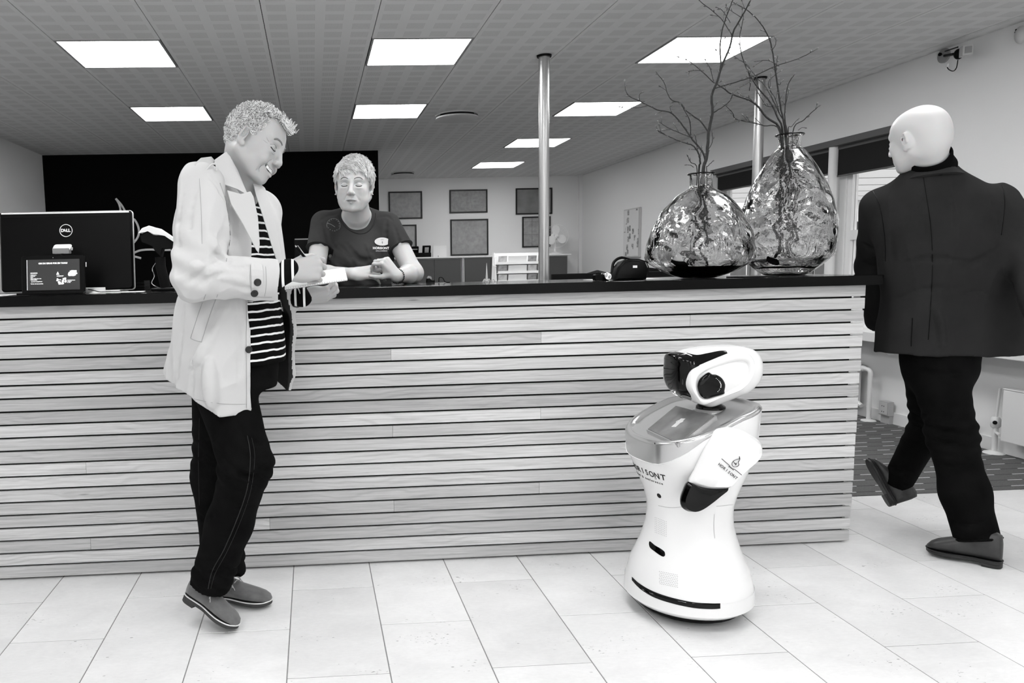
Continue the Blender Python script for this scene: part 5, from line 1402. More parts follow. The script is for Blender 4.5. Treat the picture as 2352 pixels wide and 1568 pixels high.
twig([([(935, 708), (928, 620), (932, 540), (945, 450), (975, 400)], 3.22, 3.15, .0024, .0009), ([(932, 560), (945, 500), (950, 480)], 3.2, 3.2, .001, .0007)], 'straight twig of the taller vase pointing up right', c2, (c2.x + .03, c2.y - .03, TOP + .08))
twig([([(988, 705), (1030, 635), (1060, 605), (1105, 565)], 3.22, 3.18, .002, .0009), ([(1001, 690), (1014, 678), (1032, 675)], 3.21, 3.2, .001, .0007)], 'twig of the taller vase spreading right over the rim', c2, (c2.x + .05, c2.y, TOP + .08))
twig([([(950, 705), (965, 670), (990, 638)], 3.22, 3.2, .0016, .0008)], 'short upright twig at the taller vase\'s rim', c2, (c2.x + .04, c2.y, TOP + .08))
twig([([(880, 700), (820, 665), (760, 650), (670, 630), (650, 595), (610, 555)], 3.23, 3.1, .0024, .0008), ([(800, 655), (770, 625)], 3.18, 3.15, .001, .0007), ([(760, 645), (740, 640), (665, 632)], 3.17, 3.12, .001, .0007)], 'low branch of the taller vase reaching left across the pillar', c2, (c2.x - .02, c2.y - .01, TOP + .08))
# ================================================================== PEOPLE
M_skinA = mat('skin_man', 0.66, 0.45, spec=0.35, sss=.12, bump=(260, .05)); M_skinB = mat('skin_woman', 0.74, 0.45, spec=0.35, sss=.12, bump=(260, .05)); M_skinC = mat('skin_bald_man', 0.76, 0.38, spec=0.4, sss=.12)
M_lip = mat('lips', 0.50, 0.4, sss=.05); M_lipB = mat('lips_woman', 0.50, 0.4); M_lash = mat('lashes', 0.07, 0.8); M_lid = mat('eyelid_crease', 0.38, 0.8); M_eyew = mat('eye_white', 0.75, 0.2); M_teeth = mat('teeth', 0.93, 0.25)
M_hairA = mat('grey_curls', 0.91, 0.5, spec=0.3); M_hairAd = mat('grey_curls_shade', 0.60, 0.6); M_hairB = mat('short_blond_hair', 0.76, 0.45, var=(60, .35)); M_brow = mat('brows', 0.42, 0.7)

def head(S, M, neck_to, ears=True, smile=False, lids='down', heavy=1.0, wide=0.0):
    H = Solid(M); H.ops = S.ops
    H.ell((-.014, 0, .030), (.093, .076, .088), k=.02)
    H.ell((.026, 0, .034), (.064, .064, .062), k=.03)
    H.ell((.030, 0, -.034), (.060, .056 + wide, .070), k=.03)
    for s in (1, -1):
        H.cap((-.012, (.054 + wide) * s, -.050), (.050, (.028 + wide) * s, -.098), .019, .017, k=.03)
        H.ell((.046, (.034 + wide) * s, -.060), (.026, .022, .026), k=.025)
        H.ell((.056, .038 * s, -.024), (.024, .022, .022), k=.02)
        H.cap((.084, .013 * s, .021), (.070, .044 * s, .022), .010, .008, k=.016)
    H.ell((.068, 0, -.102), (.021, .024, .018), k=.02)
    H.ell((.070, 0, -.068), (.024, .031, .028), k=.016)
    for s in (1, -1):
        H.ell((.098, .032 * s, .001), (.019, .019, .0125), k=.010, op='s')
        H.ell((.0728, .0315 * s, -.001), (.0150, .0150, .0125), k=.003)
        H.ell((.078, .0315 * s, -.016), (.010, .016, .006), k=.008)                 # bag below the eye
    H.cap((.091, 0, .010), (.1045, 0, -.026), .0080, .0098, k=.010)
    H.ell((.1060, 0, -.035), (.0125, .0110, .0105), k=.007)
    for s in (1, -1): H.ell((.1005, .0130 * s, -.040), (.0100, .0068, .0080), k=.005)
    for s in (1, -1): H.ell((.1075, .0068 * s, -.0475), (.0055, .0032, .0035), k=.002, op='s')
    w, dz = (.036, .014) if smile else (.025, .0)
    for s in (1, -1):
        H.cap((.0955, 0, -.0660), (.082 if not smile else .080, w * s, -.069 + dz), .0036, .0022, k=.005)
        H.cap((.0955, 0, -.0780 - (.005 if smile else 0)), (.082 if not smile else .079, w * s * .9, -.071 + dz), .0046, .0024, k=.005)
        H.cap((.0985, .019 * s, -.038), (.082, (.040 if smile else .034) * s, -.068), .0024, .0030, k=.008, op='s')
    if smile:
        for s in (1, -1):
            H.path([(.097, .021 * s, -.038), (.089, .037 * s, -.052), (.079, .044 * s, -.073), (.066, .040 * s, -.093)], [.0022, .0032, .0032, .002], k=.007, op='s')
            for e_ in (.010, .0, -.010): H.cap((.066, .050 * s, .002 + e_ * .6), (.050, .060 * s, .004 + e_ * 1.6), .0012, .0008, k=.003, op='s')
        H.ell((.092, 0, -.0695), (.016, .024, .0065), k=.003, op='s')
        for s in (1, -1): H.ell((.083, .023 * s, -.0640), (.012, .012, .0050), k=.003, op='s', rot=(0, 0, .35 * s))
        for s in (1, -1): H.ell((.066, .044 * s, -.048), (.022, .016, .018), k=.012)   # raised cheeks
    else:
        for s in (1, -1): H.cap((.1015, 0, -.0710), (.0835, .0235 * s, -.0700), .0014, .0012, k=.002, op='s')
    for s in (1, -1):
        r_ = (-.18 * s, .20, 0)
        H.ell((-.010, .0800 * s, -.004), (.0185, .0075, .0325), k=.006, rot=(.30 * s, .15, 0))
        H.ell((-.004, .0855 * s, .002), (.0105, .0060, .0190), k=.002, op='s', rot=(.30 * s, .15, 0))
        H.cap((-.016, .088 * s, -.010), (-.010, .086 * s, .018), .0035, .003, k=.003)
        H.ell((.0, .078 * s, -.033), (.009, .006, .010), k=.005)
    a = M @ Vector((-.030, 0, -.045))
    b = Vector(neck_to)
    S.cap(a, b, .056 * heavy, .062 * heavy, k=.03)
    return H
def face_tint(M, base=0, lip=1, smile=False):
    def f(C):
        q = local(M, C); x, y, z = q.T; m = np.full(len(C), base)
        return m
    return f
def on_face(M, d, yz, off):
    V, F = d[0], d[1]; q = local(M, V); near = (q[:, 0] > .02) & (np.abs(q[:, 1]) < .07) & (np.abs(q[:, 2]) < .13)
    keep = near[F].all(1); b = BVHTree.FromPolygons([tuple(v) for v in q], [tuple(f) for f in F[keep]])
    out = []
    for y, z in yz:
        l, n, i, t = b.ray_cast(Vector((.3, y, z)), Vector((-1, 0, 0)))
        if l is not None: out.append(M @ (l + (n if n.x > 0 else -n) * off))
    return out
def lips(M, par, d, m, line):
    for z0, z1, r, nm in ((-.0672, -.0700, .0030, 'upper_lip'), (-.0745, -.0712, .0036, 'lower_lip')):
        yz = [(p.x, p.y) for p in spline([Vector(q) for q in ((-.0235, z1, 0), (-.012, (z0 * 2 + z1) / 3, 0), (0, z0 - (.0008 if z0 > -.07 else 0), 0), (.012, (z0 * 2 + z1) / 3, 0), (.0235, z1, 0))], 6)]
        pts = on_face(M, d, yz, -r * .55); n = len(pts)
        if n > 3: obj(nm, tube(pts, [r * (.25 + .75 * sin(pi * (i + .3) / n) ** .7) for i in range(n)], 8), m, par, smooth=True)
    pts = on_face(M, d, [(y / 1000, -.0712 + abs(y) * .00004) for y in range(-24, 25, 4)], .0004)
    if len(pts) > 3: obj('mouth_line', tube(pts, .0009, 5), line, par, smooth=True)
def brow_and_lash(M, par, tone, d, sc=1.0, w=.0030):
    for s in (1, -1):
        yz = [(p.x * s, p.y) for p in spline([Vector(p) for p in ((.013, .0225, 0), (.024, .0285, 0), (.038, .0285, 0), (.049, .0210, 0))], 5)]
        pts = on_face(M, d, yz, .0004); n = len(pts)
        if n > 2: obj('eyebrow', tube(pts, [w * sc * (.6 + .8 * sin(pi * min(1, (i + 1.5) / n) * .8)) * (1 if i < n - 1 else .3) for i in range(n)], 6), tone, par, smooth=True)
        yz = [(p.x * s, p.y) for p in spline([Vector(p) for p in ((.0175, -.0045, 0), (.0260, -.0085, 0), (.0370, -.0090, 0), (.0455, -.0050, 0))], 5)]
        pts = on_face(M, d, yz, .0004); n = len(pts)
        if n > 2: obj('eyelashes', tube(pts, [.0008] + [.0017] * (n - 2) + [.0009], 5), M_lash, par)
        yz = [(p.x * s, p.y) for p in spline([Vector(p) for p in ((.0170, .0050, 0), (.0270, .0095, 0), (.0380, .0085, 0), (.0480, .0020, 0))], 5)]
        pts = on_face(M, d, yz, -.0002)
        if len(pts) > 2: obj('lid_crease', tube(pts, .0007, 5), M_lid, par)
def hand(S, W, M3, curl=(.6, .6, .6, .6), spread=.06, thumb=((.6, .5, -.3), (.9, .2, -.3)), sc=1.0, side=1, curl2=None):
    """W wrist point; M3 3x3: x to the knuckles, y to the thumb, z out of the back of the hand"""
    T = Matrix.Translation(W) @ M3.to_4x4() @ Matrix.Scale(sc, 4)
    H = Solid(T); H.ops = S.ops
    kn = [(.090, .031, .002), (.094, .010, .005), (.090, -.011, .003), (.082, -.030, -.002)]
    for i, k_ in enumerate(kn):
        H.cap((.004, k_[1] * .55, 0), k_, .0165, .0120, k=.012)
    H.ell((.045, .024, -.012), (.032, .020, .014), k=.012)
    H.ell((.040, -.024, -.010), (.030, .016, .012), k=.012)
    L = [(.044, .026, .021), (.048, .029, .022), (.045, .027, .021), (.035, .021, .019)]
    R = [(.0098, .0086, .0078, .0064), (.0100, .0088, .0080, .0066), (.0096, .0084, .0076, .0062), (.0086, .0074, .0066, .0056)]
    for i in range(4):
        p = Vector(kn[i]); a = 0.0; dy = spread * (1.5 - i) * .6
        cc = curl[i] if isinstance(curl[i], (tuple, list)) else (curl[i], curl[i] * 1.1, curl[i] * .7)
        for j in range(3):
            a += cc[j]
            d = Vector((cos(a), dy * max(cos(a), .2), -sin(a))).normalized()
            q = p + d * L[i][j]
            H.cap(p, q, R[i][j], R[i][j + 1], k=.0025 if j else .006)
            if j < 2: H.ell(q, (R[i][j + 1] * 1.12,) * 3, k=.003)
            p = q
    p = Vector((.022, .026, -.006)); d0 = Vector(thumb[0]).normalized(); d1 = Vector(thumb[1]).normalized()
    q = p + d0 * .042; H.cap(p, q, .0155, .0125, k=.010)
    r = q + (d0 * .4 + d1 * .6).normalized() * .033; H.cap(q, r, .0120, .0100, k=.004)
    e = r + d1 * .026; H.cap(r, e, .0100, .0078, k=.003)
    return T
def m3(x, z):
    x = Vector(x).normalized(); z = Vector(z); y = z.cross(x).normalized(); z = x.cross(y)
    return Matrix(((x.x, y.x, z.x), (x.y, y.y, z.y), (x.z, y.z, z.z)))
def m3s(x, z, side):
    """side -1 mirrors the hand (thumb on the other side)"""
    M = m3(x, z)
    return M if side > 0 else Matrix(((M[0][0], -M[0][1], M[0][2]), (M[1][0], -M[1][1], M[1][2]), (M[2][0], -M[2][1], M[2][2])))
def shoe(par, heel, toe, up, mats, nm='shoe', w=.105, h=.085, lace=None, L=None):
    heel, toe = Vector(heel), Vector(toe); ax = (toe - heel); L = ax.length; ax.normalize()
    up = Vector(up); up = (up - ax * up.dot(ax)).normalized(); sd = up.cross(ax)
    def pt(x, y, z): return heel + ax * (x * L) + sd * y + up * z
    # outline of the sole
    so = [(0.0, .0), (.02, .020), (.10, .031), (.25, .031), (.40, .032), (.58, .044), (.72, .050), (.85, .046), (.94, .032), (1.0, .0)]
    full = so + [(x, -y * .92) for x, y in reversed(so[1:-1])]
    k = w / .10
    t = thing_part(nm, par)
    rings = []
    n = 24
    def sec(x, hw, z0, z1, flat=0):
        out = []
        for i in range(n):
            a = 2 * pi * i / n
            c, s_ = cos(a), sin(a)
            y = hw * math.copysign(abs(c) ** .8, c); z = z0 + (z1 - z0) * (.5 + .5 * math.copysign(abs(s_) ** (.7 if s_ < 0 else 1.0), s_))
            out.append(pt(x, y, z))
        return out
    up_ = [(.012, .014, .022, .070), (.03, .026, .020, .088), (.10, .033, .020, .094), (.20, .034, .020, .094), (.32, .034, .020, .092), (.42, .036, .020, .082), (.52, .040, .020, .070), (.64, .045, .020, .060), (.76, .046, .020, .052), (.86, .042, .020, .045), (.94, .032, .020, .036), (.985, .014, .020, .027)]
    for x, hw, z0, z1 in up_: rings.append(sec(x, hw * k * .96, z0, 0.02 + (z1 - .02) * h / .085))
    obj('upper', loft(rings), mats[0], t, smooth=True)
    sm = smooth2([(x * L, y * k) for x, y in full], 3)
    obj('sole', prism(sm, .014, heel + up * .013, ax, sd, b=.003), mats[1], t, smooth=40)
    obj('welt', tube([heel + ax * p_[0] + sd * p_[1] * 1.0 + up * .0205 for p_ in sm], .0022, 6, closed=True), mats[2], t)
    hs = [(x, y) for x, y in sm if x < .26 * L]; hs = sorted([q for q in hs if q[1] >= 0]) + sorted([q for q in hs if q[1] < 0], reverse=True)
    obj('heel', prism(hs, .012, heel + up * .0005, ax, sd, b=.002), mats[1], t, smooth=40)
    if lace:
        parts = []
        for i in range(4):
            x = .40 + .055 * i; z = .02 + (.085 - .085 * i * .14 - .02) * h / .085
            parts.append(tube(spline([pt(x, -.022, z - .010), pt(x + .01, -.01, z + .003), pt(x + .01, .01, z + .003), pt(x, .022, z - .010)], 4), .0020, 6))
        x, z = .39, .088 * h / .085
        for s_ in (-1, 1):
            parts.append(tube(spline([pt(x, 0, z), pt(x + .03, s_ * .018, z + .006), pt(x + .08, s_ * .034, z - .014), pt(x + .07, s_ * .030, z - .020), pt(x + .01, 0, z)], 5), .0018, 6))
            parts.append(tube(spline([pt(x, 0, z), pt(x + .05, s_ * .026, z - .006), pt(x + .12, s_ * .036, z - .030)], 5), .0018, 6))
        obj('laces', joinm(*parts), lace, t)
    return t
def thing_part(nm, par):
    o = bpy.data.objects.new(nm, None); COL.objects.link(o); o.parent = par; o.empty_display_size = .05
    ORG[o.name] = Vector(ORG[par.name]); return o
def folds(seed, amp, scale, k=1.0, stretch=(1, 1, 1)):
    nz = sd_noise(seed, 10)
    return lambda X, Y, Z: amp * nz(X * stretch[0], Y * stretch[1], Z * stretch[2], scale)

def crease(Wd, lines, coarse=.009):
    """presses folds into a garment along pixel paths met with its surface; (path, radius, 's' groove or 'u' ridge)"""
    V, F = Wd.mesh(coarse); b = bvh_of((V.tolist(), F.tolist())); d_ops = [o for o in Wd.ops if o[4] == 'd']
    for o in d_ops: Wd.ops.remove(o)
    for pts, r, op in lines:
        out = []
        for p_ in spline([(u, v, 0) for u, v in pts], 3):
            l, n_ = hit(b, p_.x, p_.y, 0)
            if l is not None: out.append(l + n_ * (r * .62 if op == 's' else -r * .62))
        m = len(out)
        for i in range(m - 1):
            t0, t1 = sin(pi * (i + .4) / (m - .2)) ** .6, sin(pi * (i + 1.4) / (m + .8)) ** .6
            if (out[i] - out[i + 1]).length < .06: Wd.cap(out[i], out[i + 1], r * max(t0, .25), r * max(t1, .25), k=r * 1.5, op=op)
    Wd.ops.extend(d_ops)

# ------------------------------------------------------------------ THE MAN SIGNING
HM = Mloc((-.176, 2.52, 1.602), radians(-22), radians(20), radians(-19), .992)
faz = radians(-28); fA = Vector((cos(faz), sin(faz), 0)); lA = Vector((-sin(faz), cos(faz), 0))      # his front and his left
S = Solid()
neck_base = Vector((-.235, 2.545, 1.44))
head(S, HM, neck_base, smile=True, heavy=1.0, wide=.002)
TM = Mloc((-.262, 2.56, 0), faz)                                                  # torso frame
T_ = Solid(TM); T_.ops = S.ops
T_.stack([(.92, 0, 0, .09, .12), (1.05, 0, 0, .08, .12), (1.20, 0, 0, .085, .13), (1.32, -.01, 0, .080, .14), (1.40, -.02, 0, .065, .12), (1.45, -.01, 0, .05, .07)], k=.03)
shR, elR, wrR = P(452, 440, 2.38), P(452, 640, 2.285), P(660, 622, 2.36)
shL, elL, wrL = TM @ Vector((.0, .19, 1.40)), P(585, 655, 2.76), P(692, 681, 2.60)
S.path([shR, elR, wrR], [.05, .042, .031], k=.02); S.path([shL, elL, wrL], [.05, .042, .031], k=.02)
# writing hand: back of the hand to the camera, thumb up
hR = m3s((.97, .18, .16), (-.15, -.93, .34), 1)
hx, hz = Vector((.975, .14, .12)), Vector((-.12, -.95, .30))
MR = m3s(hx, hz, 1)
thumb_up = MR @ Vector((0, 1, 0))
if thumb_up.z < 0: MR = m3s(hx, hz, -1)
hand(S, wrR + Vector((.010, 0, -.002)), MR, curl=((.95, 1.2, .5), (1.1, 1.3, .6), (1.2, 1.35, .7), (1.25, 1.4, .7)), spread=.12, thumb=((.75, .55, -.45), (.9, -.05, -.55)), sc=.98)
# supporting hand: under the pad, palm up
hx, hz = Vector((.93, .30, .10)), Vector((-.05, -.62, -.78))
ML = m3s(hx, hz, 1)
if (ML @ Vector((0, 1, 0))).y < 0: ML = m3s(hx, hz, -1)
hand(S, wrL + Vector((.006, 0, -.003)), ML, curl=((.35, .9, .6), (.4, 1.0, .6), (.45, 1.05, .7), (.5, 1.1, .7)), spread=.10, thumb=((.5, .7, -.5), (.8, .2, -.5)), sc=.95)
d = tint(S.mesh(.0030), face_tint(HM, smile=True))
man = obj('person', d, [M_skinA, M_lip], smooth=True, label='smiling curly-haired man in a pale trench coat writing on a pad at the counter', cat='person', loc=(-.26, 2.52, 0))
brow_and_lash(HM, man, M_brow, d, sc=.8)
def face_lines(M, par, d, sets, m, r=.0008):
    for s in (1, -1):
        for yz in sets:
            pts = on_face(M, d, [(p.x * s, p.y) for p in spline([Vector((y, z, 0)) for y, z in yz], 5)], -.0001)
            if len(pts) > 3: obj('crease', tube(pts, [r * (.35 + .65 * sin(pi * (i + .5) / len(pts))) for i in range(len(pts))], 5), m, par, smooth=True)
M_crs = mat('skin_crease', .53, .8)
face_lines(HM, man, d, [[(.020, -.036), (.032, -.048), (.0405, -.064), (.0400, -.080), (.034, -.092)]], M_crs, .0013)
face_lines(HM, man, d, [[(.052, .006), (.056, .010), (.060, .016)], [(.053, .000), (.058, .001), (.062, .003)], [(.020, -.016), (.030, -.021), (.042, -.018)]], M_crs, .0007)
B = []
for i in range(-4, 5):
    y = i * .0052; x = .0905 - abs(y) * .28 - y * y * 3
    B.append(xform(box(-.0028, .0028, -.0024, .0024, -.0045, .0042, .0011), HM @ Matrix.Translation((x, y, -.0672 + abs(y) * .16)) @ Matrix.Rotation(-y * 14, 4, 'Z')))
for q_ in B: obj('tooth', q_, M_teeth, man, smooth=True)
obj('mouth_dark', xform(ball((0, 0, 0), 1, 14, 10, (.006, .024, .007)), HM @ Matrix.Translation((.080, 0, -.069))), M_lash, man)
# hair: a cap and hundreds of curls
hr = random.Random(5)
def hair_surface(HMx, th, z_fn):
    """direction on the skull -> point; used to root curls"""
    v = Vector((cos(th[0]) * cos(th[1]), sin(th[0]) * cos(th[1]), sin(th[1])))
    c = Vector((-.012, 0, .030)); return HMx @ (c + Vector((v.x * .097, v.y * .080, v.z * .092))), (HMx.to_3x3() @ v).normalized(), c + Vector((v.x * .097, v.y * .080, v.z * .092))
def in_hair_man(p):
    # hairline: forehead recedes, sides stop above the ear, back goes to the nape
    fr = p.x > .045 - abs(p.y) * .15
    if fr: return p.z > .088 - (p.x - .045) * .4
    if p.x > -.02 and abs(p.y) > .045: return p.z > .030 - (.02 if p.x < .02 and p.x > 0 else 0)
    return p.z > -.062
curl = []; tones = []
cnt = 0
while cnt < 4200:
    th = (hr.uniform(-pi, pi), math.asin(hr.uniform(-.95, 1)))
    w_, n_, pl = hair_surface(HM, th, None)
    if not in_hair_man(pl): continue
    cnt += 1
    top = max(0, pl.z) / .12; ln = hr.uniform(.012, .020) + .012 * top
    t1 = n_.orthogonal().normalized(); a = hr.uniform(0, 6.28); t2 = n_.cross(t1)
    u_ = t1 * cos(a) + t2 * sin(a); v_ = n_.cross(u_)
    R_ = hr.uniform(.0028, .0058); turns = hr.uniform(.8, 1.5); m = 9; pts = []
    lift = hr.uniform(.006, .012) + .014 * top + (.012 if pl.x > .05 else 0)
    for i in range(m + 1):
        t = i / m; an = turns * 2 * pi * t
        pts.append(w_ - n_ * .004 + n_ * lift * min(1, t * 1.4) + u_ * (R_ * cos(an) + ln * .5 * t) + v_ * (R_ * sin(an)) + n_ * R_ * .6 * sin(an))
    curl.append(tube(pts, [.00085] * m + [.0004], 3, cap=False)); tones.append(0 if hr.random() < .72 else 1)
for w in range(90):                                                               # tuft over the forehead
    b0 = HM @ Vector((hr.uniform(.055, .082), hr.uniform(-.035, .035), hr.uniform(.082, .100))); dd = HM.to_3x3() @ Vector((1, hr.uniform(-.4, .4), hr.uniform(-.1, .7))); R_ = hr.uniform(.004, .007); pts = []
    for i in range(11):
        t = i / 10; an = 2 * pi * 1.3 * t
        pts.append(b0 + dd.normalized() * (.034 * t) + Vector((0, cos(an), sin(an))) * R_)
    curl.append(tube(pts, [.0009] * 10 + [.0004], 4, cap=False)); tones.append(0)
V = []; F = []; MI = []
for c_, tn in zip(curl, tones):
    n0 = len(V); V += c_[0]; F += [tuple(i + n0 for i in f) for f in c_[1]]; MI += [tn] * len(c_[1])
obj('hair', (V, F, MI), [M_hairA, M_hairAd], man, smooth=True, kind='stuff', label='short curly light grey hair')
hc = Solid(HM); hc.ell((-.014, 0, .034), (.100, .082, .094), k=0)
hc.box((.14, 0, -.02), (.09, .2, .095), r=.02, op='s', k=.01, M2=Matrix.Rotation(radians(-12), 4, 'Y'))
hc.box((.02, 0, -.07), (.07, .2, .085), r=.02, op='s', k=.01); hc.box((0, 0, -.16), (.2, .2, .095), r=.01, op='s', k=.01)
nzh = sd_noise(3, 16); hc.field(lambda X, Y, Z: .0022 * nzh(X, Y, Z, 160), (0, 0, 0), 99, op='d')
V_, F_ = hc.mesh(.0035, 12); obj('hair_base', (V_, F_), M_hairAd, man, smooth=True)

# clothes -----------------------------------------------------------
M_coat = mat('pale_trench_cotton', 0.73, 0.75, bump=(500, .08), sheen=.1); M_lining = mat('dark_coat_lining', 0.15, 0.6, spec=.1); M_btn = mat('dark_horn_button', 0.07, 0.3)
M_jean = mat('black_denim', 0.045, 0.9, spec=.06, bump=(420, .25), var=(14, .35)); M_stitch = mat('denim_stitch', 0.10, 0.8)
M_knit = mat('striped_knit', 0.03, 0.85, spec=.08)
nb = NB(M_knit); geo = nb.node('ShaderNodeNewGeometry').outputs['Position']; sp = nb.node('ShaderNodeSeparateXYZ'); nb.nt.links.new(geo, sp.inputs[0])
wv = nb.noise(geo, 14, 2)
ph = nb.m('FRACT', nb.m('ADD', nb.m('DIVIDE', nb.m('ADD', sp.outputs[2], nb.m('MULTIPLY', wv, .012)), .0262), .35))
st = nb.m('MULTIPLY', nb.m('LESS_THAN', ph, .25), nb.m('LESS_THAN', sp.outputs[2], 1.435))
nb.color(nb.ramp(st, 0, 1, s2l(.03), s2l(.93)))
M_knits = mat('striped_knit_cuff', 0.03, 0.85, spec=.08)
nb = NB(M_knits); geo = nb.node('ShaderNodeNewGeometry').outputs['Position']; sp = nb.node('ShaderNodeSeparateXYZ'); nb.nt.links.new(geo, sp.inputs[0])
ph = nb.m('FRACT', nb.m('ADD', nb.m('DIVIDE', sp.outputs[0], .030), .16)); nb.color(nb.ramp(nb.m('LESS_THAN', ph, .26), 0, 1, s2l(.03), s2l(.93)))

CM = TM
rows = [(.715, -.044, 0, .218, .246), (.85, -.026, 0, .202, .240), (1.0, -.004, 0, .184, .228), (1.15, 0, 0, .156, .212), (1.27, -.01, 0, .150, .208), (1.36, -.018, 0, .140, .208), (1.42, -.022, 0, .122, .190), (1.465, -.022, 0, .098, .140), (1.50, -.020, 0, .078, .085), (1.525, -.018, 0, .070, .070)]
zs = [.70, .9, 1.05, 1.20, 1.30, 1.38, 1.44, 1.50, 1.56]
th_near = [-.73, -.74, -.74, -.62, -.52, -.45, -.60, -.85, -1.1]        # right-hand coat edge, radians from the front
th_far = [1.18, 1.04, .78, .56, .44, .42, .58, .85, 1.1]
IC = np.array(CM.inverted())
def loc_(X, Y, Z):
    return (IC[0, 0] * X + IC[0, 1] * Y + IC[0, 2] * Z + IC[0, 3], IC[1, 0] * X + IC[1, 1] * Y + IC[1, 2] * Z + IC[1, 3], Z)
def opening(X, Y, Z):
    x, y, z = loc_(X, Y, Z); x = x + .02
    a = np.arctan2(y, x); r = np.sqrt(x * x + y * y)
    sh = z.shape; n = np.interp(z.ravel(), zs, th_near).reshape(sh); f = np.interp(z.ravel(), zs, th_far).reshape(sh)
    return np.maximum(np.maximum((n - a), (a - f)) * np.minimum(r, .25), .03 - x)
nf = sd_noise(21, 10)
nf2 = sd_noise(22, 8)
def coat_folds(X, Y, Z):
    x, y, z = loc_(X, Y, Z); a = np.arctan2(y, x)
    low = np.clip((1.20 - z) / .4, 0, 1)
    rid = 1 - np.abs(nf2(X * 1.3, Y * 1.3, Z * .45, 13)) * 3.2
    return -.007 * low * np.sin(a * 5 + 1.0 + 1.5 * z) - .0065 * nf(X, Y, Z, 14) - .0045 * nf(X, Y, Z * .6, 30) - .0070 * np.clip(rid, 0, 1) ** 2
C = Solid(CM)
C.stack(rows, k=.02)
W_ = Solid(); W_.ops = C.ops
W_.field(coat_folds, (0, 0, 0), 99, op='d')
# hollow it, open the front
Ci = Solid(CM); Ci.stack([(r[0] - (.03 if r[0] < .8 else 0), r[1], r[2], r[3], r[4]) for r in rows], grow=-.017)
fi = Ci.ops[0][0]
C.field(lambda X, Y, Z: np.maximum(fi(X, Y, Z) , Z - 1.9) + coat_folds(X, Y, Z), C.ops[0][1], C.ops[0][2], op='s')
def inner_bottom(X, Y, Z): return fi(X, Y, np.maximum(Z, .80)) + coat_folds(X, Y, Z) + 0 * Z
C.field(inner_bottom, C.ops[0][1], C.ops[0][2], op='s')
C.field(lambda X, Y, Z: Z - (.790 - .38 * np.minimum(loc_(X, Y, Z)[0], .12)) , C.ops[0][1], 1.0, op='s')
C.field(opening, C.ops[0][1], 1.0, op='s', k=.003)
# sleeves
nfs = sd_noise(8, 12)
def sleeve(S_, a, e, w, r):
    S_.cap(a, e, r[0], r[1], k=.035); S_.cap(e, w, r[1], r[2], k=.02)
elo, cuf = P(452, 636, 2.275), P(622, 643, 2.325)
sleeve(W_, P(464, 430, 2.40), elo, cuf, (.076, .068, .058))
cuff_axis = (cuf - elo).normalized()
W_.cap(cuf, cuf + cuff_axis * .012, .058, .058, k=.01)
def cutplane(p, n_):
    p = np.array(p); n_ = np.array(n_)
    return lambda X, Y, Z: -(((X - p[0]) * n_[0] + (Y - p[1]) * n_[1] + (Z - p[2]) * n_[2]))
ce_ = cuf + cuff_axis * .016
W_.field(lambda X, Y, Z: np.maximum(cutplane(ce_, cuff_axis)(X, Y, Z), np.sqrt((X - ce_.x) ** 2 + (Y - ce_.y) ** 2 + (Z - ce_.z) ** 2) - .16), ce_, .16, op='s')
W_.cap(cuf - cuff_axis * .03, cuf + cuff_axis * .1, .047, .047, k=.002, op='s')
elL_, cuL_ = elL, P(668, 676, 2.64)
sleeve(W_, TM @ Vector((-.01, .185, 1.40)), elL_, cuL_, (.080, .068, .052))
axL = (cuL_ - elL_).normalized()
W_.cap(cuL_ - axL * .02, cuL_ + axL * .1, .044, .044, k=.002, op='s')
W_.field(lambda X, Y, Z: .0060 * np.sin(((X - elo.x) * .35 + (Z - elo.z) * .9) * 95 + 3 * nfs(X, Y, Z, 9)) * np.exp(-(((X - elo.x + .02) ** 2 + (Z - elo.z - .05) ** 2) / .009)) - .0050 * nfs(X, Y, Z, 17) * np.exp(-((Y - 2.27) / .10) ** 2) - .005 * np.clip(1 - np.abs(nfs(X, Y, Z * .7, 24)) * 3, 0, 1) ** 2 * np.exp(-((Y - 2.25) / .10) ** 2), elo, 99, op='d')
crease(W_, [([(531, 440), (536, 500), (532, 560), (522, 606)], .011, 's'), ([(510, 450), (515, 520), (508, 585)], .012, 'u'), ([(428, 658), (450, 632), (478, 612), (508, 602)], .009, 's'), ([(446, 668), (472, 642), (500, 630), (520, 628)], .007, 's'),
    ([(424, 598), (446, 612), (470, 604)], .008, 's'), ([(478, 556), (498, 586), (520, 600)], .008, 's'), ([(468, 515), (486, 556), (500, 575)], .007, 'u'), ([(412, 640), (432, 632), (455, 610)], .008, 'u'),
    ([(520, 614), (548, 616), (575, 612)], .006, 's'), ([(528, 655), (556, 662), (580, 664)], .006, 's'), ([(505, 642), (535, 640), (560, 646)], .006, 'u'),
    ([(505, 692), (475, 738), (462, 790)], .008, 's'), ([(528, 694), (492, 760), (462, 812), (440, 840)], .008, 'u'), ([(545, 700), (550, 800), (548, 880)], .007, 's'),
    ([(424, 705), (412, 800), (400, 880)], .009, 's'), ([(452, 800), (444, 850), (440, 905)], .008, 's'), ([(505, 820), (512, 870), (514, 925)], .009, 's'), ([(480, 830), (482, 880), (484, 925)], .008, 'u'),
    ([(424, 430), (412, 510), (412, 585)], .008, 's'), ([(456, 420), (440, 480), (436, 540)], .007, 's'), ([(482, 405), (500, 430), (512, 470)], .008, 's')])
V_, F_ = W_.mesh(.0042)
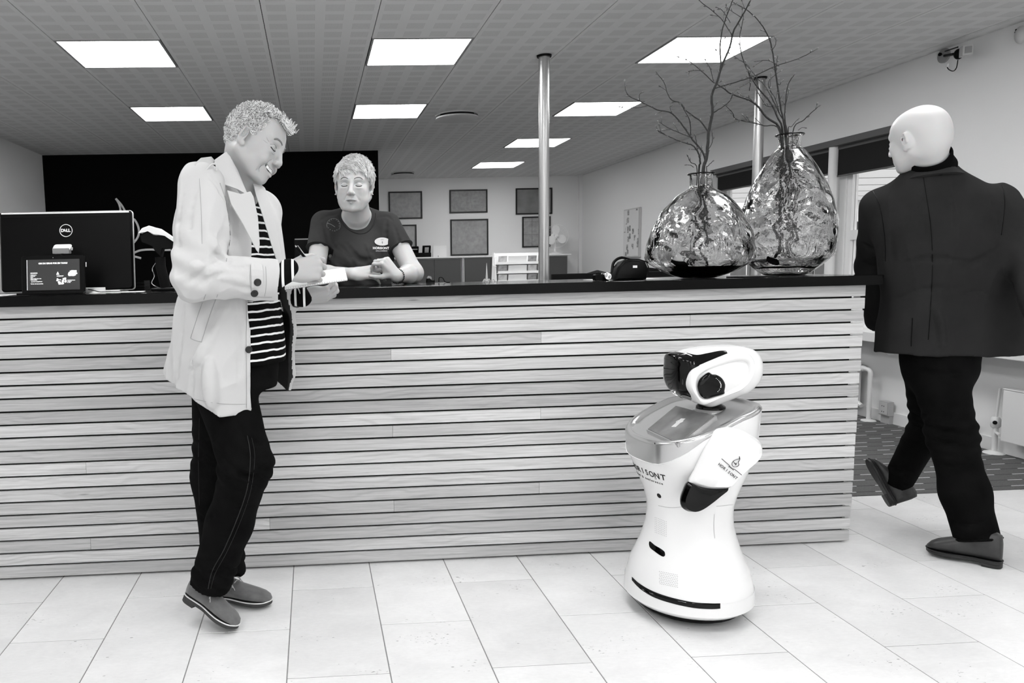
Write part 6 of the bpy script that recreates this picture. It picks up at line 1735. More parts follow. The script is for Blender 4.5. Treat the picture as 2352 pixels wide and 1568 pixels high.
def lin(Cc):
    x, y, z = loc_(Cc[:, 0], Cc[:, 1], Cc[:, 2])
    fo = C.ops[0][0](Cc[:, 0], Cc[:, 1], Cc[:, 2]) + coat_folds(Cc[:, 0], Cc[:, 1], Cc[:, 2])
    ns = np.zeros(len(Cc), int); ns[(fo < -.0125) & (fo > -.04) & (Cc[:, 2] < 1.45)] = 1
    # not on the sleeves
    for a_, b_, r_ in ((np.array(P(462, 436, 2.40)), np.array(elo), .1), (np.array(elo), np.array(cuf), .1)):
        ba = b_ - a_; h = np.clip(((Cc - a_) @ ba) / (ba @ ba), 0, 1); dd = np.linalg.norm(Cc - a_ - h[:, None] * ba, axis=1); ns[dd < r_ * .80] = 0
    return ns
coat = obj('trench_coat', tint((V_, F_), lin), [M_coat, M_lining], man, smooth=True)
# collar, lapels, epaulette, flap details
def slab(pts, th, nrm_, m, par, nm, b=.0015, smooth=None):
    """thick flap through 3-D outline points (about planar)"""
    c = sum(pts, Vector()) / len(pts); nrm_ = Vector(nrm_).normalized()
    n = len(pts); V = [tuple(p) for p in pts] + [tuple(p + nrm_ * th) for p in pts]
    F = [(k, (k + 1) % n, n + (k + 1) % n, n + k) for k in range(n)]
    bm = bmesh.new(); vs = [bm.verts.new(v) for v in V]
    for f in F: bm.faces.new([vs[i] for i in f])
    bm.faces.new([vs[i] for i in range(n)][::-1]); bm.faces.new([vs[n + i] for i in range(n)])
    bmesh.ops.recalc_face_normals(bm, faces=bm.faces[:])
    bmesh.ops.bevel(bm, geom=bm.edges[:], offset=b, segments=1, affect='EDGES')
    return obj(nm, from_bm(bm), m, par, smooth=35)
def PP(l, Ys):
    if not isinstance(Ys, (list, tuple)): Ys = [Ys] * len(l)
    return [P(u, v, y) for (u, v), y in zip(l, Ys)]
tow = Vector((.25, -1, .1))
slab(PP([(519, 349), (530, 362), (545, 392), (566, 441), (572, 452), (545, 436), (512, 424), (503, 404), (494, 378), (492, 368)], [2.44, 2.43, 2.41, 2.395, 2.39, 2.385, 2.385, 2.39, 2.40, 2.42]), .007, tow, M_coat, man, 'collar')
slab(PP([(553, 446), (575, 440), (582, 452), (592, 500), (596, 560), (594, 582), (588, 574), (560, 520), (530, 470), (521, 437)], [2.375, 2.385, 2.39, 2.375, 2.36, 2.355, 2.35, 2.355, 2.365, 2.37]), .006, tow, M_coat, man, 'lapel')
slab(PP([(578, 412), (590, 417), (608, 432), (616, 452), (634, 520), (648, 590), (655, 640), (642, 620), (622, 560), (604, 500), (588, 450)], [2.50, 2.50, 2.52, 2.52, 2.50, 2.49, 2.48, 2.46, 2.46, 2.46, 2.46]), .006, tow, M_coat, man, 'lapel')
slab(PP([(446, 382), (462, 368), (486, 365), (494, 374), (480, 392), (470, 402), (452, 396)], [2.36, 2.40, 2.44, 2.44, 2.38, 2.355, 2.345]), .009, (0, -.4, 1), M_coat, man, 'epaulette')
obj('epaulette_loop', tube(spline(PP([(470, 404), (476, 388), (488, 377), (497, 378), (498, 392)], 2.345), 4), .0035, 6), M_coat, man)
obj('button_strip', ribbon(bvh_of((V_.tolist(), F_.tolist())), [(566, 690), (566, 760), (566, 830), (566, 900), (566, 938)], [(581, 690), (581, 760), (581, 830), (581, 900), (581, 938)], .0025), M_coat, man)
Bc = bvh_of((V_.tolist(), F_.tolist()))
def button(u, v, Y=None, r=.0115):
    l, n_ = hit(Bc, u, v, .001) if Y is None else (P(u, v, Y), Vector((0, -1, 0)))
    if l is None: l, n_ = P(u, v, 2.33), Vector((0, -1, 0))
    z = Vector(n_).normalized(); x = z.orthogonal().normalized(); y = z.cross(x)
    M = Matrix(((x.x, y.x, z.x, l.x), (x.y, y.y, z.y, l.y), (x.z, y.z, z.z, l.z), (0, 0, 0, 1)))
    bt = obj('button', xform(lathe([(.001, 0), (r * .9, 0), (r, .0015), (r, .003), (r * .85, .0042), (r * .6, .003), (.0008, .003)], (0, 0, 0), 20), M), M_btn, man, smooth=40)
for u, v in ((584, 573), (571, 725), (571, 802), (591, 648), (584, 673)): button(u, v)
rb1 = ribbon(Bc, [(575, 606), (600, 608), (604, 616)], [(578, 660), (596, 658), (604, 650)], .003, 3)
obj('cuff_tab', rb1, M_coat, man)
def seamline(pts, nm='seam', r=.0012, m=None, off=.0006):
    out = []
    for p_ in spline([(a, b, 0) for a, b in pts], 6):
        l, n_ = hit(Bc, p_.x, p_.y, off)
        if l is not None: out.append(l)
    if len(out) > 2: obj(nm, tube(out, r, 5), m or M_seam, man)
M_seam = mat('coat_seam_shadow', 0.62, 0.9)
seamline([(438, 776), (456, 720), (472, 676)]); seamline([(463, 786), (480, 730), (500, 676)]); seamline([(438, 777), (450, 782), (463, 785)])
seamline([(576, 608), (574, 640), (580, 676), (600, 682), (625, 682)]); seamline([(372, 880), (420, 908), (500, 926), (578, 928)], r=.0008); seamline([(610, 612), (612, 650), (608, 680)], r=.0008)
seamline([(458, 410), (462, 480), (464, 560)], r=.0008)
seamline([(505, 420), (520, 470), (528, 540), (520, 600)], r=.0015)
# sweater
K = Solid(TM)
K.stack([(.885, .03, 0, .118, .165), (.96, .025, 0, .122, .168), (1.1, .012, 0, .122, .170), (1.25, .004, 0, .120, .172), (1.36, -.005, 0, .108, .165), (1.42, -.008, 0, .090, .12), (1.47, .0, 0, .066, .072), (1.492, .006, 0, .060, .062)], k=.01)
nk_ = sd_noise(31, 10); K.field(lambda X, Y, Z: .005 * nk_(X, Y, Z * .4, 26), (0, 0, 0), 99, op='d')
obj('striped_sweater', K.mesh(.005), M_knit, man, smooth=True)
for a_, b_ in ((cuf, wrR + (wrR - cuf).normalized() * .006), (cuL_, wrL + (wrL - cuL_).normalized() * .004)):
    K2 = Solid(); K2.cap(a_, b_, .037, .036, k=0); obj('sweater_cuff', K2.mesh(.004), M_knits, man, smooth=True, label='striped knit cuff')
# jeans
J = Solid()
hipc = TM @ Vector((.0, 0, .86))
J.stack([(.80, hipc.x + .005, hipc.y, .125, .135), (.86, hipc.x + .005, hipc.y, .132, .14), (.93, hipc.x + .01, hipc.y, .126, .138), (.955, hipc.x + .01, hipc.y, .122, .136)], k=.03)
hN, kN, aN = P(518, 905, 2.46), P(566, 1065, 2.36), P(484, 1335, 2.475)
hF, kF, aF = P(505, 905, 2.62), P(497, 1090, 2.60), P(515, 1315, 2.61)
J.path([hF, kF, aF], [.098, .082, .076], k=.04)
J.path([hN, kN, P(528, 1200, 2.42), aN], [.100, .080, .072, .073], k=.04)
for a_, b_, r_ in ((aN, kN, .073), (aF, kF, .076)):
    ax = (a_ - b_).normalized(); e_ = a_ + ax * .006
    J.field((lambda e_, ax: lambda X, Y, Z: np.maximum(cutplane(e_, ax)(X, Y, Z), np.sqrt((X - e_.x) ** 2 + (Y - e_.y) ** 2 + (Z - e_.z) ** 2) - .13))(e_, ax), e_, .13, op='s')
nj = sd_noise(41, 12)
def jean_folds(kn, an):
    return lambda X, Y, Z: -.004 * nj(X, Y, Z, 16) - .0035 * np.sin((Z + X * .8) * 110 + 4 * nj(X, Y, Z, 8)) * (np.exp(-((Z - kn.z) / .07) ** 2) + np.exp(-((Z - an.z - .03) / .05) ** 2))
J.field(jean_folds(kN, aN), (0, 0, 0), 99, op='d')
crease(J, [([(560, 1002), (590, 1016), (616, 1018)], .008, 's'), ([(548, 1088), (582, 1094), (612, 1082)], .009, 's'), ([(556, 1040), (590, 1052), (618, 1046)], .007, 's'), ([(518, 1150), (548, 1166), (580, 1160)], .007, 's'),
    ([(438, 1300), (468, 1318), (500, 1312)], .009, 's'), ([(446, 1278), (480, 1290), (506, 1280)], .007, 's'), ([(534, 950), (552, 985), (560, 1010)], .009, 's'), ([(448, 1000), (470, 1012), (500, 1005)], .007, 's'), ([(452, 1180), (470, 1192), (490, 1186)], .007, 's'), ([(510, 1300), (530, 1312), (548, 1306)], .007, 's')], .012)
Vj, Fj = J.mesh(.0055)
jeans = obj('jeans', (Vj, Fj), M_jean, man, smooth=True)
Bj = bvh_of((Vj.tolist(), Fj.tolist()))
def jseam(pts, B_, par, r=.0016):
    out = []
    for p_ in spline([(a, b, 0) for a, b in pts], 8):
        l, n_ = hit(B_, p_.x, p_.y, .0004)
        if l is not None: out.append(l)
    if len(out) > 2: obj('seam', tube(out, r, 5), M_stitch, par)
jseam([(568, 1000), (575, 1050), (568, 1120), (545, 1190), (515, 1260), (488, 1310), (478, 1352)], Bj, man)
jseam([(578, 1005), (585, 1050), (576, 1125), (553, 1195), (522, 1265), (495, 1315), (484, 1352)], Bj, man, .0009)
jseam([(458, 960), (456, 1060), (458, 1160)], Bj, man, .0009)
M_suede = mat('grey_suede', 0.36, 0.85, var=(30, .2), sheen=.3); M_sole = mat('rubber_sole', 0.20, 0.7); M_welt = mat('pale_welt', 0.82, 0.6); M_lace = mat('pale_laces', 0.66, 0.7)
shoe(man, P(424, 1367, 2.505) + Vector((0, 0, -.005)), Vector((-.287, 2.400, .006)), (0.30, .05, 1), (M_suede, M_sole, M_welt), w=.098, lace=M_lace, h=.080)
shoe(man, (-.375, 2.615, .006), (-.205, 2.500, .006), (0, 0, 1), (M_suede, M_sole, M_welt), w=.100, lace=M_lace, h=.085) if False else shoe(man, (-.42, 2.66, .0065), (-.178, 2.578, .0065), (0, 0, 1), (M_suede, M_sole, M_welt), w=.100, lace=M_lace, h=.085)
# watch or cuff strap under the pad
obj('wristband', tube([wrL + ML @ Vector((-.012, .034 * cos(2 * pi * k / 24), .030 * sin(2 * pi * k / 24))) for k in range(24)], .003, 6, closed=True), M_lgrey, man)

# the pad and the pen (held things stay things of their own)
A_, B_, C_ = P(654, 663, 2.40), P(798, 641, 2.43), P(791, 614, 2.575)
D_ = A_ + (C_ - B_); nP = (B_ - A_).cross(D_ - A_).normalized(); nP = nP if nP.z > 0 else -nP
def sheet(q, th, off=0): 
    V = [tuple(p + nP * off) for p in q] + [tuple(p + nP * (off - th)) for p in q]
    return V, [(0, 1, 2, 3), (7, 6, 5, 4)] + [(k, 4 + k, 4 + (k + 1) % 4, (k + 1) % 4) for k in range(4)]
pad = thing('writing_pad', 'white writing pad held level in the coated man\'s hands above the counter edge', 'notepad', (.02, 2.49, 1.15))
obj('paper_block', sheet([A_, B_, C_, D_], .003), M_paper, pad)
obj('cardboard', sheet([A_, B_, C_, D_], .0015, -.0034), M_grey, pad)
obj('spiral', joinm(*[tube([A_.lerp(B_, (k + .5) / 26) + Vector((0, .004 * cos(t), 0)) + nP * (.004 * sin(t) - .001) for t in [2 * pi * j / 8 for j in range(8)]], .0006, 4, closed=True) for k in range(26)]), M_lgrey, pad)
pen = thing('pen', 'dark ballpoint pen in the coated man\'s right hand', 'pen', (0, 2.42, 1.22))
p0, p1 = P(681, 567, 2.365), P(735, 636, 2.43)
obj('barrel', tube([p0, p0.lerp(p1, .85)], .0045, 12), M_blk, pen, smooth=60)
obj('tip', tube([p0.lerp(p1, .851), p1], [.0042, .0008], 12), M_chrome, pen)
obj('clip', tube([p0 + Vector((.004, -.005, .004)), p0.lerp(p1, .45) + Vector((.004, -.006, .002))], .0014, 6), M_chrome, pen)
obj('button', tube([p0 - (p1 - p0).normalized() * .006, p0], .0025, 8), M_chrome, pen)
# ------------------------------------------------------------------ THE WOMAN BEHIND THE COUNTER
HW = Mloc((.200, 3.45, 1.568), radians(-101), radians(3), radians(-2), 1.015)
TW = Mloc((.212, 3.63, 0), radians(-97))
S = Solid()
head(S, HW, (.218, 3.545, 1.44), heavy=.98, wide=.006)
Tb = Solid(TW); Tb.ops = S.ops
wrows = [(.95, 0, 0, .125, .165), (1.08, 0, 0, .125, .160), (1.2, .008, 0, .125, .160), (1.29, .006, 0, .115, .165), (1.37, -.005, 0, .095, .162), (1.415, -.012, 0, .078, .135), (1.45, -.012, 0, .062, .085), (1.475, -.01, 0, .05, .055)]
Tb.stack(wrows, k=.04)
zt = TOP
def cl(p, r): p = Vector(p); p.z = max(p.z, TOP + r + .006); return p
s1, e1, w1_ = P(741, 514, 3.58), cl(P(724, 643, 3.44), .041), cl(P(806, 640, 3.285), .046)
s2, e2, w2_ = P(893, 516, 3.58), cl(P(950, 640, 3.45), .041), cl(P(910, 640, 3.235), .030)
for a_, e_, w_ in ((s1, e1, w1_), (s2, e2, w2_)):
    S.cap(a_, e_, .046, .043, k=.03); S.cap(e_, e_.lerp(w_, .35), .041, .041, k=.025); S.cap(e_.lerp(w_, .35), w_, .041, .026, k=.02)
nbk = Vector((.218, 3.60, 1.452))
for s_ in (s1, s2): S.cap(nbk, nbk.lerp(s_, .75), .046, .030, k=.03)
# her right hand (left in the picture) lies pointing right, back up towards the camera
hx, hz = Vector((.97, -.20, .05)), Vector((.02, -.68, .73))
Mw1 = m3s(hx, hz, 1)
if (Mw1 @ Vector((0, 1, 0))).y < 0: Mw1 = m3s(hx, hz, -1)
hand(S, w1_ + Vector((.004, 0, 0)), Mw1, curl=((.18, .4, .3), (.2, .5, .3), (.25, .55, .4), (.3, .6, .4)), spread=.10, thumb=((.85, .35, -.25), (.95, 0, -.2)), sc=.90)
# her left hand stands up, wrist bent, fingers folding down over the other
hx, hz = Vector((-.62, -.15, .78)), Vector((.50, -.72, .48))
Mw2 = m3s(hx, hz, 1)
if (Mw2 @ Vector((0, 1, 0))).x > 0: Mw2 = m3s(hx, hz, -1)
hand(S, w2_ + Vector((-.002, 0, .006)), Mw2, curl=((1.05, .9, .4), (1.15, .95, .4), (1.25, 1.0, .5), (1.35, 1.0, .5)), spread=.16, thumb=((.45, .7, -.5), (.7, .35, -.5)), sc=.88)
# collar bones
Tb.cap((.070, .02, 1.405), (.045, .10, 1.425), .007, .006, k=.015); Tb.cap((.070, -.02, 1.405), (.045, -.10, 1.425), .007, .006, k=.015)
d = tint(S.mesh(.0028), face_tint(HW))
wom = obj('person', d, [M_skinB, M_lipB], smooth=True, label='short-haired woman in a dark T-shirt leaning on the counter with clasped hands', cat='person', loc=(.21, 3.58, .75))
brow_and_lash(HW, wom, M_brow, d, sc=.6, w=.0026); lips(HW, wom, d, M_lipB, M_lid)
face_lines(HW, wom, d, [[(.0165, -.040), (.026, -.052), (.031, -.066)], [(.019, -.014), (.030, -.019), (.041, -.015)], [(.0045, .020), (.0040, .028), (.0045, .034)]], mat('skin_crease_light', .68, .8), .0008)
# dark T-shirt
M_tee = mat('dark_tshirt', 0.22, 0.9, spec=.1, bump=(700, .08), var=(9, .12)); M_teeh = mat('dark_tshirt_hem', 0.17, 0.9)
Q = Solid(TW)
Q.stack([(r[0], r[1], r[2], r[3] + .012, r[4] + .012) for r in wrows[:-1]], k=.03)
Qy = Solid(); Qy.ops = Q.ops
for s_ in (s1, s2): Qy.cap(nbk.lerp(s_, .25), nbk.lerp(s_, .85), .050, .040, k=.04)
for s in (1, -1): Q.ell((.085, .075 * s, 1.235), (.055, .070, .062), k=.05)
Qw = Solid(); Qw.ops = Q.ops
sl1, sl2 = s1.lerp(e1, .50), s2.lerp(e2, .50)
for a_, b_ in ((s1, sl1), (s2, sl2)):
    Qw.cap(a_, b_, .055, .058, k=.05)
    ax = (b_ - a_).normalized()
    Qw.field((lambda b_, ax: lambda X, Y, Z: np.maximum(cutplane(b_, ax)(X, Y, Z), np.sqrt((X - b_.x) ** 2 + (Y - b_.y) ** 2 + (Z - b_.z) ** 2) - .069))(b_, ax), b_, .07, op='s', k=.002)
nc_ = P(820, 486, 3.46)
Qn = Solid(Matrix.Translation((nc_.x, 3.44, nc_.z + .004))); Qn.ops = Q.ops
Qn.ell((0, 0, 0), (.093, .17, .090), k=.004, op='s')
nw_ = sd_noise(51, 12)
Qw.field(lambda X, Y, Z: -.0045 * nw_(X, Y, Z, 17) - .0035 * np.sin((X * 1.0 + Z * 1.5) * 60 + 3 * nw_(X, Y, Z, 8)) * np.exp(-((Z - 1.16) / .09) ** 2), (0, 0, 0), 99, op='d')
crease(Qw, [([(742, 505), (752, 545), (756, 590), (752, 620)], .009, 's'), ([(888, 508), (884, 550), (880, 590)], .008, 's'), ([(796, 560), (826, 596), (858, 592)], .009, 's'), ([(768, 556), (796, 580), (815, 612)], .008, 's'), ([(772, 604), (800, 622), (830, 628)], .008, 's'),
    ([(734, 508), (750, 497), (768, 493)], .005, 's'), ([(728, 530), (736, 556), (740, 570)], .006, 's'), ([(906, 520), (916, 550), (922, 570)], .006, 's'), ([(868, 500), (888, 496), (900, 505)], .005, 's'), ([(840, 560), (862, 600), (880, 622)], .007, 'u')])
Vt, Ft = Q.mesh(.0042); obj('t_shirt', (Vt, Ft), M_tee, wom, smooth=True)
Bt = bvh_of((Vt.tolist(), Ft.tolist()))
def line_on(B_, pts, r, m, par, nm, off=.0004, closed=False):
    out = []
    for p_ in spline([(a, b, 0) for a, b in pts], 6):
        l, n_ = hit(B_, p_.x, p_.y, off)
        if l is not None: out.append(l)
    if len(out) > 2: obj(nm, tube(out, r, 6), m, par, smooth=True)
line_on(Bt, [(776, 494), (783, 508), (797, 524), (818, 535), (840, 534), (856, 519), (863, 500), (864, 490)], .0035, M_teeh, wom, 'neck_rib')
for b_, ax in ((sl1, (sl1 - s1).normalized()), (sl2, (sl2 - s2).normalized())):
    o_ = ax.orthogonal().normalized(); o2 = ax.cross(o_)
    obj('sleeve_hem', tube([b_ - ax * .004 + (o_ * cos(2 * pi * k / 32) + o2 * sin(2 * pi * k / 32)) * .0590 for k in range(32)], .0028, 6, closed=True), M_teeh, wom, smooth=True)
# name badge, lettering and round print
lb, nb_n = hit(Bt, 876, 557, .004)
def tee_M(u, v, off, rot=0):
    l, n_ = hit(Bt, u, v, off); n_ = Vector((n_.x * .5, -1, n_.z * .3)).normalized()
    tx_ = Vector((cos(rot), 0, sin(rot))); tx_ = (tx_ - n_ * tx_.dot(n_)).normalized(); tz_ = n_.cross(tx_)
    return Matrix(((tx_.x, tz_.x, n_.x, l.x), (tx_.y, tz_.y, n_.y, l.y), (tx_.z, tz_.z, n_.z, l.z), (0, 0, 0, 1)))
MB_ = tee_M(876, 557, .013)
bdg = obj('name_badge', xform(prism([(.0365 * cos(2 * pi * k / 32), .019 * sin(2 * pi * k / 32)) for k in range(32)], .002, b=.0006), MB_), mat('badge_silver', .78, .35, metal=.3), wom, label='oval silver name badge')
text('lettering', 'Ulla', .009, MB_ @ Matrix.Translation((0, .009, .0012)), M_ink, bdg, depth=.0001) if False else obj('badge_print', xform(joinm(box(-.008, .006, .0075, .0088, .001, .0013), box(-.001, .001, -.010, .001, .001, .0013), box(-.006, .006, -.003, -.0022, .001, .0013)), MB_), M_ink, bdg)
M_wp = mat('white_textile_print', .92, .8)
obj('lettering', text('x', 'HORISONT', .0148, tee_M(873, 572, .010), None, None, depth=.0004, bold=.0005, space=1.05), M_wp, wom)
obj('lettering', text('x', 'HOTEL & KONFERENCE', .0052, tee_M(874, 577.5, .009), None, None, depth=.0003, bold=.0001), M_wp, wom)
lt = []
for k, ch in enumerate('HORISONT HOTEL '):
    a = radians(-160 + 24 * k); u, v = 766 + 13.5 * cos(a), 517 - 13.5 * sin(a) * -1
    if ch != ' ' and hit(Bt, u, v)[0] is not None: lt.append(text('x', ch, .007, tee_M(u, v, .002) @ Matrix.Rotation(-a + pi / 2, 4, 'Z'), None, None, depth=.0002))
M_wp2 = mat('grey_textile_print', .60, .8)
obj('round_print', joinm(*lt), M_wp2, wom)
line_on(Bt, [(751, 513), (757, 514), (763, 517), (769, 521)], .0010, M_wp2, wom, 'round_print', .001); line_on(Bt, [(766 + 15.5 * cos(t), 517 + 15.5 * sin(t)) for t in [radians(a) for a in range(-200, 60, 20)]], .0006, M_wp2, wom, 'round_print', .001)
# dark trousers below the counter
G = Solid(TW); G.stack([(.80, -.02, 0, .135, .175), (.92, -.01, 0, .14, .178), (.99, 0, 0, .130, .168)], k=.02)
for s in (1, -1): G.cap((-.02, .09 * s, .84), (-.04, .10 * s, .46), .095, .068, k=.04); G.cap((-.04, .10 * s, .46), (-.07, .10 * s, .09), .066, .050, k=.03)
obj('trousers', G.mesh(.009), M_jean, wom, smooth=True)
for s in (1, -1):
    hp = TW @ Vector((-.12, .10 * s, .0055)); tp__ = TW @ Vector((.13, .115 * s, .0055)); shoe(wom, hp, tp__, (0, 0, 1), (M_blk, M_sole, M_blk), w=.095)
# ear studs, bracelet, ring
for u, v in ((858, 445), (775, 443)):
    s_ = 1 if u > 800 else -1
    obj('ear_stud', ball(HW @ Vector((.002, .084 * s_, -.040)), .0035, 10, 6), M_chrome, wom, smooth=True)
wc = w2_.lerp(e2, .06); ax = (e2 - w2_).normalized(); o_ = ax.orthogonal().normalized(); o2 = ax.cross(o_)
obj('bracelet', joinm(*[ball(wc + (o_ * cos(2 * pi * k / 26) + o2 * sin(2 * pi * k / 26)) * .0315, .0034, 6, 4) for k in range(26)]), M_blk_soft, wom)
# hair: close-cropped cap with combed strands
def hair_cap(M, h, grow, seed, boxes, amp, sc, m, par, nm='hair_base'):
    hc = Solid(M); hc.ell((-.014, 0, .033), (.096 + grow, .079 + grow, .091 + grow), k=0)
    for c, hh, rot in boxes: hc.box(c, hh, r=.02, op='s', k=.012, M2=Matrix.Rotation(rot, 4, 'Y'))
    nz = sd_noise(seed, 16); hc.field(lambda X, Y, Z: amp * nz(X, Y, Z, sc), (0, 0, 0), 99, op='d')
    V_, F_ = hc.mesh(h, 12); return obj(nm, (V_, F_), m, par, smooth=True)
hair_cap(HW, .003, .012, 61, [((.135, 0, -.045), (.09, .2, .105), 0), ((.03, 0, -.075), (.055, .2, .085), 0), ((0, 0, -.175), (.2, .2, .10), 0)], .0030, 130, mat('hair_base_tone', .66, .6), wom)
hw = random.Random(9); st_ = []
for k in range(3000):
    th = hw.uniform(-pi, pi); ph = math.asin(hw.uniform(-.55, 1))
    v = Vector((cos(th) * cos(ph), sin(th) * cos(ph), sin(ph))); c0 = Vector((-.012, 0, .032)); p = c0 + Vector((v.x * .103, v.y * .086, v.z * .100))
    if p.x > .035 and p.z < .066 - abs(p.y) * .2: continue
    if p.x > -.03 and p.z < (.020 if p.x > .0 else -.005): continue
    if p.x <= -.03 and p.z < -.06: continue
    # strands comb from the crown parting forward and sideways
    dirv = Vector((.75 if p.z > .06 else .25, (.65 if p.y > -.060 else -.8) * (1 if p.z > .05 else .25), -.9 if p.z < .07 else -.15))
    n_ = v.normalized(); dirv = (dirv - n_ * dirv.dot(n_)).normalized(); L_ = hw.uniform(.022, .040) if p.z > .05 else hw.uniform(.014, .026)
    jit = Vector((hw.uniform(-1, 1), hw.uniform(-1, 1), hw.uniform(-1, 1))) * .07
    pts = [p - n_ * .004]
    for i in range(1, 5):
        t = i / 4; pts.append(p + (dirv + jit * t).normalized() * L_ * t + n_ * (.0032 * sin(pi * t * .75)) )
    st_.append(tube([HW @ q for q in pts], [.0016, .0018, .0016, .0012, .0004], 4, cap=False))
for k in range(16):                                                              # raised tuft at the crown
    b0 = Vector((hw.uniform(.01, .065), hw.uniform(-.02, .055), .118)); b0.z -= max(0, b0.x - .03) * .55 + abs(b0.y) * .25
    dv = Vector((hw.uniform(-.1, .6), hw.uniform(-.5, .7), 1)).normalized(); L_ = hw.uniform(.012, .026)
    st_.append(tube([HW @ (b0 + dv * L_ * t + Vector((.010 * t * t, 0, 0))) for t in (0, .33, .66, 1)], [.0018, .0016, .0011, .0004], 4, cap=False))
obj('hair', joinm(*st_), M_hairB, wom, smooth=True, kind='stuff', label='short light hair combed forward')
# ------------------------------------------------------------------ THE BALD MAN WALKING AWAY
HC = Mloc(P(2111, 318, 2.84), radians(105), radians(4), radians(-6), 1.03)
taz = radians(78); TC = Mloc((2.49, 2.88, 0), taz); TCi = TC.inverted()
def lr(u, v, Y, rx, ry):
    q = TCi @ P(u, v, Y); return (q.z, q.x, q.y, rx, ry)
S = Solid()
nb_c = P(2138, 392, 2.87)
head(S, HC, nb_c, heavy=1.05)
Hh = Solid(HC); Hh.ops = S.ops
Hh.ell((-.045, 0, -.010), (.060, .060, .060), k=.03)                              # full back of the skull
Tb = Solid(TC); Tb.ops = S.ops
Tb.stack([lr(2185, 780, 2.88, .10, .14), lr(2180, 650, 2.88, .10, .15), lr(2165, 520, 2.88, .10, .16), lr(2150, 450, 2.88, .07, .13)], k=.03)
sL, eL, wL = P(2020, 472, 2.98), P(2009, 612, 3.17), P(2022, 742, 3.24)
sR, eR, wR = P(2292, 466, 2.83), P(2366, 600, 2.70), P(2400, 715, 2.56)
for a_, e_, w_ in ((sL, eL, wL), (sR, eR, wR)): S.path([a_, e_, w_], [.045, .040, .028], k=.02)
MH = m3s((.10, .0, -1), (-.9, .2, 0), 1)
if (MH @ Vector((0, 1, 0))).y < 0: MH = m3s((.10, 0, -1), (-.9, .2, 0), -1)
hand(S, wL, MH, curl=((.35, .5, .3),) * 4, sc=.90, thumb=((.8, .45, -.3), (.95, .1, -.2)))
MH = m3s((.15, -.1, -1), (.9, .2, 0), 1)
if (MH @ Vector((0, 1, 0))).y < 0: MH = m3s((.15, -.1, -1), (.9, .2, 0), -1)
hand(S, wR, MH, curl=((.35, .5, .3),) * 4, sc=.90, thumb=((.8, .45, -.3), (.95, .1, -.2)))
bald = obj('person', tint(S.mesh(.0034), face_tint(HC)), [M_skinC, M_lip], smooth=True, label='bald man in a dark blazer and jeans walking away past the counter end', cat='person', loc=(2.5, 2.88, 0))

# black roll-neck
M_rn = mat('black_roll_neck', .03, .9, spec=.05); M_blz = mat('charcoal_blazer', .15, .9, spec=.06, bump=(500, .12), var=(8, .12)); M_blzc = mat('blazer_collar', .17, .9, spec=.1)
nv = (Vector(nb_c) - HC @ Vector((-.030, 0, -.045))).normalized()
top_ = Vector(nb_c) - nv * .088
o_ = nv.orthogonal().normalized(); o2 = nv.cross(o_)
def ringat(c, r): return [c + (o_ * cos(2 * pi * k / 36) + o2 * sin(2 * pi * k / 36)) * r for k in range(36)]
obj('roll_neck', loft([ringat(top_ + nv * .002, .064), ringat(top_ - nv * .004, .069), ringat(top_ + nv * .006, .074), ringat(top_ + nv * .034, .073), ringat(top_ + nv * .07, .085)], cap=False), M_rn, bald, smooth=60)
# blazer
Z = Solid(TC)
brow_ = [lr(2181, 806, 2.90, .162, .262), lr(2180, 745, 2.90, .155, .250), lr(2178, 660, 2.89, .148, .234), lr(2170, 575, 2.88, .148, .236), lr(2160, 505, 2.88, .140, .252), lr(2154, 460, 2.88, .120, .236), lr(2146, 425, 2.88, .094, .170), lr(2138, 396, 2.87, .078, .098), lr(2134, 380, 2.87, .068, .074)]
Z.stack(brow_, k=.02, n=2.3)
zb = brow_[0][0]
Zw = Solid(); Zw.ops = Z.ops
# back vent
pv = TCi @ P(2095, 800, 2.70)
for (a_, e_, w_, wr) in ((sL, eL, wL, .056), (sR, eR, wR, .056)):
    Zw.cap(a_, e_, .074, .066, k=.05); Zw.cap(e_, w_.lerp(e_, .06), .066, wr, k=.025)
    ax = (w_ - e_).normalized(); wq = w_.lerp(e_, .02)
    Zw.cap(wq - ax * .03, wq + ax * .1, wr - .008, wr - .008, k=.002, op='s')
# gap between left arm and body is kept open
nz_ = sd_noise(71, 12)
Zw.field(lambda X, Y, Zz: -.0085 * nz_(X, Y, Zz * .5, 13) - .0028 * nz_(X, Y, Zz, 34) * np.exp(-((Zz - 1.15) / .2) ** 2) - .006 * np.clip(1 - np.abs(nz_(X * 1.2, Y, Zz * .5, 15)) * 3, 0, 1) ** 2 - .003 * nz_(X, Y * .3, Zz * .3, 40) * np.exp(-((Zz - 1.42) / .08) ** 2), (0, 0, 0), 99, op='d')
crease(Zw, [([(2180, 418), (2186, 470), (2190, 520)], .009, 's'), ([(2112, 430), (2120, 480), (2124, 535)], .008, 's'), ([(2070, 606), (2140, 592), (2240, 602)], .009, 's'), ([(2052, 690), (2120, 664), (2190, 660)], .009, 's'), ([(2298, 560), (2262, 590), (2220, 610)], .009, 's'), ([(2050, 470), (2046, 540), (2050, 600)], .009, 's'),
    ([(2270, 440), (2288, 490), (2290, 550)], .009, 's'), ([(2200, 680), (2250, 670), (2300, 690)], .008, 's'), ([(1985, 560), (2005, 575), (2022, 570)], .008, 's'), ([(1982, 600), (2004, 612), (2024, 604)], .008, 's'), ([(2140, 700), (2160, 740), (2165, 790)], .008, 'u')], .012)
Vz, Fz = Z.mesh(.0055); obj('blazer', (Vz, Fz), M_blz, bald, smooth=True)
Bz = bvh_of((Vz.tolist(), Fz.tolist()))
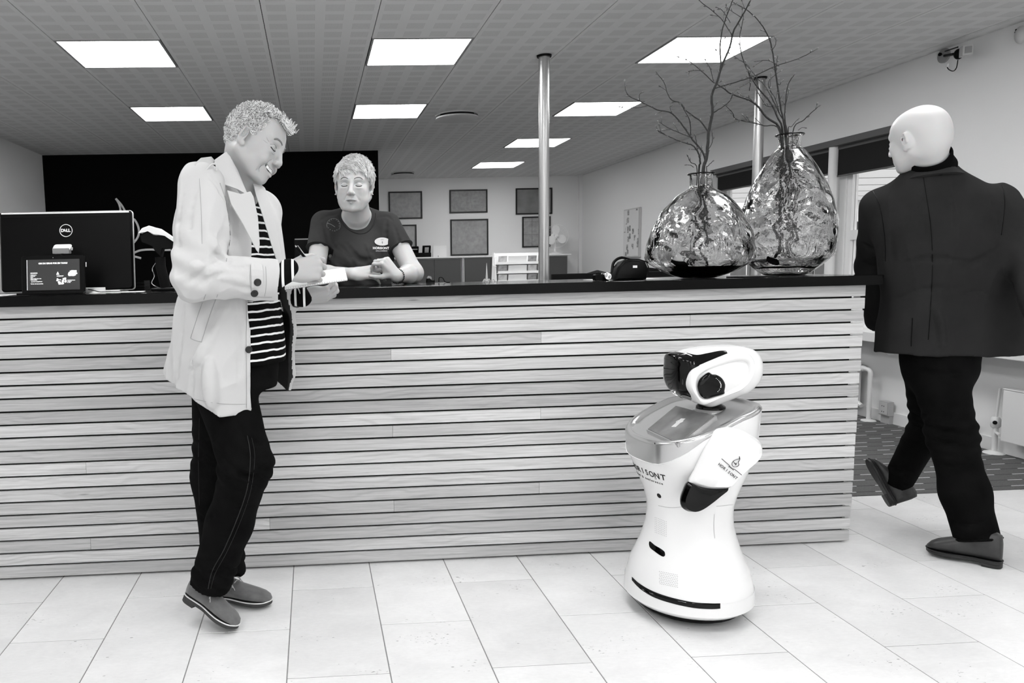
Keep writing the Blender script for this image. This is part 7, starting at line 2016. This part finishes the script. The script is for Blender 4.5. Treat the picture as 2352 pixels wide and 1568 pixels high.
# standing collar around the neck
cn = Vector(nb_c) + nv * .0
def ringat2(c, rx, t0=0): 
    return [c + Vector((cos(2 * pi * k / 36) * rx, sin(2 * pi * k / 36) * rx * .95, .016 * sin(2 * pi * k / 36 + t0))) for k in range(36)]
cc_ = P(2132, 389, 2.87)
obj('collar', loft([ringat2(cc_ + Vector((0, 0, .012)), .077, pi), ringat2(cc_ + Vector((0, 0, .016)), .081, pi), ringat2(cc_ + Vector((0.006, 0, -.020)), .094, pi), ringat2(cc_ + Vector((.010, 0, -.040)), .112, pi), ringat2(cc_ + Vector((.010, 0, -.046)), .100, pi)], cap=False), M_blzc, bald, smooth=60)
line_on(Bz, [(2120, 400), (2128, 450), (2138, 520), (2142, 600), (2138, 700), (2132, 780)], .0014, M_blk, bald, 'seam', .0002)
line_on(Bz, [(2096, 730), (2094, 770), (2093, 795)], .0018, M_blk, bald, 'back_vent', .0002)
line_on(Bz, [(2000, 430), (2020, 470), (2032, 540), (2034, 600)], .0016, M_blk, bald, 'seam', .0002); line_on(Bz, [(2302, 425), (2308, 470), (2300, 540)], .0016, M_blk, bald, 'seam', .0002)
# jeans
Jn = Solid()
h1, k1, a1 = P(2152, 830, 2.87), P(2186, 1000, 2.80), P(2243, 1232, 2.69)
h2, k2, a2 = P(2135, 830, 2.93), P(2136, 970, 3.04), P(2060, 1108, 3.14)
Jn.cap(P(2158, 790, 2.90), P(2162, 840, 2.90), .140, .128, k=.04)
Jn.path([h1, k1, P(2215, 1130, 2.72), a1], [.098, .079, .077, .074], k=.04)
Jn.path([h2, k2, a2], [.095, .068, .058], k=.03)
for a_, b_, r_ in ((a1, k1, 1), (a2, k2, 1)):
    ax = (a_ - b_).normalized(); e_ = a_ + ax * .008
    Jn.field((lambda e_, ax: lambda X, Y, Zz: np.maximum(cutplane(e_, ax)(X, Y, Zz), np.sqrt((X - e_.x) ** 2 + (Y - e_.y) ** 2 + (Zz - e_.z) ** 2) - .12))(e_, ax), e_, .12, op='s')
njw = sd_noise(81, 12)
Jn.field(lambda X, Y, Zz: -.0045 * njw(X, Y, Zz, 17) - .0040 * np.sin(Zz * 120 + 5 * njw(X, Y, Zz, 7)) * (np.exp(-((Zz - k1.z - .02) / .09) ** 2)), (0, 0, 0), 99, op='d')
crease(Jn, [([(2120, 850), (2160, 862), (2204, 856)], .010, 's'), ([(2130, 975), (2170, 990), (2210, 978)], .010, 's'), ([(2138, 1005), (2176, 1020), (2222, 1004)], .009, 's'), ([(2150, 1060), (2190, 1072), (2232, 1060)], .008, 's'), ([(2180, 1190), (2215, 1208), (2264, 1196)], .009, 's'), ([(2200, 1225), (2235, 1236), (2276, 1224)], .009, 's'), ([(2096, 950), (2112, 962), (2128, 956)], .008, 's'), ([(2046, 1070), (2066, 1084), (2090, 1082)], .007, 's')], .012)
Vn, Fn = Jn.mesh(.0055); obj('jeans', (Vn, Fn), M_jean, bald, smooth=True)
ax = (a1 - k1).normalized(); o_ = ax.orthogonal().normalized(); o2 = ax.cross(o_)
obj('trouser_hem', tube([a1 + ax * .006 + (o_ * cos(2 * pi * k / 32) + o2 * sin(2 * pi * k / 32)) * .0765 for k in range(32)], .005, 6, closed=True), M_jean, bald, smooth=True)
M_boot = mat('scuffed_dark_leather', .19, .45, var=(18, .45), bump=(60, .15)); M_bsole = mat('dark_leather_sole', .10, .5)
shoe(bald, (2.592, 2.608, .0065), (2.440, 2.790, .0065), (0, 0, 1), (M_boot, M_bsole, M_bsole), w=.110, h=.125, lace=M_bsole)
shoe(bald, P(2046, 1163, 3.11), P(1984, 1056, 3.22), (.80, -.25, .35), (M_boot, M_bsole, M_bsole), w=.098, h=.115)
